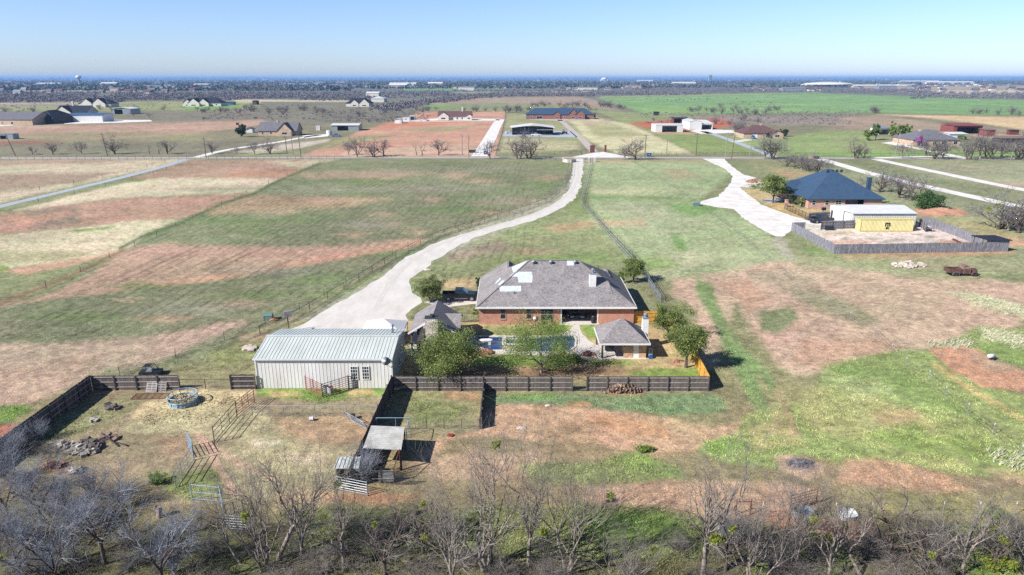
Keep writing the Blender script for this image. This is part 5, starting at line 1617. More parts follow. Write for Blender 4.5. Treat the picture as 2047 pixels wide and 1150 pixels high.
r_ = MB().add([(-15.35, 51.75, 1.7), (-13.25, 51.75, 1.7), (-13.4, 53.3, 1.9), (-15.3, 53.3, 1.9), (-15.35, 51.75, 1.74), (-13.25, 51.75, 1.74), (-13.4, 53.3, 1.94), (-15.3, 53.3, 1.94)], [(3, 2, 1, 0), (4, 5, 6, 7), (0, 1, 5, 4), (1, 2, 6, 5), (2, 3, 7, 6), (3, 0, 4, 7)])
for i in range(7):
    f_ = i / 6
    r_.beam((-15.35 + 2.1 * f_, 51.75, 1.76), (-15.3 + 1.9 * f_, 53.3, 1.96), 0.07, 0.06)
part(r_, 'roof', roof_metal, t, org)
part(MB().box(-15.25, -15.2, 51.9, 53.2, 0, 1.7).box(-15.2, -13.45, 53.15, 53.2, 0, 1.88), 'wall', fence_dark, t, org)
for a in (-15.22, -13.45):
    part(MB().box(a - 0.05, a + 0.05, 51.85, 51.95, 0, 1.68), 'post', post_wood, t, org)

# ================================================================ CORRAL THINGS
random.seed(41)
x0, y0 = GX(367, 806)
t = thing('hay_ring', 'pale blue round hay feeder ring full of old hay', 'hay feeder', (x0, y0, 0))
rg = MB()
n_ = 20
for z, r_ in ((0.1, 1.45), (0.55, 1.48), (1.1, 1.5)):
    for i in range(n_):
        a, b = 2 * math.pi * i / n_, 2 * math.pi * (i + 1) / n_
        rg.tube((r_ * math.cos(a), r_ * math.sin(a), z), (r_ * math.cos(b), r_ * math.sin(b), z), 0.05, None, 5)
for i in range(12):
    a = 2 * math.pi * i / 12
    rg.tube((1.45 * math.cos(a), 1.45 * math.sin(a), 0.05), (1.5 * math.cos(a + 0.12), 1.5 * math.sin(a + 0.12), 1.1), 0.045, None, 5)
part(rg, 'ring_frame', blue_pipe, t)
sk = MB()
for i in range(n_):
    a, b = 2 * math.pi * i / n_, 2 * math.pi * (i + 1) / n_
    sk.poly([(1.44 * math.cos(a), 1.44 * math.sin(a), 0.1), (1.44 * math.cos(b), 1.44 * math.sin(b), 0.1), (1.46 * math.cos(b), 1.46 * math.sin(b), 0.5), (1.46 * math.cos(a), 1.46 * math.sin(a), 0.5)])
part(sk, 'ring_sheet', blue_pipe, t)
hm = MB()
for i in range(420):
    a, r_ = random.uniform(0, 6.28), 1.3 * math.sqrt(random.random())
    c = Vector((r_ * math.cos(a), r_ * math.sin(a), random.uniform(0.05, 1.0 - r_ * 0.35)))
    d = Vector((random.uniform(-1, 1), random.uniform(-1, 1), random.uniform(-0.3, 0.5))) * 0.3
    hm.beam(c - d * 0.5, c + d * 0.5, 0.07, 0.03)
o = part(hm, 'hay_heap', hay_m, None)
o.location = (x0, y0, 0)
tag(o, 'heap of loose yellow hay inside the blue feeder ring', 'hay')
hs = MB()
for i in range(900):
    q = random.choice([(410, 800, 60, 16), (340, 825, 50, 20), (460, 800, 40, 14), (400, 830, 80, 20), (300, 840, 20, 10)])
    u_, v_ = random.gauss(q[0], q[2] * 0.5), random.gauss(q[1], q[3] * 0.5)
    if v_ < 782:
        continue
    c = G(u_, v_, random.uniform(0.0, 0.10))
    d = Vector((random.uniform(-1, 1), random.uniform(-1, 1), random.uniform(-0.1, 0.25))) * random.uniform(0.05, 0.16)
    hs.beam(c - d, c + d, random.uniform(0.02, 0.06), 0.03)
tag(hs.build('hay_litter', hay_m), 'old hay trampled over the ground around the feeder ring', 'hay', kind='stuff')


def pallet(name, label, loc, rz, tilt, m, w=1.2, l=1.1):
    t = thing(name, label, 'pallet', loc, rz)
    M_ = Matrix.Rotation(tilt, 4, 'X')
    mb, nb = MB(), MB()
    for i in range(7):
        y = l * i / 6
        mb.box(-w / 2, w / 2, y - 0.05, y + 0.05, 0.10, 0.125)
    for x in (-w / 2 + 0.05, 0, w / 2 - 0.05):
        nb.box(x - 0.04, x + 0.04, -0.05, l + 0.05, 0.0, 0.098)
    for q in (mb, nb):
        q.v = [tuple(M_ @ Vector(p)) for p in q.v]
    part(mb, 'deck_board', m, t)
    part(nb, 'bearer', m, t)


wood_pale = mat('pale_pallet_wood', S(196, 188, 184), 0.9, 0.15, 3)
x0, y0 = GX(303, 784)
pallet('wooden_pallet', 'pale pallet leaning on the brown corral fence', (x0, y0, 0.02), 0, R(58), wood_pale)
x0, y0 = GX(316, 784)
pallet('wooden_pallet', 'second pallet leaning just right of the pale one, darker', (x0 + 0.25, y0 + 0.2, 0.02), 0.05, R(64), rail_grey)
x0, y0 = GX(300, 793)
t = thing('corral_panel', 'rusty red pipe gate lying flat on the ground before the pallets', 'corral panel', (x0, y0, 0.06), 0.06)
fl = MB().path([(-1.8, -0.7, 0), (1.8, -0.7, 0), (1.8, 0.7, 0), (-1.8, 0.7, 0), (-1.8, -0.7, 0)], 0.03)
part(fl, 'frame', rust_pipe, t)
fl = MB()
for i in range(1, 6):
    fl.tube((-1.8, -0.7 + i * 0.233, 0), (1.8, -0.7 + i * 0.233, 0), 0.018)
for i in range(1, 5):
    fl.tube((-1.8 + i * 0.72, -0.7, 0.0), (-1.8 + i * 0.72, 0.7, 0.0), 0.018)
part(fl, 'bar_grid', rust_pipe, t)


def drum(label, loc, r, h, m, lying=False, rz=0.0, cat='barrel', name='barrel'):
    t = thing(name, label, cat, loc, rz)
    b = MB().lathe((0, 0, 0), [(r * 0.94, 0), (r, h * 0.04), (r * 0.97, h * 0.3), (r, h * 0.33), (r * 0.97, h * 0.36), (r * 0.97, h * 0.63), (r, h * 0.66), (r * 0.97, h * 0.7), (r, h * 0.97), (r * 0.94, h)], 14)
    c = MB().lathe((0, 0, h), [(r * 0.86, 0.0), (r * 0.86, 0.015), (0.02, 0.02)], 14)
    if lying:
        M_ = Matrix.Translation((0, 0, r)) @ Matrix.Rotation(R(90), 4, 'Y')
        for q in (b, c):
            q.v = [tuple(M_ @ Vector(p)) for p in q.v]
    part(b, 'shell', m, t, smooth=False)
    part(c, 'lid', dark_metal, t)


drum('white bucket lying on its side in the corral dirt', (*GX(619, 841), 0), 0.22, 0.42, white_plastic, True, 0.1, 'bucket', 'bucket')
drum('dark rubber tub on its side by the chain link fence end', (*GX(702, 838), 0), 0.3, 0.4, plastic_black, True, 0.4, 'tub', 'rubber_tub')
drum('pale grey drum among the red corral panels, left one', (*GX(652, 783), 0), 0.35, 0.7, galv)
drum('pale grey drum among the red corral panels, right one', (*GX(661, 785), 0), 0.35, 0.7, white_plastic)
# utility buggy behind the fence
x0, y0 = GX(303, 750)
t = thing('utility_buggy', 'black off road buggy parked behind the corral back fence', 'buggy', (x0, y0, 0), 0.15)
t.scale = (0.85, 0.85, 0.78)
part(MB().xprism([(-0.7, 0.35), (0.7, 0.35), (0.7, 0.75), (-0.7, 0.8)], -1.4, 1.4), 'body', plastic_black, t)
cg = MB()
for s_ in (-0.6, 0.6):
    cg.path([(0.75, s_, 0.75), (0.35, s_, 1.65), (-0.75, s_, 1.65), (-0.85, s_, 0.75)], 0.04)
cg.path([(0.35, -0.6, 1.65), (0.35, 0.6, 1.65)], 0.04).path([(-0.75, -0.6, 1.65), (-0.75, 0.6, 1.65)], 0.04)
part(cg, 'roll_cage', dark_metal, t)
part(MB().box(-0.7, 0.2, -0.55, 0.55, 1.66, 1.70), 'roof_panel', plastic_black, t)
part(MB().box(-0.5, 0.3, -0.55, 0.55, 0.7, 0.9), 'seat', grey_metal, t)
for a in (-0.95, 0.95):
    for b in (-0.72, 0.72):
        part(MB().tube((a, b - 0.12, 0.32), (a, b + 0.12, 0.32), 0.32, None, 14), 'wheel', tyre_m, t)
# rubble heaps
random.seed(43)


def rubble(name, label, u0, v0, ru, rv, n, smin, smax, m, zmax=0.5, cat='rock pile'):
    c0 = G(u0, v0)
    mb = MB()
    for i in range(n):
        a, r_ = random.uniform(0, 6.28), random.random() ** 0.7
        p = G(u0 + ru * r_ * math.cos(a), v0 + rv * r_ * math.sin(a)) - c0
        s_ = random.uniform(smin, smax)
        mb.obox((p.x, p.y, s_ * 0.2 + random.uniform(0, zmax) * (1 - r_)), (s_, s_ * random.uniform(0.5, 0.9), s_ * random.uniform(0.3, 0.55)), random.uniform(0, 3), 0, random.uniform(-0.4, 0.4), random.uniform(-0.4, 0.4))
    o = mb.build(name, m)
    o.location = c0
    return tag(o, label, cat)


rubble('limestone_pile', 'grey limestone rubble, left heap in the corral', 122, 896, 26, 10, 60, 0.25, 0.75, stone_grey)
rubble('limestone_pile', 'grey limestone rubble, long middle heap in the corral', 160, 902, 36, 10, 75, 0.25, 0.7, stone_grey)
rubble('board_pile', 'heap of broken dark boards and slabs right of the limestone rubble', 182, 892, 24, 10, 40, 0.3, 0.9, fence_grey, 0.4, 'scrap heap')
rubble('board_pile', 'red and white scrap sheets lying past the rubble', 218, 876, 18, 6, 14, 0.3, 0.8, rust_pale, 0.2, 'scrap heap')
rubble('brick_pile', 'low red clay heap below the limestone rubble', 112, 930, 20, 8, 26, 0.2, 0.5, stone_red, 0.2)
rubble('limestone_pile', 'grey stones half hidden in brush below the rubble', 152, 942, 16, 6, 26, 0.25, 0.6, stone_grey, 0.3)
rubble('board_pile', 'brown scrap boards scattered on the grass near the back fence', 225, 815, 16, 5, 18, 0.3, 0.7, fence_grey, 0.1, 'scrap heap')
rubble('block_pile', 'pale concrete chunks in the weeds near the left fence', 190, 842, 8, 4, 7, 0.3, 0.6, stone_grey, 0.1)
rubble('rubble_pile', 'white and pink rubble spread near the neighbour fence corner', 1818, 531, 34, 6, 75, 0.3, 0.9, stone_pale, 0.4)
rubble('rubble_pile', 'ash and charred stones in the burn pit', 1600, 927, 28, 8, 110, 0.08, 0.3, ash_m, 0.12, 'burn pit')
rubble('landscape_stones', 'brown boulders edging the neighbour drive by the oak', 1508, 364, 12, 2.4, 16, 0.5, 1.1, stone_red, 0.3)
t = tag(MB().tube((0, 0, 0), (0.1, 0.05, 0.95), 0.24, 0.2, 9).tube((0.05, 0, 0.3), (-0.3, 0.1, 1.0), 0.15, 0.13, 8).build('tree_stump', bark_grey), 'pale forked tree stump standing among the brush', 'stump')
t.location = G(319, 1034)
# firewood
random.seed(47)
mb = MB()
for i in range(330):
    x = random.gauss(0, 0.95)
    h = max(0, 1.05 * (1 - (abs(x) / 2.3) ** 1.6))
    z = random.uniform(0.06, max(0.1, h))
    a = random.uniform(-0.7, 0.7)
    c = Vector((x, random.uniform(-0.75, 0.55), z))
    d = Vector((math.sin(a), -math.cos(a), random.uniform(-0.3, 0.3))) * 0.23
    mb.tube(c - d, c + d, random.uniform(0.05, 0.11), None, 6)
o = mb.build('firewood_pile', log_m)
o.location = (*GX(1245, 781), 0)
tag(o, 'heap of split firewood against the outside of the backyard fence', 'woodpile')


def trough(label, loc, a, b, h, m, rz, tip=0.0):
    t = thing('water_trough', label, 'trough', loc, rz)
    o_, i_ = MB(), MB()
    n = 20
    vs = []
    for k, (s_, z) in enumerate([(0.96, 0), (1.0, h), (1.04, h), (1.04, h + 0.04), (0.97, h + 0.04), (0.93, 0.06)]):
        for i in range(n):
            q = 2 * math.pi * i / n
            cx = math.copysign(abs(math.cos(q)) ** 0.7, math.cos(q))
            cy = math.copysign(abs(math.sin(q)) ** 0.7, math.sin(q))
            vs.append((a * s_ * cx, b * s_ * cy, z))
    fs = []
    for k in range(5):
        for i in range(n):
            j = (i + 1) % n
            fs.append((k * n + i, k * n + j, (k + 1) * n + j, (k + 1) * n + i))
    fs.append(tuple(range(5 * n, 6 * n)))
    fs.append(tuple(range(n - 1, -1, -1)))
    o_.add(vs, fs)
    i_.prism([(a * 0.93 * math.cos(2 * math.pi * i / n), b * 0.93 * math.sin(2 * math.pi * i / n)) for i in range(n)], h * 0.5, h * 0.55)
    if tip:
        M_ = Matrix.Translation((0, 0, abs(math.sin(tip)) * b)) @ Matrix.Rotation(tip, 4, 'X')
        for q in (o_, i_):
            q.v = [tuple(M_ @ Vector(p)) for p in q.v]
    part(o_, 'tank', m, t)
    part(i_, 'water' if not tip else 'bottom_sheet', water_m if not tip else m, t)


trough('grey oval stock tank before the rusty gate', (*GX(1605, 1033), 0), 0.8, 0.55, 0.62, galv, 0.05)
trough('empty white rimmed oval tub tipped toward the camera', (*GX(1692, 1035), 0), 0.75, 0.5, 0.4, white_plastic, 0.1, 0.18)
x0, y0 = GX(1980, 719)
t = thing('water_tank', 'small white tank on two wheels in the red clay patch', 'tank', (x0, y0, 0), 0.3)
tk = MB().lathe((0, 0, 0), [(0.12, -0.5), (0.26, -0.42), (0.26, 0.42), (0.12, 0.5)], 14)
M_ = Matrix.Translation((0, 0, 0.5)) @ Matrix.Rotation(R(90), 4, 'Y')
tk.v = [tuple(M_ @ Vector(p)) for p in tk.v]
part(tk, 'tank', white_plastic, t, smooth=True)
for s_ in (-0.35, 0.35):
    part(MB().tube((0.2, s_ - 0.06, 0.2), (0.2, s_ + 0.06, 0.2), 0.2, None, 12), 'wheel', tyre_m, t)
t = thing('wheelbarrow', 'red shovel head and pale handle lying near the pen', 'shovel', (*GX(895, 871), 0.03), -0.2)
part(MB().tube((-1.4, 0.2, 0.02), (0, 0, 0.05), 0.03), 'handle', pole_grey, t)
part(MB().prism([(0, -0.2), (0.5, -0.25), (0.6, 0), (0.5, 0.25), (0, 0.2)], 0, 0.12), 'blade', red_pipe, t)
t.name = 'shovel'
rubble('debris_pile', 'red toy scraps and stones by the oak in the backyard corner', 1352, 722, 12, 4, 14, 0.12, 0.35, stone_red, 0.08, 'scrap heap')
tag(MB().beam(G(232, 884, 0.1), G(252, 890, 0.2), 0.12, 0.1).beam(G(203, 866, 0.4), G(236, 892, 0.1), 0.1, 0.1).build('loose_plank', fence_dark), 'dark loose plank leaning over the scrap beyond the rubble', 'plank')


# ================================================================ VEHICLES
def wheel(t, x, y, r, w=0.26):
    o = part(MB().tube((x, y - w / 2, r), (x, y + w / 2, r), r, None, 18), 'wheel', tyre_m, t)
    s_ = 1 if y > 0 else -1
    part(MB().tube((x, y + s_ * w / 2, r), (x, y + s_ * (w / 2 + 0.015), r), r * 0.62, r * 0.5, 14), 'rim', rim_m, o)
    return o


def pickup(name, label, loc, rz, paint, group=None, detail=True, cat='pickup truck', sc=1.0):
    t = thing(name, label, cat, loc, rz, group)
    t.scale = (sc, sc, sc)
    W_ = 0.98
    b = MB()
    # front half: hood, cab base; bed as walls so that it is hollow
    b.xprism([(-W_, 0.5), (W_, 0.5), (W_, 1.18), (-W_, 1.18)], -0.95, 1.2)
    b.add([(1.2, -W_, 0.5), (2.85, -0.9, 0.5), (2.85, 0.9, 0.5), (1.2, W_, 0.5), (1.2, -W_, 1.2), (2.8, -0.88, 1.08), (2.8, 0.88, 1.08), (1.2, W_, 1.2), (2.0, -W_, 1.18), (2.0, W_, 1.18), (2.0, -W_, 0.5), (2.0, W_, 0.5)],
          [(0, 10, 8, 4), (10, 1, 5, 8), (3, 7, 9, 11), (11, 9, 6, 2), (4, 8, 9, 7), (8, 5, 6, 9), (1, 2, 6, 5), (0, 3, 11, 10), (10, 11, 2, 1)])
    b.box(-2.85, -0.951, -W_, -W_ + 0.08, 0.55, 1.22)
    b.box(-2.85, -0.951, W_ - 0.08, W_, 0.55, 1.22)
    b.box(-2.85, -2.77, -W_ + 0.081, W_ - 0.081, 0.55, 1.2)
    b.box(-2.77, -0.951, -W_ + 0.081, W_ - 0.081, 0.6, 0.72)
    part(b, 'body', paint, t)
    c = MB()
    zt, zb = 1.88, 1.18
    lo = [(-0.95, -0.92), (1.25, -0.92), (1.25, 0.92), (-0.95, 0.92)]
    hi = [(-0.72, -0.72), (0.45, -0.72), (0.45, 0.72), (-0.72, 0.72)]
    c.add([(p[0], p[1], zb + 0.003) for p in lo] + [(p[0], p[1], zt) for p in hi], [(3, 2, 1, 0), (4, 5, 6, 7), (0, 1, 5, 4), (1, 2, 6, 5), (2, 3, 7, 6), (3, 0, 4, 7)])
    cab = part(c, 'cab', paint, t)

    def quad(a, b_, u0, u1, v0, v1, off):
        P = [Vector(x) for x in (a[0], a[1], b_[1], b_[0])]  # lo0, lo1, hi1, hi0

        def at(u, v):
            return P[0].lerp(P[1], u).lerp(P[3].lerp(P[2], u), v)
        n = (P[1] - P[0]).cross(P[3] - P[0]).normalized() * off
        return [at(u0, v0) + n, at(u1, v0) + n, at(u1, v1) + n, at(u0, v1) + n]
    Lo = [(p[0], p[1], zb) for p in lo]
    Hi = [(p[0], p[1], zt) for p in hi]
    for i, j, spans in ((1, 2, [(0.06, 0.94)]), (3, 0, [(0.08, 0.92)]), (0, 1, [(0.1, 0.5), (0.54, 0.9)]), (2, 3, [(0.1, 0.46), (0.5, 0.9)])):
        for s_ in spans:
            part(MB().poly(quad((Lo[i], Lo[j]), (Hi[i], Hi[j]), s_[0], s_[1], 0.14, 0.88, 0.012)), 'window', glass, cab)
    for x in (-1.85, 1.85):
        for y in (-0.86, 0.86):
            wheel(t, x, y, 0.4)
    if detail:
        part(MB().box(2.86, 2.98, -0.92, 0.92, 0.48, 0.72), 'bumper', chrome if paint is not paint_white else plastic_black, t)
        part(MB().box(-2.98, -2.86, -0.92, 0.92, 0.5, 0.68), 'bumper', plastic_black, t)
        part(MB().box(2.83, 2.88, -0.5, 0.5, 0.74, 1.02), 'grille', plastic_black, t)
        for s_ in (-1, 1):
            part(MB().box(2.82, 2.875, s_ * 0.7 - 0.16, s_ * 0.7 + 0.16, 0.8, 1.02), 'headlight', lamp_glass, t)
            part(MB().box(-2.875, -2.84, s_ * 0.9 - 0.07, s_ * 0.9 + 0.07, 0.8, 1.15), 'tail_light', red_pipe, t)
            part(MB().box(0.95, 1.1, s_ * 1.03 - 0.09, s_ * 1.03 + 0.09, 1.2, 1.38), 'mirror', plastic_black, t)
            part(MB().box(-0.9, 1.2, s_ * 0.99 - 0.01, s_ * 0.99 + 0.01, 0.42, 0.5), 'step', chrome, t)
    return t


x0, y0 = GX(921, 602)
pickup('pickup_truck', 'black crew cab pickup parked on the pad beside the brick house', (x0 - 0.1, y0 + 0.7, 0.02), 0.02, paint_black)
x0, y0 = GX(1643, 446)
pickup('pickup_truck', 'dark navy pickup by the board fence of the white steel barn', (x0, y0 + 0.6, 0.02), 0.28, paint_navy, sc=1.06)
# old rusted farm truck
x0, y0 = GX(1931, 553)
t = thing('rusted_truck', 'rusted vintage farm truck sunk in the pasture, brown bed and green fender', 'old truck', (x0, y0 + 0.9, 0), -0.06)
bd = MB().box(-3.0, -0.75, -0.95, -0.88, 0.62, 1.3).box(-3.0, -0.75, 0.88, 0.95, 0.62, 1.3).box(-3.0, -2.93, -0.879, 0.879, 0.62, 1.3).box(-0.82, -0.75, -0.879, 0.879, 0.62, 1.4).box(-2.93, -0.82, -0.879, 0.879, 0.6, 0.68)
part(bd, 'bed', rust_red, t)
cb = MB()
cb.add([(-0.65, -0.8, 0.45), (0.75, -0.8, 0.45), (0.75, 0.8, 0.45), (-0.65, 0.8, 0.45), (-0.68, -0.8, 1.35), (0.78, -0.78, 1.3), (0.78, 0.78, 1.3), (-0.68, 0.8, 1.35), (-0.55, -0.65, 1.95), (0.35, -0.62, 1.95), (0.35, 0.62, 1.95), (-0.55, 0.65, 1.95), (-0.1, -0.5, 2.06), (-0.1, 0.5, 2.06)],
       [(3, 2, 1, 0), (0, 1, 5, 4), (1, 2, 6, 5), (2, 3, 7, 6), (3, 0, 4, 7), (4, 5, 9, 8), (5, 6, 10, 9), (6, 7, 11, 10), (7, 4, 8, 11), (8, 9, 12), (9, 10, 13, 12), (10, 11, 13), (11, 8, 12, 13)])
cab = part(cb, 'cab', rust_pale, t)
part(MB().poly([(0.4, -0.735, 1.4), (0.62, -0.74, 1.4), (0.28, -0.65, 1.85), (-0.3, -0.67, 1.85), (-0.4, -0.77, 1.4)]), 'window', glass, cab)
part(MB().box(-0.35, 0.62, -0.815, -0.802, 0.5, 1.3), 'door', rust_red, cab)
hd = MB().xprism([(-0.5, 0.5), (0.5, 0.5), (0.55, 0.9), (0.45, 1.2), (0.2, 1.34), (-0.2, 1.34), (-0.45, 1.2), (-0.55, 0.9)], 0.781, 2.0)
hd.add([(2.0, -0.5, 0.5), (2.0, 0.5, 0.5), (2.25, -0.35, 0.45), (2.25, 0.35, 0.45), (2.0, 0.45, 1.2), (2.0, -0.45, 1.2), (2.2, 0.3, 1.05), (2.2, -0.3, 1.05)], [(2, 3, 6, 7), (0, 2, 7, 5), (1, 4, 6, 3), (5, 7, 6, 4)])
part(hd, 'hood', rust_red, t, smooth=False)
for x, m_, s2 in ((-1.75, rust_green, 0.62), (1.55, rust_red, 0.6)):
    for s_ in (-1, 1):
        fd = MB()
        for i in range(8):
            a, b = math.pi * i / 8, math.pi * (i + 1) / 8
            y1, y2 = s_ * 0.62, s_ * 1.02
            fd.add([(x + s2 * math.cos(a), y1, 0.3 + s2 * math.sin(a)), (x + s2 * math.cos(b), y1, 0.3 + s2 * math.sin(b)), (x + s2 * math.cos(b), y2, 0.3 + s2 * 0.95 * math.sin(b)), (x + s2 * math.cos(a), y2, 0.3 + s2 * 0.95 * math.sin(a)),
                    (x + s2 * 0.75 * math.cos(a), y2, 0.3 + s2 * 0.72 * math.sin(a)), (x + s2 * 0.75 * math.cos(b), y2, 0.3 + s2 * 0.72 * math.sin(b))], [(0, 1, 2, 3), (3, 2, 5, 4)])
        part(fd, 'fender', m_, t)
        part(MB().tube((x, s_ * 0.7, 0.28), (x, s_ * 0.9, 0.28), 0.36, None, 14), 'wheel', dark_metal, t)

# ================================================================ NEIGHBOUR: BLUE-ROOF HOUSE, BARN, CONTAINER
org = (90.0, 184.5, 0)
t = thing('brick_house', 'pink brick house under a dark slate blue hip roof, behind the white barn', 'house', org)
hx0, hx1, hy0, hy1 = 79.7, 100.9, 183.0, 206.5
part(MB().box(80.3, 90.3, 183.6, 183.9, 0, 2.5).box(95.4, 100.3, 183.6, 183.9, 0, 2.5).box(90.3, 95.4, 187, 187.3, 0, 2.5).box(80.3, 80.6, 183.9, 206, 0, 2.5).box(100.0, 100.3, 183.9, 206, 0, 2.5).box(80.6, 100.0, 205.7, 206, 0, 2.5), 'wall', brick_pink, t, org)
rf = MB().hip(hx0, hx1, hy0, hy1, 2.65, 0.62, 0.2)
rf.hip(76.2, 88.0, 193.5, 203.5, 2.66, 0.6, 0.19)
rr = part(rf, 'roof', shingle_dark, t, org)
for i in range(4):
    xx = 88.6 + i * 1.3
    part(MB().box(xx, xx + 0.5, 193.0, 193.7, 8.5, 9.2), 'roof_vent', dark_metal, rr, org)
part(MB().box(98.3, 99.3, 188.6, 189.6, 3.5, 7.6), 'chimney', shingle_dark, rr, org)
for a, b in ((81.3, 82.3), (84.8, 85.9), (87.6, 89.3)):
    window(t, org, a, b, 0.9, 2.2, 183.6, bars=(1 if b - a > 1.3 else 0, 1))
for i, y in enumerate((189.0, 193.0)):
    window(t, org, y, y + 1.2, 0.9, 2.1, 80.3, facing=-1, axis='y', bars=(0, 1))
for y in (194.2, 199.0):
    part(MB().box(77.0, 77.4, y, y + 0.4, 0, 2.5), 'porch_post', brick_pink, t, org)
# white steel barn
org = (87.5, 158.0, 0)
t = thing('steel_barn', 'white steel barn standing directly behind the yellow container', 'barn', org)
b0, b1, c0, c1, be, br_ = 80.0, 95.0, 158.2, 170.0, 3.5, 4.4
w_ = MB().xprism([(c0, 0), (c1, 0), (c1, be - 0.03), ((c0 + c1) / 2, br_ - 0.03), (c0, be - 0.03)], b0, b1)
x = b0 + 0.3
while x < b1 - 0.1:
    w_.box(x, x + 0.08, c0 - 0.05, c0, 0.02, be - 0.1)
    x += 0.6
part(w_, 'wall', white_metal, t, org)
r_ = MB().gable(b0 - 0.15, b1 + 0.15, c0 - 0.2, c1 + 0.2, be, br_ + 0.02, 'x', 0.05)
part(r_, 'roof', white_metal, t, org)
part(MB().box(b0 - 0.16, b1 + 0.16, c0 - 0.3, c0 - 0.21, be - 0.12, be), 'gutter', grey_metal, t, org)
part(MB().box(b0 - 0.06, b0 - 0.003, 159.3, 162.6, 0, 2.7), 'overhead_door', white_paint, t, org)
part(MB().box(b0 - 0.07, b0 - 0.003, 165.0, 166.0, 0, 2.1), 'door', white_plastic, t, org)
part(MB().box(b0 - 0.08, b0 - 0.004, 168.2, 169.0, 0.3, 2.3), 'window', dark_metal, t, org)
# container
org = (86.35, 154.4, 0)
t = thing('shipping_container', 'yellow corrugated shipping container with black lettering', 'shipping container', org)
cx0, cx1, cy0, cy1, chh = 80.25, 92.45, 154.4, 156.85, 2.8
w_ = MB()


def corrug(mb, a0, a1, yv, z0, z1, dirn, n):
    P = []
    for i in range(n):
        s_ = (a1 - a0) / n
        xx = a0 + i * s_
        P += [(xx, 0), (xx + s_ * 0.3, 0), (xx + s_ * 0.5, 0.045), (xx + s_ * 0.8, 0.045)]
    P.append((a1, 0))
    vs = [(p[0], yv + dirn * p[1], z0) for p in P] + [(p[0], yv + dirn * p[1], z1) for p in P]
    k = len(P)
    mb.add(vs, [(i, i + 1, k + i + 1, k + i) for i in range(k - 1)])


corrug(w_, cx0 + 0.12, cx1 - 0.12, cy0 + 0.02, 0.16, chh - 0.1, 1, 40)
w_.box(cx0 + 0.12, cx1 - 0.12, cy1 - 0.1, cy1 - 0.03, 0.16, chh - 0.1)
w_.box(cx0 + 0.13, cx1 - 0.13, cy0 + 0.1, cy1 - 0.11, chh - 0.08, chh - 0.03)
w_.box(cx1 - 0.1, cx1 - 0.04, cy0 + 0.1, cy1 - 0.1, 0.16, chh - 0.1)
part(w_, 'side_panel', yellow_box, t, org)
f_ = MB()
for a in (cx0, cx1 - 0.12):
    for b in (cy0, cy1 - 0.12):
        f_.box(a, a + 0.12, b, b + 0.12, 0, chh)
for z in (0.03, chh - 0.1):
    f_.box(cx0 + 0.12, cx1 - 0.12, cy0, cy0 + 0.09, z, z + 0.1)
    f_.box(cx0 + 0.12, cx1 - 0.12, cy1 - 0.09, cy1, z, z + 0.1)
    f_.box(cx0, cx0 + 0.09, cy0 + 0.12, cy1 - 0.12, z, z + 0.1)
    f_.box(cx1 - 0.09, cx1, cy0 + 0.12, cy1 - 0.12, z, z + 0.1)
part(f_, 'frame', yellow_deep, t, org)
for k in range(2):
    ya = cy0 + 0.13 + k * 1.1
    d_ = part(MB().box(cx0 + 0.02, cx0 + 0.08, ya, ya + 1.08, 0.15, chh - 0.12), 'door', yellow_box, t, org)
    for q in (0.3, 0.75):
        part(MB().tube((cx0 - 0.01, ya + q, 0.15), (cx0 - 0.01, ya + q, chh - 0.15), 0.025), 'lock_rod', galv, d_, org)


def lettering(body, size, m, bold=0.02, squash=1.0):
    cu = bpy.data.curves.new('lettering', 'FONT')
    cu.body = body
    cu.size = size
    cu.extrude = 0.012
    cu.offset = bold
    cu.align_x = 'CENTER'
    tmp = bpy.data.objects.new('tmp', cu)
    COL.objects.link(tmp)
    dg = bpy.context.evaluated_depsgraph_get()
    me = bpy.data.meshes.new_from_object(tmp.evaluated_get(dg))
    bpy.data.objects.remove(tmp)
    me.materials.clear()
    me.materials.append(m)
    o = bpy.data.objects.new('lettering', me)
    COL.objects.link(o)
    return o


for body, z, sz, bl in (('m', 1.26, 1.75, 0.05), ('sc', 0.58, 0.98, 0.04)):
    o = lettering(body, sz, plastic_black, bl)
    o.parent = t
    o.location = (86.45 - org[0], cy0 - 0.012 - org[1], z)
    o.rotation_euler = (R(90), 0, 0)
    o.scale = (0.98, 1, 1)
# yard fences of the neighbour
random.seed(51)
f1 = [G(1582, 462), G(1668, 508), G(2014, 503)]
board_fence('silvered board fence along the near and left sides of the container yard', f1, 2.0, fence_blue, rail_side=1, spacing=2.6)
board_fence('stub of silvered board fence at the left yard corner', [(G(1582, 462).x + 0.1, G(1582, 462).y + 0.1), (G(1582, 462).x + 3.2, G(1582, 462).y + 0.3)], 2.0, fence_blue, rail_side=1)
board_fence('silvered board fence along the right side of the container yard', [G(1843, 447), G(1962, 492)], 2.0, fence_blue, rail_side=1, spacing=2.6)
board_fence('short silvered board fence before the navy pickup, left of the barn', [G(1640, 459), G(1706, 457)], 2.0, fence_blue, rail_side=-1)
board_fence('short silvered board fence below the blue roofed house lawn', [G(1616, 440), G(1662, 437)], 1.8, fence_blue, rail_side=-1)
board_fence('short silvered board fence just right of the yellow container', [G(1838, 452), G(1851, 464)], 2.0, fence_blue, rail_side=-1)
iron_fence('black iron fence around the lawn left of the blue roofed house', [G(1568, 418), G(1590, 428), G(1616, 440)], 1.6, dark_metal)
t = thing('gate_pillars', 'brick gate pillar at the end of the iron lawn fence', 'pillar', tuple(G(1571, 414)))
part(MB().box(-0.35, 0.35, -0.35, 0.35, 0, 1.9), 'column', brick_pink, t)
part(MB().box(-0.42, 0.42, -0.42, 0.42, 1.9, 2.05), 'cap', sandstone, t)
t.name = 'gate_pillar'
x0, y0 = GX(1655, 459)
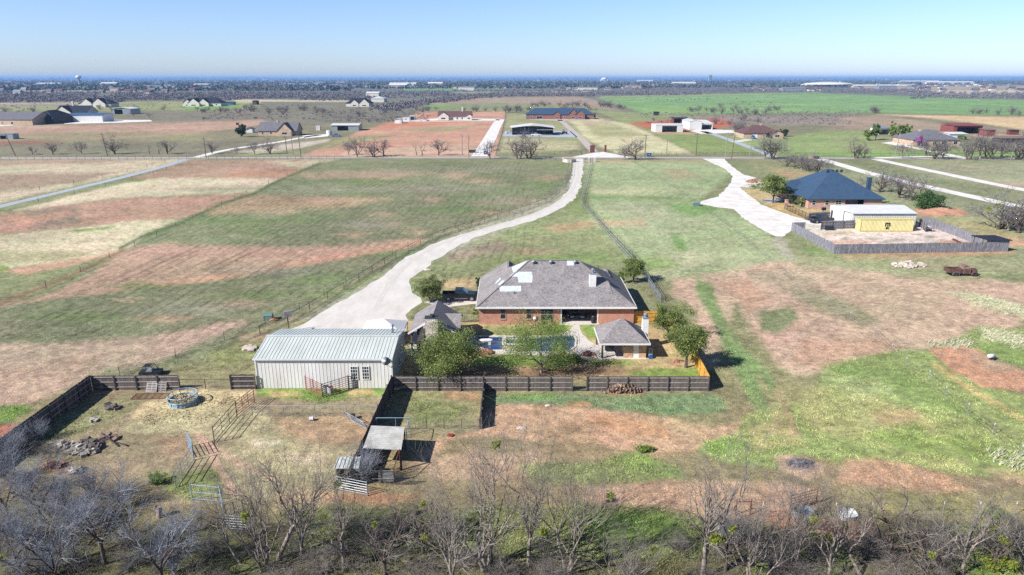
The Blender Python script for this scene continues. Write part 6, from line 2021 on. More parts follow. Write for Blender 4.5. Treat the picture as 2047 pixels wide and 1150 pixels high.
t = thing('storage_box', 'dark low storage box against the short board fence', 'box', (x0, y0 - 0.6, 0))
part(MB().box(-0.9, 0.9, -0.4, 0.4, 0, 0.75), 'box_body', paint_navy, t)
part(MB().box(-0.94, 0.94, -0.44, 0.44, 0.75, 0.85), 'lid', plastic_black, t)
x0, y0 = GX(1645, 432)
t = thing('air_unit', 'grey pole with a small box on the lawn behind the pickup', 'meter pole', (x0, y0, 0))
part(MB().tube((0, 0, 0), (0, 0, 2.2), 0.07), 'pole', galv, t)
part(MB().box(-0.5, 0.5, -0.25, 0.25, 1.5, 2.2), 'meter_box', paint_navy, t)
t.name = 'meter_pole'
x0, y0 = GX(1683, 457)
t = thing('lamp_pole', 'dark pole with a slanting arm beside the white steel barn', 'pole', (x0, y0, 0))
part(MB().tube((0, 0, 0), (0, 0, 4.2), 0.09), 'pole', dark_metal, t)
part(MB().beam((0, 0, 4.15), (2.0, 0.6, 3.5), 0.12, 0.12), 'arm', dark_metal, t)
# lean-to at the fence corner
A0, A1 = G(1977, 503.2), G(2013, 502.8)
org = tuple(A0)
t = thing('lean_to_shed', 'board lean-to shed with a dark flat roof in the yard corner', 'shed', org)
L_ = (A1 - A0).length
part(MB().box(0, L_, 0, 0.1, 0, 2.3).box(L_ - 0.1, L_, 0.1, 3, 0, 2.2).box(0, 0.1, 0.1, 1.2, 0, 2.2), 'wall', fence_blue, t)
part(MB().add([(-0.6, -0.3, 2.32), (L_ + 0.3, -0.3, 2.32), (L_ - 0.9, 3.2, 2.6), (-2.2, 3.2, 2.6), (-0.6, -0.3, 2.45), (L_ + 0.3, -0.3, 2.45), (L_ - 0.9, 3.2, 2.73), (-2.2, 3.2, 2.73)], [(3, 2, 1, 0), (4, 5, 6, 7), (0, 1, 5, 4), (1, 2, 6, 5), (2, 3, 7, 6), (3, 0, 4, 7)]), 'roof', shingle_black, t)
part(MB().box(-1.6, -1.45, 2.8, 2.95, 0, 2.5), 'post', post_wood, t)
t = thing('fallen_beam', 'rusty beam lying on the dirt of the container yard', 'beam', tuple(G(1905, 480)))
part(MB().beam((0, 0, 0.2), G(1925, 490) - G(1905, 480) + Vector((0, 0, 0.2)), 0.4, 0.3), 'beam', rust_pipe, t)
x0, y0 = GX(1857, 463)
t = thing('lawn_table', 'green topped work table right of the container', 'table', (x0, y0, 0))
part(MB().box(-0.9, 0.9, -0.5, 0.5, 0.75, 0.85), 'table_top', green_box, t)
for a in (-0.8, 0.8):
    for b in (-0.4, 0.4):
        part(MB().box(a - 0.04, a + 0.04, b - 0.04, b + 0.04, 0, 0.75), 'leg', dark_metal, t)
t.name = 'work_table'
x0, y0 = GX(1391, 412)
t = thing('utility_box', 'green ground transformer box by the neighbour gravel drive', 'utility box', (x0, y0, 0))
part(MB().box(-0.9, 0.9, -0.6, 0.6, 0, 0.9), 'cabinet', green_box, t)
part(MB().box(-0.95, 0.95, -0.65, 0.65, 0.9, 1.0), 'lid', galv, t)
# clay mound and shrub heap
random.seed(55)
clay_m = mat('red_clay', S(198, 148, 122), 0.95, 0.12, 1.2, bump=0.6, bscale=5)
mb = MB()
c0 = G(1880, 426)
vs = []
for j in range(11):
    for i in range(29):
        a, b = i / 14 - 1, j / 5 - 1
        q = max(0.0, 1 - a * a - b * b * 0.9)
        vs.append((a * 7.5 + random.uniform(-.15, .15), b * 4.0 + random.uniform(-.2, .2), -0.05 + 1.3 * q ** 0.9 * (0.75 + 0.35 * math.sin(a * 9 + b * 4)) + (random.uniform(-0.1, 0.1) if q > 0.05 else 0)))
mb.add(vs, [(j * 29 + i, j * 29 + i + 1, (j + 1) * 29 + i + 1, (j + 1) * 29 + i) for j in range(10) for i in range(28)])
o = mb.build('clay_mound', clay_m, None, True)
o.location = c0
tag(o, 'low red clay mound beside the round green bush', 'dirt mound')


# ================================================================ FARMSTEADS ACROSS THE ROAD
def steading(name, label, cat, u0, u1, v, dep, eave, pitch, kind, wallm, roofm, rz=0.0, gables=(), wins=(), garages=(), chimney=None, group=None, over=0.5, wing=None, openbay=None):
    """a building whose front wall runs between two land points; local x along the front, y to the back"""
    A, B = G(u0, v), G(u1, v)
    w = (B - A).length
    t = thing(name, label, cat, tuple(A), rz, group)
    wb = MB()
    if openbay:
        a, b = openbay
        th = 0.3
        wb.box(0, w, dep - th, dep, 0, eave)
        wb.box(0, th, 0, dep - th, 0, eave)
        wb.box(w - th, w, 0, dep - th, 0, eave)
        if a > 0:
            wb.box(th, a * w, 0, th, 0, eave)
        if b < 1:
            wb.box(b * w, w - th, 0, th, 0, eave)
        wb.box(a * w, b * w, 0, th, eave - 0.6, eave)
    elif kind == 'gy':
        wb.yprism([(0, 0), (w, 0), (w, eave), (w / 2, eave + w / 2 * pitch - 0.1), (0, eave)], 0, dep)
    elif kind == 'gx':
        wb.xprism([(0, 0), (dep, 0), (dep, eave), (dep / 2, eave + dep / 2 * pitch - 0.1), (0, eave)], 0, w)
    else:
        wb.box(0, w, 0, dep, 0, eave)
    part(wb, 'wall', wallm, t)
    rb = MB()
    e2 = eave + 0.12
    if kind == 'hip':
        rb.hip(-over, w + over, -over, dep + over, e2, pitch, 0.25)
    elif kind == 'gx':
        rb.gable(-over, w + over, -over, dep + over, e2 - over * pitch, e2 + dep / 2 * pitch, 'x', 0.2)
    elif kind == 'gy':
        rb.gable(-over, w + over, -over, dep + over, e2 - over * pitch, e2 + w / 2 * pitch, 'y', 0.2)
    elif kind == 'shed':
        rb.add([(-over, -over, e2), (w + over, -over, e2), (w + over, dep + over, e2 + pitch * dep), (-over, dep + over, e2 + pitch * dep), (-over, -over, e2 + .2), (w + over, -over, e2 + .2), (w + over, dep + over, e2 + .2 + pitch * dep), (-over, dep + over, e2 + .2 + pitch * dep)],
               [(3, 2, 1, 0), (4, 5, 6, 7), (0, 1, 5, 4), (1, 2, 6, 5), (2, 3, 7, 6), (3, 0, 4, 7)])
    gws = []
    for (c, gwid, outd, gp) in gables:
        x0, x1 = c * w - gwid / 2, c * w + gwid / 2
        zr = e2 + gwid / 2 * gp
        rb.gable(x0 - 0.4, x1 + 0.4, -outd - 0.4, min(dep * 0.5, outd + 14), e2 - 0.1, zr, 'y', 0.2)
        gws.append(MB().yprism([(x0, 0), (x1, 0), (x1, eave), ((x0 + x1) / 2, zr - 0.25), (x0, eave)], -outd, -0.003))
    ro = part(rb, 'roof', roofm, t)
    for gw in gws:
        part(gw, 'gable_wall', wallm, t)
    for (a, b, z0, z1) in wins:
        window(t, (0, 0, 0), a * w, b * w, z0, z1, -0.003, bars=(1, 0), sill=False, fr=0.12)
    for (c, gwid, outd, gp) in gables:
        window(t, (0, 0, 0), c * w - gwid * 0.2, c * w + gwid * 0.2, 0.8, 2.3, -outd - 0.003, bars=(1, 0), sill=False, fr=0.12)
    for (a, b) in garages:
        part(MB().box(a * w, b * w, -0.08, -0.004, 0, 2.5), 'garage_door', white_paint, t)
    if chimney:
        c, d_, h_ = chimney
        part(MB().box(c * w - 0.6, c * w + 0.6, d_ - 0.6, d_ + 0.6, eave, h_), 'chimney', wallm, ro)
    return t


cream = mat('cream_stucco', S(236, 228, 218), 0.8, 0.05, 0.5)
tanstone = mat('tan_stone_wall', S(214, 186, 160), 0.85, 0.12, 0.6)
brownwood = mat('dark_timber', S(84, 70, 70), 0.8, 0.15, 0.5)
wv = [(0.08, 0.14, 0.8, 2.3), (0.3, 0.36, 0.8, 2.3), (0.62, 0.68, 0.8, 2.3)]
# stone house left of the gate drive
steading('stone_house', 'stone house with charcoal gables beyond the leaning poles, conifer at its left', 'house', 517, 593, 271.5, 12, 3.2, 0.75, 'gx', tanstone, shingle_mid, gables=((0.72, 8.5, 2.5, 1.05),), wins=wv, chimney=(0.45, 6, 9))
steading('tin_shed', 'small turquoise roofed shed behind the conifer', 'shed', 493, 505, 265.5, 4, 2.4, 0.4, 'gy', white_metal, teal_metal)
steading('livestock_shed', 'wide white livestock shed with open bays by the water tank', 'barn', 663, 717, 261.5, 12, 3.6, 0.12, 'gx', grey_metal, white_metal, openbay=(0.22, 0.62))
x0, y0 = GX(658.5, 270)
t = thing('storage_tank', 'upright white water storage tank by the livestock shed', 'water tank', (x0, y0, 0))
part(MB().lathe((0, 0, 0), [(1.75, 0), (1.75, 2.5), (1.6, 2.7)], 20), 'tank', white_plastic, t, smooth=False)
part(MB().lathe((0, 0, 2.7), [(1.6, 0), (0.4, 0.4), (0.1, 0.42)], 20), 'lid', galv, t)
steading('travel_trailer', 'small pale travel trailer beside the livestock shed', 'trailer', 632, 640, 260.8, 3, 2.6, 0.1, 'gx', white_plastic, white_metal, over=0.1, wins=[(0.2, 0.5, 1.2, 2.0)])
pickup('flatbed_truck', 'blue flatbed truck parked below the water tank', (*GX(672, 273.5), 0), 0.0, paint_blue, detail=False, cat='truck')
# white farmhouse in the red plough land
steading('farmhouse', 'white farmhouse with brown roof standing in red ploughed ground', 'house', 876, 942, 240.5, 13, 3.4, 0.55, 'gx', cream, shingle_brown, gables=((0.16, 9, 2.0, 0.75), (0.93, 5, 1.0, 0.7)), wins=[(0.4, 0.46, 0.6, 2.4), (0.55, 0.6, 0.6, 2.4), (0.7, 0.75, 0.6, 2.4)], chimney=(0.72, 6.5, 10.5))
steading('storage_shed', 'white shed with a dark roller door at the edge of red soil', 'shed', 789, 803, 246.8, 6, 3, 0.25, 'gy', white_metal, roof_metal, garages=((0.1, 0.75),))
steading('camper_van', 'long pale camper behind the white storage shed', 'camper', 805, 819, 243, 3, 3, 0.06, 'gx', white_plastic, white_metal, over=0.1, wins=[(0.3, 0.6, 1.3, 2.2)])
steading('camper_van', 'pale blue camper at the right end of the parked campers', 'camper', 819, 829, 240.5, 5, 3.3, 0.06, 'gx', grey_metal, white_metal, over=0.1, openbay=(0.2, 0.9))
# long blue-roofed brick house and its barn
steading('manor_house', 'long red brick manor with blue slate roofs and a turret gable', 'house', 1052, 1187, 238.5, 15, 4.0, 0.6, 'hip', brick_dark, shingle_dark, gables=((0.45, 6, 0.6, 0.9), (0.69, 8, 2.0, 1.2), (0.79, 8, 4.0, 1.0)), wins=[(0.06, 0.09, 0.8, 2.6), (0.15, 0.24, 0.2, 2.6), (0.55, 0.58, 0.8, 2.4), (0.9, 0.94, 0.8, 2.4)], chimney=(0.52, 8, 10))
A, B = G(1024, 270), G(1100, 268)
t = thing('open_barn', 'black open fronted barn with a bright white roof, white pickups in front', 'barn', tuple(A))
w_ = (B - A).length
part(MB().box(0, w_, 16, 16.2, 0, 4.2).box(0, 0.2, 0, 16, 0, 4.0).box(w_ - 0.2, w_, 0, 16, 0, 4.0).box(0.2, w_ * 0.62, 5.0, 5.2, 0, 4.0), 'wall', paint_navy, t)
part(MB().yprism([(-1.2, 4.3), (w_ / 2, 5.9), (w_ + 1.2, 4.3), (w_ + 1.2, 4.5), (w_ / 2, 6.1), (-1.2, 4.5)], -1.0, 17), 'roof', white_metal, t)
part(MB().box(w_ * 0.6, w_ + 0.4, -4.5, -1.05, 3.2, 3.4), 'awning', grey_metal, t)
for i in range(5):
    part(MB().box(i * w_ / 4 - 0.12, i * w_ / 4 + 0.12, -0.3, -0.05, 0, 4.28), 'post', dark_metal, t)
pickup('pickup_truck', 'white pickup nearer the black open barn, left of two', (*GX(1049, 268.5), 0.05), 0.0, paint_white, detail=False)
pickup('pickup_truck', 'white pickup on the near edge of the grey barn apron', (*GX(1071, 272.5), 0.05), 0.0, paint_white, detail=False)
pickup('pickup_truck', 'white pickup half inside the left end of the open barn', (*GX(1020, 267), 0.05), 0.3, paint_white, detail=False)
pickup('pickup_truck', 'white pickup under the grey awning of the open barn', (*GX(1091, 265.5), 0.05), 1.2, paint_white, detail=False)
pickup('pickup_truck', 'dark pickup parked at the door of the long brick manor', (*GX(1149, 238.3), 0.05), 0.0, paint_navy, detail=False)
x0, y0 = GX(1128, 268.5)
t = thing('tractor', 'dark tractor parked at the right of the barn apron', 'tractor', (x0, y0, 0.05))
part(MB().box(-1.2, 1.8, -0.5, 0.5, 0.7, 1.6).box(-1.1, 0.3, -0.7, 0.7, 1.6, 1.7), 'body', dark_metal, t)
part(MB().box(-1.0, 0.3, -0.75, 0.75, 1.7, 2.9).box(-1.15, 0.45, -0.85, 0.85, 2.9, 3.0), 'cab', grey_metal, t)
for a, r_ in ((-0.7, 0.9), (1.4, 0.55)):
    for b in (-0.85, 0.85):
        part(MB().tube((a, b - 0.2, r_), (a, b + 0.2, r_), r_, None, 14), 'wheel', tyre_m, t)
steading('flat_trailer', 'flat trailer carrying scrap between the barn and tractor', 'trailer', 1113, 1121, 269.2, 2.5, 0.9, 0.0, 'shed', grey_metal, rust_pale, over=0.1)
# white farm barns right of the straw paddock
steading('steel_barn', 'white steel barn with one wide dark opening, left of the farm pair', 'barn', 1310, 1365, 264.5, 14, 4.6, 0.06, 'gx', white_metal, white_metal, over=0.15, openbay=(0.24, 0.78))
steading('steel_barn', 'white steel barn with pitched roof and open porch, right of the farm pair', 'barn', 1378, 1402, 260, 22, 5.5, 0.22, 'gy', white_metal, roof_metal, over=0.2)
steading('hay_canopy', 'open hay canopy on posts at the right side of the pitched barn', 'canopy', 1402, 1424, 259.5, 18, 3.8, 0.08, 'shed', white_metal, white_metal, over=0.3, openbay=(0.05, 0.95))
steading('cattle_shed', 'dark low cattle shed in the red dirt behind the farm barns', 'shed', 1346, 1376, 247, 8, 3.6, 0.05, 'shed', rust_pipe, dark_metal, openbay=(0.05, 0.95))
steading('ranch_house', 'brown roofed ranch house with a blue car before it', 'house', 1486, 1563, 277, 18, 3.0, 0.42, 'hip', tanstone, shingle_brown, wins=[(0.5, 0.55, 0.8, 2.2), (0.85, 0.9, 0.8, 2.2)], garages=((0.24, 0.36),), gables=((0.84, 7, 2.0, 0.5),), chimney=(0.56, 9, 8))
pickup('parked_car', 'light blue car parked before the brown roofed ranch house', (*GX(1505, 277.5), 0.05), 1.4, paint_blue, detail=False, cat='car')
steading('ranch_house', 'tan house with broad grey hip roof behind brush at right', 'house', 1824, 1918, 291.5, 20, 3.0, 0.42, 'hip', tanstone, shingle_mid, wins=[(0.42, 0.5, 0.3, 2.5), (0.6, 0.72, 0.3, 2.5), (0.86, 0.95, 0.5, 2.4)], chimney=(0.35, 10, 7.5))
steading('storage_shed', 'white steel shed right behind the grey hip roofed house', 'shed', 1897, 1931, 281, 12, 3.6, 0.1, 'gx', white_metal, white_metal)
steading('hay_barn', 'red steel hay barn with open front on the far right', 'barn', 1905, 1962, 268, 14, 4.8, 0.06, 'shed', barn_red, barn_red, openbay=(0.12, 0.97))
steading('loafing_shed', 'small red shed right of the red hay barn', 'shed', 1971, 1988, 273, 7, 3.6, 0.05, 'shed', barn_red, rust_pale)
steading('loafing_shed', 'long brown roofed shed low behind brush at the right edge', 'shed', 2000, 2070, 285.5, 7, 2.2, 0.1, 'shed', brownwood, rust_pale)
steading('loafing_shed', 'white ended open loafing shed behind the bright green trees', 'shed', 1753, 1780, 269.5, 9, 3.6, 0.08, 'shed', white_metal, grey_metal, openbay=(0.15, 0.98))
steading('stock_trailer', 'brown stock trailer on the grass at the far right', 'trailer', 2018, 2036, 270, 3, 2.6, 0.05, 'shed', rust_pipe, brownwood)
steading('stock_trailer', 'dark stock trailer at the field corner left of the farm barns', 'trailer', 1307, 1317, 231, 3, 3.0, 0.05, 'shed', dark_metal, brownwood)
# north-west houses
steading('big_house', 'big dark roofed house with white dormers at the left edge', 'house', -30, 66, 250.5, 26, 4.2, 0.36, 'gx', tanstone, shingle_mid, wins=[(0.35, 0.38, 0.4, 2.6), (0.55, 0.6, 0.4, 2.6)], garages=())
steading('big_house', 'dark gabled wing at the right of the big left house', 'house', 60, 108, 248, 30, 3.8, 0.6, 'hip', brownwood, shingle_black)
steading('white_shop', 'white walled shop with blue roof, four dark wheels at its side', 'workshop', 138, 206, 244, 16, 5.2, 0.16, 'gx', white_metal, teal_metal, over=0.4)
steading('white_house', 'white gabled house with black roofs behind the blue roofed shop', 'house', 113, 176, 236, 16, 5.0, 0.65, 'gx', cream, shingle_black, gables=((0.28, 14, 3, 0.75),), chimney=(0.42, 8, 14))
steading('white_house', 'white house of twin gables beyond the blue roofed shop', 'house', 158, 222, 214.5, 18, 4.0, 0.6, 'hip', cream, shingle_black, gables=((0.3, 15, 4, 0.8), (0.68, 16, 4, 0.8)))
steading('metal_shed', 'pale metal shed with open side on the north west grass', 'shed', 226, 262, 228.5, 18, 5.0, 0.14, 'gy', grey_metal, white_metal, openbay=(0.1, 0.55))
steading('white_house', 'white gabled house with a long dark roof on a green lawn', 'house', 370, 442, 212.8, 20, 4.0, 0.6, 'hip', cream, shingle_black, gables=((0.1, 11, 3, 0.8), (0.3, 14, 6, 0.8), (0.55, 13, 4, 0.8)), wins=[(0.72, 0.78, 1, 2.6), (0.85, 0.9, 1, 2.6)])
steading('metal_shed', 'turquoise metal shed right of the long dark roofed white house', 'shed', 445, 466, 210, 10, 3.4, 0.1, 'gx', teal_metal, teal_metal)
steading('white_house', 'white gabled house with dark roof by the wood at mid distance', 'house', 692, 742, 213.5, 16, 4.0, 0.7, 'hip', cream, shingle_black, gables=((0.35, 10, 3, 0.9), (0.75, 12, 4, 0.9)))
steading('pale_house', 'pale green roofed house behind the white gabled one near the wood', 'house', 742, 768, 204.5, 24, 5.0, 0.3, 'hip', cream, roof_metal)
steading('pale_house', 'long white house furthest behind the wood edge', 'house', 732, 757, 193, 24, 6.0, 0.2, 'gx', cream, white_metal)
steading('field_shed', 'dark field shelter with white ends at the left roadside', 'shed', -2, 27, 278.5, 5, 2.7, 0.02, 'shed', grey_metal, grey_metal, openbay=(0.1, 0.6), over=0.1)
steading('hay_shed', 'dark hay shed alone in the far left pasture', 'shed', 505, 513, 209.5, 10, 4.5, 0.05, 'shed', brownwood, brownwood)

# ---- roadside poles, bins, entrances
random.seed(61)
POLES = [(31, 312, 268, 'leaning brown utility pole by the field shelter at left', -2.5, pole_wood), (215, 312, 266, 'brown utility pole rising through the roadside tree at left', -1.0, pole_wood), (412, 316, 275, 'utility pole where the field lane meets the road', 0, pole_wood),
         (574, 308, 272, 'brown utility pole, left of the trio before the stone house', -0.3, pole_wood), (586, 309, 264, 'silver utility pole in the middle of the trio before the stone house', -0.2, pole_grey), (602, 316, 268, 'brown utility pole, right of the trio before the stone house', -0.4, pole_wood),
         (924, 310.5, 267, 'silver utility pole on the far road verge by the plough land drive', 0, pole_grey), (937, 319, 271, 'thick silver utility pole on the near road verge', 0, pole_grey), (1289, 315.5, 268, 'dark utility pole behind the blue roadside bin', 0, pole_wood), (1332, 311, 264, 'thin silver pole in front of the left white barn', 0, pole_grey),
         (1391, 311.5, 266, 'brown utility pole at the corner of the straw paddock', 0, pole_wood), (1450, 314, 265, 'tall white pole at the mouth of the farm lane', 0.2, pole_grey), (1462, 318, 267, 'slanting brown pole at the mouth of the farm lane', 0.6, pole_wood), (1499, 311.5, 274, 'silver pole in front of the brown roofed ranch house', 0.3, pole_grey),
         (1789, 315, 263, 'silver pole left of the grey hip roofed house', 0.5, pole_grey), (2020, 320, 288, 'white leaning pole beside the brush at the right edge', 1.0, pole_grey)]
for u_, v_, vt, lab, ln, m_ in POLES:
    p = G(u_, v_)
    z = CAMH + (-FPX * _s - (vt - 575) * _c) / (FPX * _c - (vt - 575) * _s) * p.y
    t = thing('utility_pole', lab, 'utility pole', tuple(p), 0, 'utility poles along the road')
    part(MB().tube((0, 0, 0), (ln, 0, z), 0.2, 0.13, 8), 'shaft', m_, t)
    part(MB().box(ln - 1.2, ln + 1.2, -0.07, 0.07, z - 0.8, z - 0.65), 'crossarm', m_, t)
    part(MB().tube((ln + 0.25, 0, z - 2.0), (ln + 0.25, 0, z - 1.1), 0.2), 'transformer', galv, t)
for u_, v_, lab in ((1297, 313, 'blue refuse bin on the road verge with a small white mark'), (971, 309, 'blue refuse bin beside the plough land drive entrance')):
    t = thing('refuse_bin', lab, 'bin', tuple(G(u_, v_)), 0.0)
    part(MB().add([(-0.8, -0.6, 0.1), (0.8, -0.6, 0.1), (0.8, 0.6, 0.1), (-0.8, 0.6, 0.1), (-1.0, -0.75, 1.35), (1.0, -0.75, 1.35), (1.0, 0.75, 1.35), (-1.0, 0.75, 1.35)], [(3, 2, 1, 0), (4, 5, 6, 7), (0, 1, 5, 4), (1, 2, 6, 5), (2, 3, 7, 6), (3, 0, 4, 7)]), 'bin_body', blue_plastic, t)
    part(MB().box(-1.04, 1.04, -0.8, 0.8, 1.355, 1.5), 'lid', blue_plastic, t)
    part(MB().box(-0.25, 0.25, -0.72, -0.70, 0.75, 1.0), 'label_plate', white_plastic, t)
t = thing('field_bin', 'dark low bin at the verge left of the plough land drive', 'bin', tuple(G(944, 305.5)))
part(MB().box(-1.6, 1.6, -0.8, 0.8, 0.2, 1.2), 'bin_body', dark_metal, t)
part(MB().box(-1.7, 1.7, -0.9, 0.9, 1.2, 1.3), 'lid', dark_metal, t)
for u_, v_, wv_, lab in ((1184, 305, 2.2, 'rusty steel gate pillar left of the straw paddock entrance'), (1210, 304.5, 0.9, 'narrow rusty gate pillar right of the straw paddock entrance')):
    t = thing('gate_pillar', lab, 'pillar', tuple(G(u_, v_)))
    part(MB().box(-wv_ / 2, wv_ / 2, -0.4, 0.4, 0, 3.2), 'column', rust_pipe, t)
    part(MB().box(-wv_ / 2 - 0.08, wv_ / 2 + 0.08, -0.48, 0.48, 3.2, 3.3), 'cap', dark_metal, t)
t = thing('entrance_wall', 'low curved pale entrance wall left of the main driveway mouth', 'wall', tuple(G(1126, 324)))
e_ = [G(1126, 323), G(1134, 324.5), G(1142, 324.5), G(1150, 323)]
part(MB().prism([(p.x - e_[0].x, p.y - e_[0].y) for p in e_] + [(p.x - e_[0].x, p.y - e_[0].y + 0.5) for p in e_[::-1]], 0, 1.3), 'wall_panel', limestone, t)
for q in (e_[0], e_[-1]):
    part(MB().box(q.x - e_[0].x - 0.4, q.x - e_[0].x + 0.4, q.y - e_[0].y - 0.1, q.y - e_[0].y + 0.7, 0, 1.75), 'pier', limestone, t)
t = thing('entrance_wall', 'low shadowed stone entrance wall right of the main driveway mouth', 'wall', tuple(G(1177, 324)))
part(MB().box(0, 2.2, 0, 0.5, 0, 1.3), 'wall_panel', stone_grey, t)
for a in (-0.4, 2.1):
    part(MB().box(a, a + 0.8, -0.15, 0.65, 0, 1.75), 'pier', limestone, t)
part(MB().path([(-1.4, 0, 0.2), (-1.4, 0, 1.5), (-0.9, 0, 1.6), (-0.5, 0, 1.5), (-0.5, 0, 0.2)], 0.06), 'gate_leaf', dark_metal, t)
t = thing('mailbox_wall', 'pale brick mailbox pier by the east lane mouth', 'mailbox', tuple(G(1621, 318)))
part(MB().box(-0.9, 0.9, -0.4, 0.4, 0, 1.8), 'pier', tanstone, t)
part(MB().box(1.4, 3.4, -0.6, 0.6, 0, 1.2), 'bin_body', paint_navy, t)
t.name = 'mailbox_pier'
t = thing('roadside_mailbox', 'black mailbox on a post at the apron before the gate pillars', 'mailbox', tuple(G(1163, 312)))
part(MB().path([(0, 0, 0), (0, 0, 1.1), (-0.8, 0, 1.6)], 0.07), 'post', dark_metal, t)
part(MB().box(-0.2, 0.25, -0.3, 0.3, 1.1, 1.4), 'box', dark_metal, t)

# ---- black cattle on the wheat and pastures
random.seed(67)
cb_ = MB()


def cowmesh():
    mb = MB()
    prof = [(-1.05, 0.32, 1.15), (-0.95, 0.5, 1.1), (-0.4, 0.62, 0.98), (0.3, 0.62, 0.98), (0.8, 0.5, 1.05), (1.1, 0.3, 1.2), (1.45, 0.2, 1.25)]
    n = 8
    vs, fs = [], []
    for x, r_, zc in prof:
        for i in range(n):
            a = 2 * math.pi * i / n
            vs.append((x, r_ * 0.55 * math.cos(a), zc + r_ * 0.62 * math.sin(a)))
    for k in range(len(prof) - 1):
        for i in range(n):
            fs.append((k * n + i, (k + 1) * n + i, (k + 1) * n + (i + 1) % n, k * n + (i + 1) % n))
    fs += [tuple(range(n)), tuple(range(len(vs) - 1, len(vs) - 1 - n, -1))]
    mb.add(vs, fs)
    mb.tube((1.4, 0, 1.25), (1.95, 0, 1.0), 0.2, 0.12, 7)
    for x in (-0.8, 0.75):
        for y in (-0.22, 0.22):
            mb.tube((x, y, 0.85), (x + 0.05, y, 0.45), 0.12, 0.07, 6)
            mb.tube((x + 0.05, y, 0.45), (x, y, 0), 0.07, 0.06, 6)
    mb.tube((-1.05, 0, 1.3), (-1.15, 0, 0.6), 0.04, 0.03, 5)
    return mb


c0_ = cowmesh().build('cow', cow_hide)
COWS = [(1293, 199), (1301, 199.3), (1314, 199), (1334, 200.2), (1358, 200.6), (1382, 199.8), (1389, 200.3), (1397, 198.4), (1403, 200.3), (1413, 199.8), (1419, 199.6), (1472, 197.7), (1485, 205), (1490, 205.4), (1514, 203.5), (1519, 206.3), (1541, 206.2), (1414, 196.3), (407, 238), (511, 237.8), (660, 231.8)]
for i, (u_, v_) in enumerate(COWS):
    o = c0_ if i == 0 else c0_.copy()
    if i:
        COL.objects.link(o)
    o.location = G(u_, v_)
    o.rotation_euler = (0, 0, random.uniform(0, 6.28))
    where = 'green wheat field' if i < 18 else 'north west pasture'
    tag(o, 'tiny black cow grazing on the distant ' + where, 'cow', 'black cattle on the ' + where)

# ================================================================ TREES
def grow(seed, h, nstem=1, trunk=0.2, nlimb=4, spread=0.9, r0=0.16, lean=(0, 0), levels=4, kids=(5, 5, 4, 3), curl=0.35, up=0.25, tw=1.0):
    """branch skeleton: rows of (x0,y0,z0,x1,y1,z1,ra,rb)"""
    rnd = random.Random(seed)
    out = []

    def rv():
        return Vector((rnd.gauss(0, 1), rnd.gauss(0, 1), rnd.gauss(0, 1)))

    def branch(p, d, L, r, lev):
        n = 5 if lev <= 1 else (4 if lev == 2 else (3 if lev == 3 else 2))
        pts = [p.copy()]
        for i in range(n):
            d = (d + rv() * curl * (0.45 if lev == 0 else 0.6) / math.sqrt(n) * 1.4 + Vector((0, 0, up * 0.25))).normalized()
            q = pts[-1] + d * (L / n)
            if q.z < 0.15:
                q.z = 0.15 + 0.05 * rnd.random()
            ra, rb = r * (1 - 0.75 * i / n), r * (1 - 0.75 * (i + 1) / n)
            out.append((*pts[-1], *q, ra, rb))
            pts.append(q)
        if lev >= levels:
            return
        k = kids[min(lev, len(kids) - 1)]
        for c in range(k):
            f = rnd.uniform(0.25, 1.0) if c < k - 1 else 1.0
            i = min(n - 1, int(f * n))
            b = pts[i].lerp(pts[i + 1], f * n - i if f < 1 else 1)
            base = (pts[i + 1] - pts[i]).normalized()
            side = rv()
            side = (side - base * side.dot(base)).normalized()
            ang = rnd.uniform(0.4, 1.0) * spread
            nd = (base * math.cos(ang) + side * math.sin(ang)).normalized()
            branch(b, nd, L * rnd.uniform(0.45, 0.72), max(r * (1 - 0.62 * f) * 0.84, 0.006 * tw), lev + 1)

    for s_ in range(nstem):
        a = rnd.uniform(0, 6.28)
        off = Vector((math.cos(a), math.sin(a), 0)) * (0.0 if nstem == 1 else r0 * 1.5)
        tl = h * trunk
        d0 = Vector((lean[0] + (math.cos(a) * 0.35 if nstem > 1 else 0), lean[1] + (math.sin(a) * 0.35 if nstem > 1 else 0), 1)).normalized()
        top = off + d0 * tl
        out.append((*off, *(off + d0 * tl * 0.5), r0 * 1.25, r0 * 1.05))
        out.append((*(off + d0 * tl * 0.5), *top, r0 * 1.05, r0 * 0.95))
        for l in range(nlimb):
            a2 = a + 2 * math.pi * l / nlimb + rnd.uniform(-0.5, 0.5)
            sp = rnd.uniform(0.35, 1.0) * spread * 0.75
            d = Vector((math.cos(a2) * math.sin(sp), math.sin(a2) * math.sin(sp), math.cos(sp))) + Vector((lean[0], lean[1], 0)) * 0.6
            branch(top, d.normalized(), h * rnd.uniform(0.45, 0.62), r0 * rnd.uniform(0.5, 0.7), 1)
    return np.array(out)


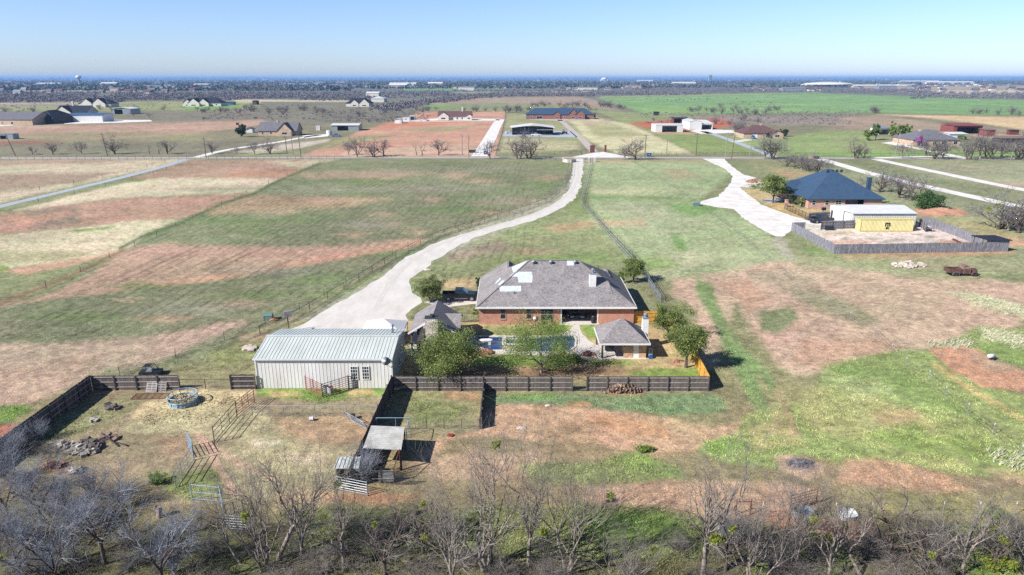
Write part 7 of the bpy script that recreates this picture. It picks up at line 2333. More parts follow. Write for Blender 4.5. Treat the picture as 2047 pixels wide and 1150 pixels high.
def limbs(name, seg, m, parent, sides=3, rmin=0.0):
    P, Q = seg[:, 0:3], seg[:, 3:6]
    D = Q - P
    D /= np.linalg.norm(D, axis=1, keepdims=True) + 1e-9
    A = np.cross(D, np.where(np.abs(D[:, 2:3]) < 0.9, np.array([[0, 0, 1.0]]), np.array([[1.0, 0, 0]])))
    A /= np.linalg.norm(A, axis=1, keepdims=True) + 1e-9
    B = np.cross(D, A)
    n = len(seg)
    V = np.zeros((n, 2 * sides, 3))
    for i in range(sides):
        t = 2 * math.pi * i / sides
        o = A * math.cos(t) + B * math.sin(t)
        V[:, i] = P + o * np.maximum(seg[:, 6:7], rmin)
        V[:, sides + i] = Q + o * np.maximum(seg[:, 7:8], rmin)
    base = (np.arange(n) * 2 * sides)[:, None]
    F = np.concatenate([base + np.array([[i, (i + 1) % sides, sides + (i + 1) % sides, sides + i]]) for i in range(sides)])
    return mesh_np(name, V.reshape(-1, 3), F, m, parent)


def leafcloud(name, C, rad, nper, size, m, parent, seed, flat=0.8, trans=None):
    """small leaf faces scattered round clump centres C"""
    rg = np.random.default_rng(seed)
    n = len(C) * nper
    ctr = np.repeat(C, nper, 0) + rg.normal(0, 1, (n, 3)) * np.array([rad, rad, rad * flat]) * 0.55
    ctr[:, 2] = np.maximum(ctr[:, 2], 0.08)
    a = rg.normal(0, 1, (n, 3))
    a /= np.linalg.norm(a, axis=1, keepdims=True)
    b = np.cross(a, rg.normal(0, 1, (n, 3)))
    b /= np.linalg.norm(b, axis=1, keepdims=True) + 1e-9
    s = size * rg.uniform(0.55, 1.25, (n, 1))
    V = np.stack([ctr - a * s - b * s * 0.12, ctr + b * s * 0.5, ctr + a * s + b * s * 0.12, ctr - b * s * 0.5], 1)
    F = np.arange(n * 4).reshape(-1, 4)
    return mesh_np(name, V.reshape(-1, 3), F, m, parent)


def baretree(name, label, cat, loc, seed, h, bark, twig, group=None, mistle=0, rmin=0.0, **kw):
    t = thing(name, label, cat, loc, 0, group)
    seg = grow(seed, h, **kw)
    thick = seg[:, 6] > 0.035 if rmin < 0.03 else seg[:, 6] > 0.09
    limbs('trunk', seg[thick], bark, t, 6, rmin)
    limbs('crown', seg[~thick], twig, t, 3, rmin)
    if mistle:
        rg = np.random.default_rng(seed + 5)
        tips = seg[(seg[:, 6] < 0.05) & (seg[:, 6] > 0.012)]
        for k in range(mistle):
            c = tips[rg.integers(len(tips)), 3:6]
            leafcloud('mistletoe', np.array([c]), 0.25, 130, 0.12, leaf_mist, t, seed + k)
    return t


def leaftree(name, label, cat, loc, seed, h, r, m, bark=None, trunk_h=0.28, nclump=60, nper=60, leaf=0.16, group=None, squash=0.75, show=0.5, r0=0.16, clr=0.5):
    """trunk with limbs and a crown of leaf clumps round the branch ends"""
    t = thing(name, label, cat, loc, 0, group)
    rg = np.random.default_rng(seed)
    seg = grow(seed, h * 0.95, trunk=trunk_h, nlimb=5, spread=1.0, r0=r0, levels=3, kids=(4, 4, 3))
    sc = r / max(0.1, np.percentile(np.hypot(seg[:, 3], seg[:, 4]), 96))
    seg[:, [0, 1, 3, 4]] *= sc
    zc = (h * 0.9) / seg[:, 5].max()
    seg[:, [2, 5]] *= zc
    limbs('trunk', seg[seg[:, 6] > 0.02], bark or bark_brown, t, 6)
    # clump centres over an uneven dome
    C = []
    tips = seg[(seg[:, 6] < r0 * 0.3) & (seg[:, 5] > h * trunk_h)]
    for k in range(int(nclump * 0.6)):
        q = tips[rg.integers(len(tips))]
        C.append(list(q[3:6] + rg.normal(0, 0.09, 3) * r))
    c0 = h * trunk_h + (h * (1 - trunk_h)) * 0.5
    rz = h * (1 - trunk_h) * 0.52
    while len(C) < nclump:
        d = rg.normal(0, 1, 3)
        d /= np.linalg.norm(d)
        q = rg.uniform(0.35, 1.0) ** 0.6
        bump = 0.82 + 0.3 * math.sin(d[0] * 5 + seed) * math.sin(d[1] * 4 + seed * 2) + 0.14 * math.sin(d[2] * 7 + seed)
        C.append([d[0] * r * q * bump, d[1] * r * q * bump, c0 + d[2] * rz * q * bump])
    C = np.array(C)
    leafcloud('crown', C, r * clr * 0.42, nper, leaf, m, t, seed + 1, squash)
    return t


# ---- backyard and lawn trees
leaftree('live_oak', 'big dense live oak in front of the stone chimney pavilion', 'tree', (*GX(893, 752), 0), 3, 6.3, 4.1, leaf_oak, nclump=150, nper=190, leaf=0.1, trunk_h=0.12, r0=0.22)
leaftree('mesquite_tree', 'airy light green tree half hiding the dark pool', 'tree', (*GX(1082, 745), 0), 8, 7.0, 4.5, leaf_bright, nclump=150, nper=130, leaf=0.085, trunk_h=0.22, r0=0.16, bark=bark_grey, clr=0.5, squash=1.1)
leaftree('live_oak', 'dense green oak at the backyard corner beside the golden fence', 'tree', (*GX(1371, 735), 0), 13, 6.2, 2.8, leaf_oak, nclump=115, nper=170, leaf=0.095, trunk_h=0.28, r0=0.17)
leaftree('live_oak', 'smaller oak just behind the backyard corner oak', 'tree', (*GX(1335, 676), 0), 17, 5.2, 2.7, leaf_oak, nclump=70, nper=150, leaf=0.095, trunk_h=0.26, r0=0.13)
leaftree('live_oak', 'round oak casting a long shadow at the right of the brick house roof', 'tree', (*GX(1266, 564), 0), 19, 4.7, 2.1, leaf_oak, nclump=80, nper=150, leaf=0.095, trunk_h=0.25, r0=0.13)
leaftree('live_oak', 'bushy olive green oak by the black pickup on the drive corner', 'tree', (*GX(861, 605), 0), 23, 4.3, 2.3, leaf_olive, nclump=110, nper=150, leaf=0.095, trunk_h=0.08, r0=0.14)
leaftree('live_oak', 'oak on the tan lawn left of the blue roofed house', 'tree', (*GX(1545, 406), 0), 29, 8.2, 4.0, leaf_oak, nclump=110, nper=60, leaf=0.24, trunk_h=0.26, r0=0.2)
leaftree('juniper_bush', 'large round dark green bush beside the red clay mound', 'bush', (*GX(1852, 417), 0), 31, 4.6, 4.0, leaf_bush, nclump=170, nper=60, leaf=0.22, trunk_h=0.02, r0=0.12)
leaftree('cypress_shrub', 'narrow dark green shrub at the left corner of the brick house roof', 'shrub', (*GX(959, 588), 0), 37, 3.4, 0.75, leaf_dark, nclump=40, nper=60, leaf=0.12, trunk_h=0.03, r0=0.06)
leaftree('garden_shrub', 'small green shrub at the brick house wall by the iron fence', 'shrub', (*GX(953, 635), 0), 41, 1.5, 0.6, leaf_bright, nclump=18, nper=50, leaf=0.09, trunk_h=0.03, r0=0.03)
leaftree('garden_shrub', 'small green shrub beyond the right end of the brick house', 'shrub', (*GX(1241, 566), 0), 43, 2.2, 0.7, leaf_bright, nclump=22, nper=50, leaf=0.11, trunk_h=0.03, r0=0.03)
leaftree('garden_shrub', 'clipped shrub by the iron fence of the blue roofed house', 'shrub', (*GX(1602, 414), 0), 47, 3.2, 1.3, leaf_oak, nclump=30, nper=50, leaf=0.2, trunk_h=0.03, r0=0.05)
leaftree('garden_shrub', 'dark tall shrub under the left porch of the blue roofed house', 'shrub', (*GX(1583, 409), 0), 53, 3.4, 1.6, leaf_dark, nclump=30, nper=50, leaf=0.2, trunk_h=0.03, r0=0.05)
leaftree('garden_shrub', 'green rounded shrub on the grass at the right rim of the pool deck', 'shrub', (*GX(1149, 724), 0), 59, 1.0, 1.2, leaf_bright, nclump=26, nper=60, leaf=0.1, trunk_h=0.03, r0=0.03)
leaftree('garden_shrub', 'yellow flowering shrub below the brick house picture window', 'shrub', (*GX(1092, 646), 0), 63, 1.0, 1.2, leaf_olive, nclump=20, nper=40, leaf=0.09, trunk_h=0.03, r0=0.03)
leaftree('conifer_tree', 'dark conifer at the left end of the stone house', 'tree', (*GX(482, 274), 0), 67, 8.5, 3.0, leaf_dark, nclump=60, nper=40, leaf=0.5, trunk_h=0.05, r0=0.25)
for i, (u_, v_, h_, w_) in enumerate([(1735, 281, 7, 'leftmost in the row'), (1750, 280, 9, 'second from left in the row'), (1783, 281, 10, 'third from left in the row'), (1797, 279, 9, 'fourth from left in the row'), (1811, 279, 8.5, 'rightmost in the row')]):
    leaftree('spring_tree', 'bright green young tree by the loafing shed, ' + w_, 'tree', (*GX(u_, v_), 0), 70 + i, h_, 2.7, leaf_bright, nclump=36, nper=40, leaf=0.5, trunk_h=0.15, group='bright green trees by the loafing shed')
for u_, v_, h_, r_, m_, lab in [(1115, 237, 5, 2.0, leaf_dark, 'dark clipped evergreen at the manor front, left of the turret'), (1124, 237, 5, 2.0, leaf_dark, 'dark clipped evergreen at the manor front, nearest the turret'), (1186, 238, 5, 2.0, leaf_dark, 'dark clipped evergreen at the right end of the long manor'), (1567, 273, 5, 2.6, leaf_dark, 'dark evergreen at the right of the brown roofed ranch house'),
                                (1537, 277, 4, 2.4, leaf_dark, 'dark shrub mass before the brown roofed ranch house wall'), (1508, 262, 5, 3, leaf_bright, 'pale yellow green tree behind the brown roofed ranch house'), (1836, 292, 5, 2.5, mat('redbud_blossom', S(170, 110, 170), 0.8, 0.1, 1, island=0.4), 'purple blossoming redbud at the tan house wall'), (1921, 283, 4, 1.8, leaf_bright, 'small green shrub between tan house and white shed')]:
    leaftree('garden_tree', lab, 'tree', (*GX(u_, v_), 0), int(u_), h_, r_, m_, nclump=26, nper=40, leaf=0.45, trunk_h=0.1)

# ---- bare trees along the county road (light skeletons shared by copies)
rk = dict(levels=4, kids=(5, 5, 4, 4), curl=0.5, spread=1.15, r0=0.22)
proto = [baretree('bare_tree', None, 'tree', (0, 0, -500), 201, 6.0, bark_brown, twig_road, rmin=0.022, trunk=0.12, nlimb=4, **rk),
         baretree('bare_tree', None, 'tree', (0, 0, -500), 202, 6.0, bark_brown, twig_road, rmin=0.022, trunk=0.1, nlimb=3, nstem=2, **rk),
         baretree('bare_tree', None, 'tree', (0, 0, -500), 203, 6.0, bark_grey, twig_road, rmin=0.022, trunk=0.14, nlimb=5, **rk),
         baretree('bare_tree', None, 'tree', (0, 0, -500), 204, 6.0, bark_brown, twig_road, rmin=0.022, trunk=0.2, nlimb=2, levels=3, kids=(4, 4, 4), curl=0.6, spread=1.0, r0=0.24)]
used_ = [False] * 4
random.seed(71)


def place_bare(k, u_, v_, h_, label, group, wide=1.0, cat='tree'):
    p = G(u_, v_)
    s_ = h_ / 6.0
    rz = random.uniform(0, 6.28)
    if not used_[k]:
        used_[k] = True
        o = proto[k]
        o.location, o.rotation_euler, o.scale = p, (0, 0, rz), (s_ * wide, s_ * wide, s_)
        tag(o, label, cat, group)
        return o
    return dup(proto[k], p, rz, label, group, (s_ * wide, s_ * wide, s_))


ROADTREES = [(65, 309, 4, 0, 'just right of the leaning pole'), (106, 309, 6, 0, 'second past the leaning pole, spreading flat'), (163, 308, 6, 2, 'with dark forked trunk beside a low red rail'), (231, 308, 8, 1, 'large one at the pole by the field bend'), (299, 308, 4, 3, 'crooked one between the big pole tree and a fork'), (318, 308, 6, 3, 'with a bowed black trunk'), (335, 308, 7, 0, 'right neighbour of the bowed trunk'),
             (424, 307, 6, 0, 'right of the pole at the field lane mouth'), (474, 308, 3.4, 2, 'small stubby one on the ranch drive verge'), (509, 309, 6, 2, 'upright one with dark leafy tips before the stone house'), (541, 308, 6.5, 1, 'with several stems left of the pole trio'), (697, 310, 6, 2, 'thin one left of the plough land clump'), (714, 315, 9, 2, 'tallest of the plough land clump'), (748, 314, 6.5, 1, 'behind the tall clump tree'), (767, 312, 8, 0, 'leaning right in the plough land clump'),
             (833, 311, 6, 3, 'single thin leaning stem'), (844, 311, 7, 3, 'forked low in the plough land trio'), (877, 311, 8, 0, 'rightmost of the plough land trio'), (979, 318, 8, 2, 'small round one at the plough land drive'), (1037, 318, 10, 1, 'left half of the dark double tree by the straw paddock'), (1057, 317, 10, 1, 'right half of the dark double tree by the straw paddock'), (1249, 318, 6.5, 2, 'small upright one right of the entrance apron'), (1270, 320, 10, 0, 'wide pale one at the edge of the entrance apron'),
             (1528, 318, 9, 2, 'left half of the big pair at the farm lane mouth'), (1546, 318, 10.5, 1, 'right half of the big pair at the farm lane mouth'), (1712, 317, 8, 1, 'round grey one between the two east lanes'), (1728, 317, 5, 0, 'low shoot right of the round grey one'), (1803, 317, 7, 2, 'grey one under the white leaning lamp pole'), (1850, 312, 8, 0, 'left of the tan house brush'), (1866, 318, 9, 1, 'dense one before the tan house'), (1884, 318, 8, 2, 'right neighbour of the dense tan house one'),
             (1935, 319, 9, 1, 'left edge of the thicket at the road far right'), (1958, 318, 11, 2, 'middle of the thicket at the road far right'), (1975, 318, 10, 1, 'behind the thicket middle at the far right'), (2001, 315, 9, 0, 'open one right of the thicket'), (2031, 319, 10, 1, 'beside the white leaning pole at the edge'), (2044, 319, 9, 2, 'outermost one at the far right of the thicket')]
for i, (u_, v_, h_, k, w_) in enumerate(ROADTREES):
    place_bare(k, u_, v_, h_ * 1.0, 'bare roadside tree, ' + w_, 'bare trees along the county road', 1.15 if k != 3 else 0.8)
EAST = [(1572, 333, 5, 'at the left end of the hedge behind the blue roof'), (1588, 337, 6, 'second in the hedge behind the blue roof'), (1602, 340, 6, 'third in the hedge behind the blue roof'), (1612, 342, 6, 'fourth in the hedge behind the blue roof'), (1632, 350, 7, 'just above the blue roof ridge'), (1650, 346, 5, 'peeping over the right of the blue roof ridge'),
        (1756, 384, 7, 'left of three behind the blue roof chimney'), (1797, 396, 7.5, 'middle of three behind the blue roof chimney'), (1820, 401, 7.5, 'beside the round green bush'), (1997, 458, 8, 'wide one above the container yard at the right'), (2035, 466, 7, 'at the right edge above the container yard'), (2015, 462, 5, 'low brush between the two right edge ones')]
for i, (u_, v_, h_, w_) in enumerate(EAST):
    place_bare([1, 0, 2][i % 3], u_, v_, h_, 'bare grey tree, ' + w_, 'bare trees around the blue roofed house', 1.3)
for (u_, v_, r_) in [(1989, 430, 0.7), (1967, 440, 0.35), (2030, 440, 0.4)]:
    p = G(u_, v_ + 22)
    o = leafcloud('mistletoe_clump', np.array([[0, 0, 0], [0, 0, 0.3]]), r_ * 1.6, 90, 0.16, leaf_mist, None, int(u_))
    o.location = (p.x, p.y, 5.0)
    tag(o, 'yellow green mistletoe clump in the right edge trees, ' + ('largest' if r_ > 0.5 else 'small one at the left' if u_ < 2000 else 'small one at the right'), 'mistletoe')
FAR = []
random.seed(73)
ZON = [('beside the north west houses', [(20, 225, 60, 6), (215, 224, 14, 8), (290, 222, 50, 5), (280, 236, 40, 3)], 11), ('in the scrub beyond the stone house', [(410, 224, 20, 4), (495, 222, 24, 5), (575, 222, 40, 6), (620, 222, 24, 8), (450, 226, 30, 4), (690, 236, 60, 10), (545, 230, 60, 6)], 34), ('in the row behind the long manor', [(1090, 212, 50, 2), (1140, 213, 26, 2), (1040, 223, 30, 2), (1160, 222, 60, 3)], 34),
       ('along the green wheat edge', [(1205, 212, 18, 3), (1240, 218, 24, 3), (1390, 224, 14, 3), (1420, 224, 20, 3), (1455, 223, 14, 4), (1510, 226, 40, 4), (1540, 222, 30, 3)], 40), ('near the tan field edge', [(1745, 226, 4, 1), (1960, 227, 16, 2), (2010, 230, 36, 3)], 16), ('by the red plough land fence', [(930, 222, 90, 2), (1000, 224, 40, 2), (850, 223, 30, 2)], 14), ('around the brown roofed ranch house', [(1478, 262, 14, 3), (1470, 246, 40, 6)], 10)]
ORD = ['first', 'second', 'third', 'fourth', 'fifth', 'sixth', 'seventh', 'eighth', 'ninth', 'tenth', 'eleventh', 'twelfth', 'thirteenth', 'fourteenth', 'fifteenth', 'sixteenth', 'seventeenth', 'eighteenth', 'nineteenth', 'twentieth']
for zone, boxes, n in ZON:
    spots = []
    for i in range(n):
        b = boxes[i % len(boxes)]
        spots.append((random.gauss(b[0], b[2] * 0.55), b[1] + random.uniform(-1, 1) * b[3]))
    spots.sort()
    for i, (u_, v_) in enumerate(spots):
        o_ = ORD[i] if i < 20 else 'twenty-' + ORD[i - 20]
        o = place_bare(random.choice([0, 1, 1, 2]), u_, v_, random.uniform(3.5, 7.0), '%s from left of the far bare trees %s' % (o_, zone), 'distant bare trees ' + zone, 1.25)

# ---- the brush and mesquites at the foot of the picture
fk = dict(levels=4, curl=0.45)
FG = {}
FG['tall'] = baretree('mesquite_tree', None, 'tree', (0, 0, -500), 301, 9.0, bark_grey, twig_grey, trunk=0.16, nlimb=5, nstem=1, kids=(5, 5, 4, 3), spread=0.7, r0=0.15, up=0.5, mistle=1, **fk)
FG['multi'] = baretree('mesquite_tree', None, 'tree', (0, 0, -500), 302, 9.0, bark_grey, twig_grey, trunk=0.1, nlimb=3, nstem=3, kids=(4, 5, 4, 3), spread=0.66, r0=0.11, up=0.5, mistle=1, **fk)
FG['wide'] = baretree('mesquite_tree', None, 'tree', (0, 0, -500), 303, 7.5, bark_brown, twig_grey, trunk=0.18, nlimb=4, nstem=1, kids=(5, 5, 4, 3), spread=1.0, r0=0.17, up=0.15, mistle=1, **fk)
FG['silver'] = baretree('mesquite_tree', None, 'tree', (0, 0, -500), 304, 7.5, bark_brown, twig_blue, trunk=0.3, nlimb=5, nstem=1, kids=(6, 6, 5, 4), spread=0.85, r0=0.15, up=0.25, **fk)
FG['lean'] = baretree('mesquite_tree', None, 'tree', (0, 0, -500), 305, 8.5, bark_grey, twig_grey, trunk=0.3, nlimb=4, nstem=1, kids=(5, 5, 4, 3), spread=0.75, r0=0.15, up=0.25, lean=(0.55, 0.15), mistle=1, **fk)
FG['shrub'] = baretree('brush_shrub', None, 'shrub', (0, 0, -500), 306, 3.2, twig_blue, twig_blue, trunk=0.04, nlimb=5, nstem=5, kids=(6, 6, 6), spread=0.75, r0=0.035, up=0.35, levels=3, curl=0.4)
FG['bush'] = baretree('brush_shrub', None, 'shrub', (0, 0, -500), 307, 2.8, bark_grey, twig_grey, trunk=0.04, nlimb=5, nstem=5, kids=(6, 6, 6), spread=1.0, r0=0.035, up=0.15, levels=3, curl=0.5)
fgused = set()


def place_fg(k, u_, v_, h_, label, group, rz=None, wide=1.0):
    H0 = {'tall': 9.0, 'multi': 9.0, 'wide': 7.5, 'silver': 7.5, 'lean': 8.5, 'shrub': 3.2, 'bush': 2.8}[k]
    s_ = h_ / H0
    p = G(u_, v_)
    rz = random.uniform(0, 6.28) if rz is None else rz
    if k not in fgused:
        fgused.add(k)
        o = FG[k]
        o.location, o.rotation_euler, o.scale = p, (0, 0, rz), (s_ * wide, s_ * wide, s_)
        tag(o, label, None, group)
    else:
        dup(FG[k], p, rz, label, group, (s_ * wide, s_ * wide, s_))


random.seed(81)
FGT = [('silver', 210, 1128, 6.1, None, 'dark trunked silver tree right of the left corner, standing alone'), ('silver', 84, 1046, 4.5, None, 'silver tree with an orange brown trunk near the left edge'), ('silver', 18, 1040, 4.4, None, 'silver tree cut by the left edge above the corner'), ('wide', 40, 1160, 4.8, None, 'low tree in the bottom left corner'), ('silver', 150, 1120, 4.8, None, 'silver tree left of the lone dark trunk'),
       ('multi', 526, 1140, 9.0, None, 'tall many stemmed tree below the straw dirt, reaching the rubble free paddock'), ('tall', 606, 1118, 7.5, None, 'dark slender tree with orange bark left of the tin shed'), ('tall', 688, 1140, 7.5, None, 'forked brown tree straight below the small tin shed'), ('lean', 480, 1126, 5.5, R(150), 'grey tree leaning left under the blue gates'), ('lean', 556, 1118, 8.5, R(20), 'thick trunk leaning right toward the tin shelter'),
       ('multi', 974, 1142, 11.5, None, 'tallest fan shaped tree in the bottom middle'), ('wide', 846, 1108, 6.0, None, 'spreading grey tree left of the fan shaped one'), ('tall', 1057, 1130, 8.5, None, 'upright tree right of the fan shaped one'), ('multi', 1132, 1148, 9.5, None, 'mistletoe tree at the edge of the green glade'), ('tall', 1405, 1155, 10.5, R(70), 'thick pale trunked tree right of the green glade'), ('wide', 1450, 1140, 6.0, None, 'grey spreading tree touching the thick pale trunk'),
       ('multi', 1577, 1140, 8.5, None, 'slim mistletoe tree before the grey oval trough'), ('lean', 1720, 1150, 7.0, R(160), 'pale tree leaning left toward the tipped tub'), ('wide', 1775, 1125, 6.5, None, 'gnarled dark tree right of the tipped tub'), ('tall', 1922, 1150, 7.0, None, 'light barked tree under the right white capped posts'), ('wide', 1985, 1140, 6.0, None, 'spreading tree near the right bottom corner'), ('lean', 2040, 1130, 6.0, R(200), 'tree cut by the right edge at the bottom'),
       ('tall', 1655, 1160, 7.0, None, 'bare tree on the bottom edge between trough and tub'), ('multi', 1500, 1180, 8.0, None, 'bare tree rising from below the frame left of the trough'), ('wide', 770, 1150, 6.0, None, 'low spreading tree right of the forked brown one'), ('silver', 330, 1190, 6.5, None, 'silver tree on the bottom edge by the fine blue shrub'), ('wide', 1840, 1170, 6.0, None, 'dark spreading tree on the bottom edge at right'), ('multi', 1240, 1215, 6.5, None, 'low tree on the bottom edge of the green glade'), ('tall', 905, 1190, 8.0, None, 'bare tree on the bottom edge left of the fan shaped one'), ('silver', 120, 1190, 6.0, None, 'silver tree rising from the bottom left edge')]
for k, u_, v_, h_, rz, w_ in FGT:
    place_fg(k, u_, v_, h_, 'bare mesquite, ' + w_, 'bare mesquites of the near thicket', rz)
SH = [('shrub', 349, 1146, 4.2, 'fine silver blue shrub, round and lone on the bottom edge'), ('shrub', 30, 915, 3.2, 'silver shrub at the dark fence by the left edge'), ('shrub', 80, 880, 2.2, 'silver shrub in the fence shadow'), ('shrub', 10, 960, 3.5, 'silver shrub left of the rubble, by the edge'), ('shrub', 60, 985, 3.2, 'silver shrub below the rubble heaps'), ('shrub', 130, 1010, 3.0, 'silver shrub right of the orange trunk tree'), ('shrub', 190, 1000, 3.4, 'silver shrub above the lone dark trunk'), ('shrub', 245, 1015, 2.6, 'silver shrub left of the forked stump'),
      ('shrub', 160, 1060, 3.2, 'silver shrub at the foot of the lone dark trunk'), ('shrub', 60, 1100, 3.4, 'silver shrub in the lower left thicket'), ('shrub', 110, 1150, 3.2, 'silver shrub on the bottom left edge'), ('shrub', 10, 1090, 3.4, 'silver shrub cut by the left edge low down'), ('bush', 260, 1095, 2.4, 'brown grey shrub right of the lone dark trunk'), ('bush', 430, 1110, 2.6, 'grey shrub right of the fine silver blue one'), ('bush', 640, 1150, 2.8, 'grey shrub under the thick leaning trunk'), ('bush', 400, 1060, 2.4, 'grey shrub under the grey pipe gate'),
      ('bush', 580, 1060, 2.2, 'grey shrub left of the dark slender tree'), ('bush', 740, 1085, 2.6, 'grey shrub below the stock pen'), ('bush', 800, 1065, 2.4, 'grey shrub left of the spreading grey tree'), ('bush', 880, 1075, 3.0, 'brown shrub mass left of the fan shaped tree'), ('bush', 1255, 1150, 1.8, 'low blue grey shrub in the green glade'), ('bush', 1350, 1100, 2.0, 'low shrub left of the thick pale trunk'), ('bush', 1480, 1090, 3.0, 'grey shrub right of the thick pale trunk'), ('shrub', 1450, 1090, 3.0, 'silver shrub just right of the thick pale trunk'),
      ('bush', 1540, 1140, 2.6, 'grey shrub at the foot of the slim mistletoe tree'), ('bush', 1620, 1110, 2.2, 'low shrub below the grey oval trough'), ('bush', 1850, 1090, 3.2, 'purple grey shrub right of the gnarled tree'), ('bush', 1890, 1110, 3.0, 'purple grey shrub left of the light barked tree'), ('bush', 1960, 1100, 2.6, 'grey shrub right of the light barked tree'), ('bush', 2030, 1080, 2.6, 'grey shrub cut by the right edge'), ('bush', 1740, 1100, 2.4, 'grey shrub between the tub and the gnarled tree'), ('shrub', 730, 965, 3.6, 'dead twiggy shrub standing in front of the tin shelter'), ('bush', 1000, 1165, 2.0, 'blue grey shrub at the foot of the fan shaped tree'),
      ('bush', 1100, 1170, 2.4, 'grey shrub on the bottom edge by the mistletoe tree'), ('bush', 690, 1060, 2.2, 'grey shrub before the forked brown tree'), ('bush', 500, 1075, 2.2, 'grey shrub below the thin galvanised gate')]
for k, u_, v_, h_, w_ in SH:
    place_fg(k, u_, v_, h_, 'leafless ' + w_, 'leafless shrubs of the near thicket', None, 1.15)
for u_, v_, h_, r_, lab in [(312, 965, 0.7, 0.9, 'green weed clump by the path below the rubble'), (1998, 1110, 1.4, 1.3, 'yellow green bush near the right bottom corner'), (1995, 1140, 1.5, 1.2, 'yellow green bush cut by the bottom right edge'), (1650, 1105, 1.6, 1.2, 'yellow green leafy shoots below the tipped tub'), (1290, 902, 0.5, 0.9, 'dark green weed by the bright green patch edge'), (1990, 1035, 0.8, 0.9, 'green weed at the foot of a white capped post')]:
    leaftree('weed_clump', lab, 'bush', (*GX(u_, v_), 0), int(u_ + v_), h_, r_, leaf_mist if 'yellow' in lab else leaf_bright, nclump=22, nper=60, leaf=0.08, trunk_h=0.03, r0=0.02)

# tangled undergrowth filling the strip between the mesquites
rg = np.random.default_rng(87)
base_ = [grow(401, 2.0, trunk=0.04, nlimb=4, nstem=4, kids=(5, 5, 4), spread=1.0, r0=0.03, up=0.1, levels=3, curl=0.6), grow(402, 1.6, trunk=0.04, nlimb=4, nstem=4, kids=(5, 4, 4), spread=1.2, r0=0.028, up=-0.05, levels=3, curl=0.7)]
tang = []
for (u0, u1, v0, v1, n_) in [(-60, 330, 1000, 1180, 40), (-60, 120, 900, 1010, 12), (330, 900, 1070, 1190, 34), (900, 1180, 1100, 1190, 12), (1400, 2110, 1080, 1190, 50)]:
    for i in range(n_):
        p = G(rg.uniform(u0, u1), rg.uniform(v0, v1))
        s_ = base_[int(rg.integers(2))].copy()
        k, a = rg.uniform(0.7, 1.5), rg.uniform(0, 6.28)
        ca_, sa_ = math.cos(a), math.sin(a)
        for o_ in (0, 3):
            x, y = s_[:, o_].copy(), s_[:, o_ + 1].copy()
            s_[:, o_], s_[:, o_ + 1] = (x * ca_ - y * sa_) * k * 1.2 + p.x, (x * sa_ + y * ca_) * k * 1.2 + p.y
            s_[:, o_ + 2] *= k * 0.8
        tang.append(s_)
tag(limbs('underbrush', np.concatenate(tang), twig_grey, None, 3), 'tangled grey undergrowth between the bare mesquites at the foot of the land', 'brush', kind='stuff')

# ================================================================ GRASS
random.seed(91)
rg = np.random.default_rng(91)
NT = 80000
uu = rg.uniform(-60, 2110, NT)
vv = 640 + (1180 - 640) * rg.random(NT) ** 0.75


def inpoly(u, v, P):
    ins = np.zeros(len(u), bool)
    P = np.array(P, float)
    for i in range(len(P)):
        x1, y1 = P[i]
        x2, y2 = P[(i + 1) % len(P)]
        if y1 == y2:
            continue
        ins ^= ((y1 > v) != (y2 > v)) & (u < (x2 - x1) * (v - y1) / (y2 - y1) + x1)
    return ins


skip = inpoly(uu, vv, [(500, 655), (815, 645), (960, 640), (1400, 640), (1420, 785), (787, 785), (505, 785)]) | inpoly(uu, vv, [(580, 660), (760, 560), (860, 600), (800, 690)])
uu, vv = uu[~skip], vv[~skip]
dz = -FPX * _s - (vv - 575) * _c
tt = -CAMH / dz
gx, gy = (uu - 1023.5) * tt, (FPX * _c - (vv - 575) * _s) * tt
keep = fbm(gx / 2.5, gy / 2.5, 97) > 0.40
gx, gy = gx[keep], gy[keep]
tall = []
for P_, k_ in (([(1895, 583), (1960, 590), (2060, 618), (2120, 640), (2060, 640), (1950, 610)], 1500), ([(1960, 655), (2060, 672), (2120, 690), (2060, 700), (1970, 676)], 1300), ([(1860, 684), (1940, 680), (1940, 692), (1880, 692)], 500), ([(1970, 900), (2047, 905), (2047, 940), (1990, 930)], 300)):
    P_ = np.array(P_, float)
    a_, b_ = rg.uniform(P_[:, 0].min(), P_[:, 0].max(), k_), rg.uniform(P_[:, 1].min(), P_[:, 1].max(), k_)
    q_ = inpoly(a_, b_, P_)
    q_ &= rg.random(k_) < 0.45
    tall += [tuple(G(x, y)) for x, y in zip(a_[q_] + rg.normal(0, 9, q_.sum()), b_[q_] + rg.normal(0, 5, q_.sum()))]
tall = np.array(tall)
gx, gy = np.concatenate([gx, tall[:, 0]]), np.concatenate([gy, tall[:, 1]])
n = len(gx)
ii = np.clip(np.searchsorted(rowsY, gy), 0, nr_ - 1)
jj = np.clip(np.searchsorted(sall, gx / np.maximum(gy, 30)), 0, nc_ - 1)
sc_ = CC[ii * nc_ + jj]
greenish = (sc_[:, 1] > sc_[:, 0] * 0.94)
hgt = np.where(greenish, rg.uniform(0.05, 0.18, n), rg.uniform(0.02, 0.05, n))
hgt[-len(tall):] = rg.uniform(0.12, 0.4, len(tall))
sc_[-len(tall):] = np.array([0.24, 0.24, 0.165])
VT, CT = [], []
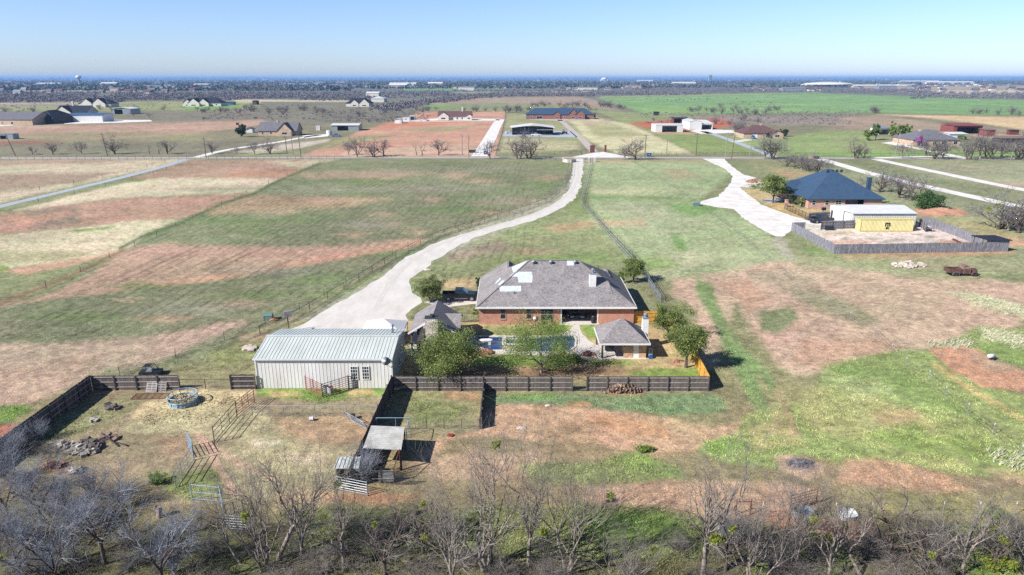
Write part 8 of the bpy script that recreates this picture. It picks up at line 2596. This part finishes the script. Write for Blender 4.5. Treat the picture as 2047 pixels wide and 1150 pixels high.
for b in range(3):
    a = rg.uniform(0, 6.28, n)
    w_ = rg.uniform(0.02, 0.05, n)
    lx, ly = rg.normal(0, 0.12, n), rg.normal(0, 0.12, n)
    w_[-len(tall):] *= 1.6
    lx[-len(tall):] += 0.25
    bx, by = gx + rg.normal(0, 0.10, n), gy + rg.normal(0, 0.10, n)
    p0 = np.stack([bx - np.cos(a) * w_, by - np.sin(a) * w_, np.zeros(n)], 1)
    p1 = np.stack([bx + np.cos(a) * w_, by + np.sin(a) * w_, np.zeros(n)], 1)
    p2 = np.stack([bx + lx, by + ly, hgt], 1)
    VT.append(np.stack([p0, p1, p2], 1))
    lum = rg.uniform(1.1, 1.9, n)[:, None] * (1 + rg.normal(0, 0.06, (n, 3)))
    CT.append(np.repeat((np.clip(sc_ * lum, 0.01, 0.8))[:, None, :], 3, 1))
VT = np.concatenate(VT).reshape(-1, 3)
CT = np.concatenate(CT).reshape(-1, 3)
gm, nt, N, L, b = _nodes('grass_blade')
at = N.new('ShaderNodeAttribute')
at.attribute_name = 'soil'
L.new(at.outputs['Color'], b.inputs['Base Color'])
b.inputs['Roughness'].default_value = 0.9
b.inputs['Specular IOR Level'].default_value = 0.15
go = mesh_np('grass', VT, np.arange(len(VT)).reshape(-1, 3), gm, None, 3)
ca = go.data.color_attributes.new('soil', 'FLOAT_COLOR', 'POINT')
ca.data.foreach_set('color', np.concatenate([CT, np.ones((len(CT), 1))], 1).astype(np.float32).ravel())
tag(go, 'short dry and green grass covering the near pastures', 'grass', kind='stuff')

# ================================================================ FAR WOODS AND TOWN
rg = np.random.default_rng(101)


def clumps(name, P, size, nq, m, seed, label, cat, q=0.34, zs=0.75):
    """uneven little crowns scattered over the points P"""
    rr_ = np.random.default_rng(seed)
    n = len(P)
    s_ = size * rr_.uniform(0.55, 1.35, n)
    cen = np.repeat(P, nq, 0)
    S_ = np.repeat(s_, nq)[:, None]
    d = rr_.normal(0, 1, (n * nq, 3))
    d /= np.linalg.norm(d, axis=1, keepdims=True)
    d[:, 2] = np.abs(d[:, 2])
    pos = cen + d * S_ * rr_.uniform(0.3, 1.0, (n * nq, 1)) * np.array([0.75, 0.75, zs * 1.2]) + np.array([0, 0, 0.12]) * S_
    a = rr_.normal(0, 1, (n * nq, 3))
    a /= np.linalg.norm(a, axis=1, keepdims=True)
    b_ = np.cross(a, rr_.normal(0, 1, (n * nq, 3)))
    b_ /= np.linalg.norm(b_, axis=1, keepdims=True) + 1e-9
    e = S_ * q * rr_.uniform(0.6, 1.3, (n * nq, 1))
    V = np.stack([pos - a * e, pos + b_ * e * 0.8, pos + a * e, pos - b_ * e * 0.8], 1).reshape(-1, 3)
    V[:, 2] = np.maximum(V[:, 2], 0.0)
    o = mesh_np(name, V, np.arange(len(V)).reshape(-1, 4), m)
    return tag(o, label, cat, kind='stuff')


def px_pts(boxes, seed):
    rr_ = np.random.default_rng(seed)
    out = []
    for u0, u1, v0, v1, n in boxes:
        for i in range(n):
            out.append(tuple(G(rr_.uniform(u0, u1), rr_.uniform(v0, v1))))
    return np.array(out)


WOODS = [(-200, 250, 193, 205, 558), (0, 200, 186, 193, 161), (230, 480, 187, 201, 558), (450, 700, 186, 198, 496), (600, 760, 195, 202, 124), (690, 900, 184, 192, 260), (1000, 1190, 186, 193, 347), (900, 1200, 181, 184, 161), (1190, 1400, 185, 191, 260), (1260, 1680, 176, 181.5, 434), (1380, 1660, 181, 185, 136), (1680, 1860, 178, 186, 260), (1820, 2200, 186, 198, 496), (1990, 2200, 178, 181, 74), (-200, 330, 184, 187, 161), (330, 620, 179, 184, 161), (860, 1010, 190, 194, 74), (760, 1000, 195, 197, 37)]
PW = px_pts(WOODS, 103)
dg = []
for i in range(520):
    f_ = random.random()
    u_, v_ = 762 + 250 * f_, 222 - 33 * f_ ** 0.7
    dg.append(tuple(G(u_ + random.gauss(0, 12), v_ + random.gauss(0, 2.6) * (1 - 0.6 * f_))))
PW = np.concatenate([PW, np.array(dg)])
clumps('bare_wood', PW, 4.6, 40, twig_far, 105, 'belts of leafless grey woodland across the plain before the town', 'woodland', 0.16)
scr = px_pts([(400, 720, 218, 240, 260), (640, 860, 220, 244, 300), (1280, 1700, 226, 250, 420), (0, 420, 206, 222, 120), (1440, 1720, 222, 232, 160), (1290, 1560, 193, 196, 60), (1300, 1380, 201, 203.5, 40), (1430, 1500, 207, 211, 40), (1500, 1600, 212, 216, 40), (1600, 1760, 219, 226, 30), (480, 640, 210, 220, 60)], 107)
clumps('low_scrub', scr, 1.5, 26, twig_far, 109, 'low leafless scrub dotted over the pastures beyond the road', 'scrub', 0.16, 0.6)
grnm = mat('town_tree_foliage', S(98, 110, 106), 0.95, 0.15, 0.05, island=0.22)
TW = px_pts([(-300, 2350, 158.5, 162, 5200), (-300, 2350, 161.5, 168, 5200), (-300, 1400, 166, 176, 4400), (700, 1300, 170, 178, 900), (1400, 2300, 163, 170, 1400), (-200, 700, 174, 182, 1300), (1200, 1700, 168, 176, 700)], 111)
dens = np.clip(TW[:, 1] / 2500.0, 0.8, 3.0)
FT = px_pts([(-300, 2350, 156.9, 158.8, 2600)], 112)
TW = np.concatenate([TW, FT])
o = clumps('town_trees', TW, np.concatenate([np.full(len(TW) - len(FT), 7.5), np.full(len(FT), 22.0)]), 9, grnm, 113, 'dark mass of trees spread through the far town', 'woodland', 0.5)
# small far roofs of the town: one mass
rr_ = np.random.default_rng(117)
tb = MB()
tcol = [grey_metal, cream, tanstone, shingle_mid, shingle_brown]
for (u0, u1, v0, v1, n) in [(-200, 2250, 157.2, 159.5, 111), (-200, 2250, 159, 163, 156), (-200, 2250, 162, 170, 156), (-200, 900, 168, 178, 96), (1200, 2200, 165, 174, 96), (0, 420, 174, 190, 33), (900, 1300, 172, 182, 26), (1500, 2050, 176, 184, 29), (480, 620, 168, 178, 33)]:
    for i in range(n):
        p = G(rr_.uniform(u0, u1), rr_.uniform(v0, v1))
        big = rr_.random() < 0.09
        w_, d_, h_ = (rr_.uniform(30, 60), 25, rr_.uniform(5, 9)) if big else (rr_.uniform(9, 17), rr_.uniform(9, 14), rr_.uniform(3, 4.5))
        c1 = int(rr_.choice([0, 1, 2]))
        c2 = 0 if big else int(rr_.choice([0, 3, 3, 4, 4]))
        tb.box(p.x - w_ / 2, p.x + w_ / 2, p.y, p.y + d_, 0, h_, c1)
        tb.gable(p.x - w_ / 2 - 0.5, p.x + w_ / 2 + 0.5, p.y - 0.5, p.y + d_ + 0.5, h_ + 0.3, h_ + (2.0 if big else 4.5), 'x', 0.25, c2)
tag(tb.build('far_town', tcol), 'scattered roofs and white sheds of the far town', 'town', kind='stuff')
t = thing('water_tower', 'white mushroom shaped water tower above the town trees at left', 'water tower', tuple(G(160, 172)))
part(MB().lathe((0, 0, 0), [(6.0, 0), (4.6, 6), (4.2, 26), (5.0, 29)], 18), 'stem', grey_metal, t, smooth=True)
part(MB().lathe((0, 0, 29), [(5.0, 0), (10.0, 3), (10.6, 6), (10.2, 10), (6.0, 12.5), (0.5, 13.5)], 22), 'tank', white_metal, t, smooth=True)
t = thing('office_tower', 'lone grey office tower on the horizon', 'tower', tuple(G(1420, 163.2)))
part(MB().box(-13, 13, 0, 22, 0, 50), 'wall', mat('tower_stone', S(170, 168, 176), 0.8, 0.08, 0.05), t)
wn = MB()
for i in range(12):
    wn.box(-13.15, 13.15, -0.15, 0.5, 3 + i * 3.9, 4.9 + i * 3.9)
part(wn, 'window', glass, t)
part(MB().box(-8, 8, 4, 18, 50, 54), 'plant_room', grey_metal, t)
for u_, v_, w_, h_, nm, lab in [(1208, 163, 60, 24, 'church_hall', 'pale domed hall on the horizon above the wheat'), (1660, 174, 190, 13, 'arena', 'broad white low dome of an arena right of the tower'), (1368, 170, 110, 12, 'warehouse', 'white warehouse cluster left of the office tower'), (1290, 163.5, 130, 12, 'warehouse', 'white shed on the horizon left of the tower'), (805, 172, 110, 12, 'warehouse', 'white building row among trees left of centre'), (795, 176, 60, 12, 'school_hall', 'tan hall among trees left of centre'),
                                (1760, 175, 190, 8, 'warehouse', 'long white sheds in the tan plain right of the arena'), (1900, 168, 260, 12, 'warehouse', 'long white industrial roof near the right horizon'), (1840, 165.5, 260, 12, 'warehouse', 'bright industrial roof further left near the right horizon'), (870, 172, 60, 14, 'school_hall', 'tan building at the green strip left of centre'), (216, 171, 70, 12, 'school_hall', 'tan hall right of the water tower'), (95, 170.5, 110, 9, 'warehouse', 'white flat building left of the water tower'), (402, 173, 60, 9, 'warehouse', 'small white block above the north west wood')]:
    p = G(u_, v_)
    t = thing(nm, lab, nm.replace('_', ' '), tuple(p))
    wm_ = tanstone if 'tan ' in lab else white_metal
    part(MB().box(-w_ / 2, w_ / 2, 0, 40, 0, h_ * 0.7), 'wall', wm_, t)
    if 'dome' in lab:
        part(MB().lathe((0, 20, h_ * 0.7), [(w_ * 0.5, 0), (w_ * 0.4, h_ * 0.35), (w_ * 0.2, h_ * 0.62), (w_ * 0.02, h_ * 0.72)], 20), 'dome', white_metal, t, smooth=True)
    else:
        part(MB().gable(-w_ / 2 - 1, w_ / 2 + 1, -1, 41, h_ * 0.7 + 0.4, h_ + 1.5, 'x', 0.3), 'roof', white_metal, t)
# low hills on the skyline
hb = MB()
hp = []
for i in range(121):
    x = -16000 + i * 290
    z = 16 + 34 * math.exp(-((x + 7600) / 2600.0) ** 2) + 26 * math.exp(-((x - 1900) / 500.0) ** 2) + 12 * math.sin(i * 0.7) * math.sin(i * 0.23) + 46 * math.exp(-((x - 15500) / 3200.0) ** 2)
    hp.append((x, max(z, 4)))
vs, fs = [], []
for x, z in hp:
    vs += [(x, 18600, 0), (x, 19200, z), (x, 20400, 0)]
for i in range(len(hp) - 1):
    a = i * 3
    fs += [(a, a + 3, a + 4, a + 1), (a + 1, a + 4, a + 5, a + 2)]
hb.add(vs, fs)
tag(hb.build('hills', grnm), kind='structure')

# ================================================================ AIR, LIGHT, CAMERA
def haze():
    m = bpy.data.materials.new('pale_air')
    m.use_nodes = True
    nt = m.node_tree
    for n_ in list(nt.nodes):
        if n_.type != 'OUTPUT_MATERIAL':
            nt.nodes.remove(n_)
    out = [n_ for n_ in nt.nodes if n_.type == 'OUTPUT_MATERIAL'][0]
    v_ = nt.nodes.new('ShaderNodeVolumePrincipled')
    v_.inputs['Color'].default_value = HAZE_COL
    v_.inputs['Density'].default_value = HAZE_D
    v_.inputs['Anisotropy'].default_value = 0.0
    nt.links.new(v_.outputs['Volume'], out.inputs['Volume'])
    o = MB().box(-75000, 75000, -75000, 75000, -1, 62).build('haze', m)
    return tag(o, 'pale blue air over the whole plain', 'haze', kind='stuff')


HAZE_COL = (0.34, 0.58, 1.0, 1)
HAZE_D = 0.00008
EL, AZ = R(37), R(29)
haze()
world = bpy.data.worlds.new('World')
scene.world = world
world.use_nodes = True
wn = world.node_tree
bg = wn.nodes['Background']
sky = wn.nodes.new('ShaderNodeTexSky')
sky.sky_type = 'NISHITA'
sky.sun_disc = False
sky.sun_elevation = EL
sky.sun_rotation = math.pi + math.atan2(math.cos(AZ), math.sin(AZ))
sky.altitude = 500
sky.air_density = 1.0
sky.dust_density = 0.6
sky.ozone_density = 1.6
tint = wn.nodes.new('ShaderNodeMix')
tint.data_type = 'RGBA'
tint.blend_type = 'MULTIPLY'
tint.inputs['Factor'].default_value = 1.0
tint.inputs['B'].default_value = (0.66, 0.75, 0.95, 1)
tc = wn.nodes.new('ShaderNodeTexCoord')
sp = wn.nodes.new('ShaderNodeSeparateXYZ')
mr = wn.nodes.new('ShaderNodeMapRange')
mr.inputs[2].default_value = 0.16
tm = wn.nodes.new('ShaderNodeMix')
tm.data_type = 'RGBA'
tm.inputs['A'].default_value = (0.66, 0.78, 1.16, 1)
tm.inputs['B'].default_value = (0.64, 0.75, 0.97, 1)
wn.links.new(tc.outputs['Generated'], sp.inputs[0])
wn.links.new(sp.outputs['Z'], mr.inputs[0])
wn.links.new(mr.outputs[0], tm.inputs['Factor'])
# the sky overhead is a deeper blue than the rim seen by the camera
mr2 = wn.nodes.new('ShaderNodeMapRange')
mr2.inputs[1].default_value = 0.12
mr2.inputs[2].default_value = 0.55
wn.links.new(sp.outputs['Z'], mr2.inputs[0])
tm2 = wn.nodes.new('ShaderNodeMix')
tm2.data_type = 'RGBA'
tm2.inputs['B'].default_value = (0.30, 0.38, 0.52, 1)
wn.links.new(mr2.outputs[0], tm2.inputs['Factor'])
wn.links.new(tm.outputs['Result'], tm2.inputs['A'])
wn.links.new(tm2.outputs['Result'], tint.inputs['B'])
wn.links.new(sky.outputs['Color'], tint.inputs['A'])
wn.links.new(tint.outputs['Result'], bg.inputs['Color'])
bg.inputs['Strength'].default_value = 0.1
sl_ = bpy.data.lights.new('sun', 'SUN')
sl_.energy = 5.0
sl_.angle = R(0.53)
sl_.color = (1.0, 0.965, 0.91)
so = bpy.data.objects.new('sun', sl_)
COL.objects.link(so)
to_sun = Vector((-math.cos(AZ) * math.cos(EL), -math.sin(AZ) * math.cos(EL), math.sin(EL)))
so.rotation_euler = to_sun.to_track_quat('Z', 'Y').to_euler()
so.location = (0, 0, 300)
cam = bpy.data.cameras.new('camera')
cam.sensor_width = 36.0
cam.lens = FPX / 2047.0 * 36.0
cam.clip_start = 0.5
cam.clip_end = 200000
co = bpy.data.objects.new('camera', cam)
COL.objects.link(co)
co.location = (0, 0, CAMH)
co.rotation_euler = (math.pi / 2 - PITCH, 0, 0)
scene.camera = co
scene.view_settings.view_transform = 'Standard'
scene.view_settings.look = 'None'
scene.view_settings.exposure = 0.75
scene.view_settings.gamma = 1.0
scene.cycles.max_bounces = 5
scene.cycles.diffuse_bounces = 2
scene.cycles.glossy_bounces = 2
scene.cycles.volume_bounces = 0
scene.cycles.use_adaptive_sampling = True
scene.cycles.use_denoising = False
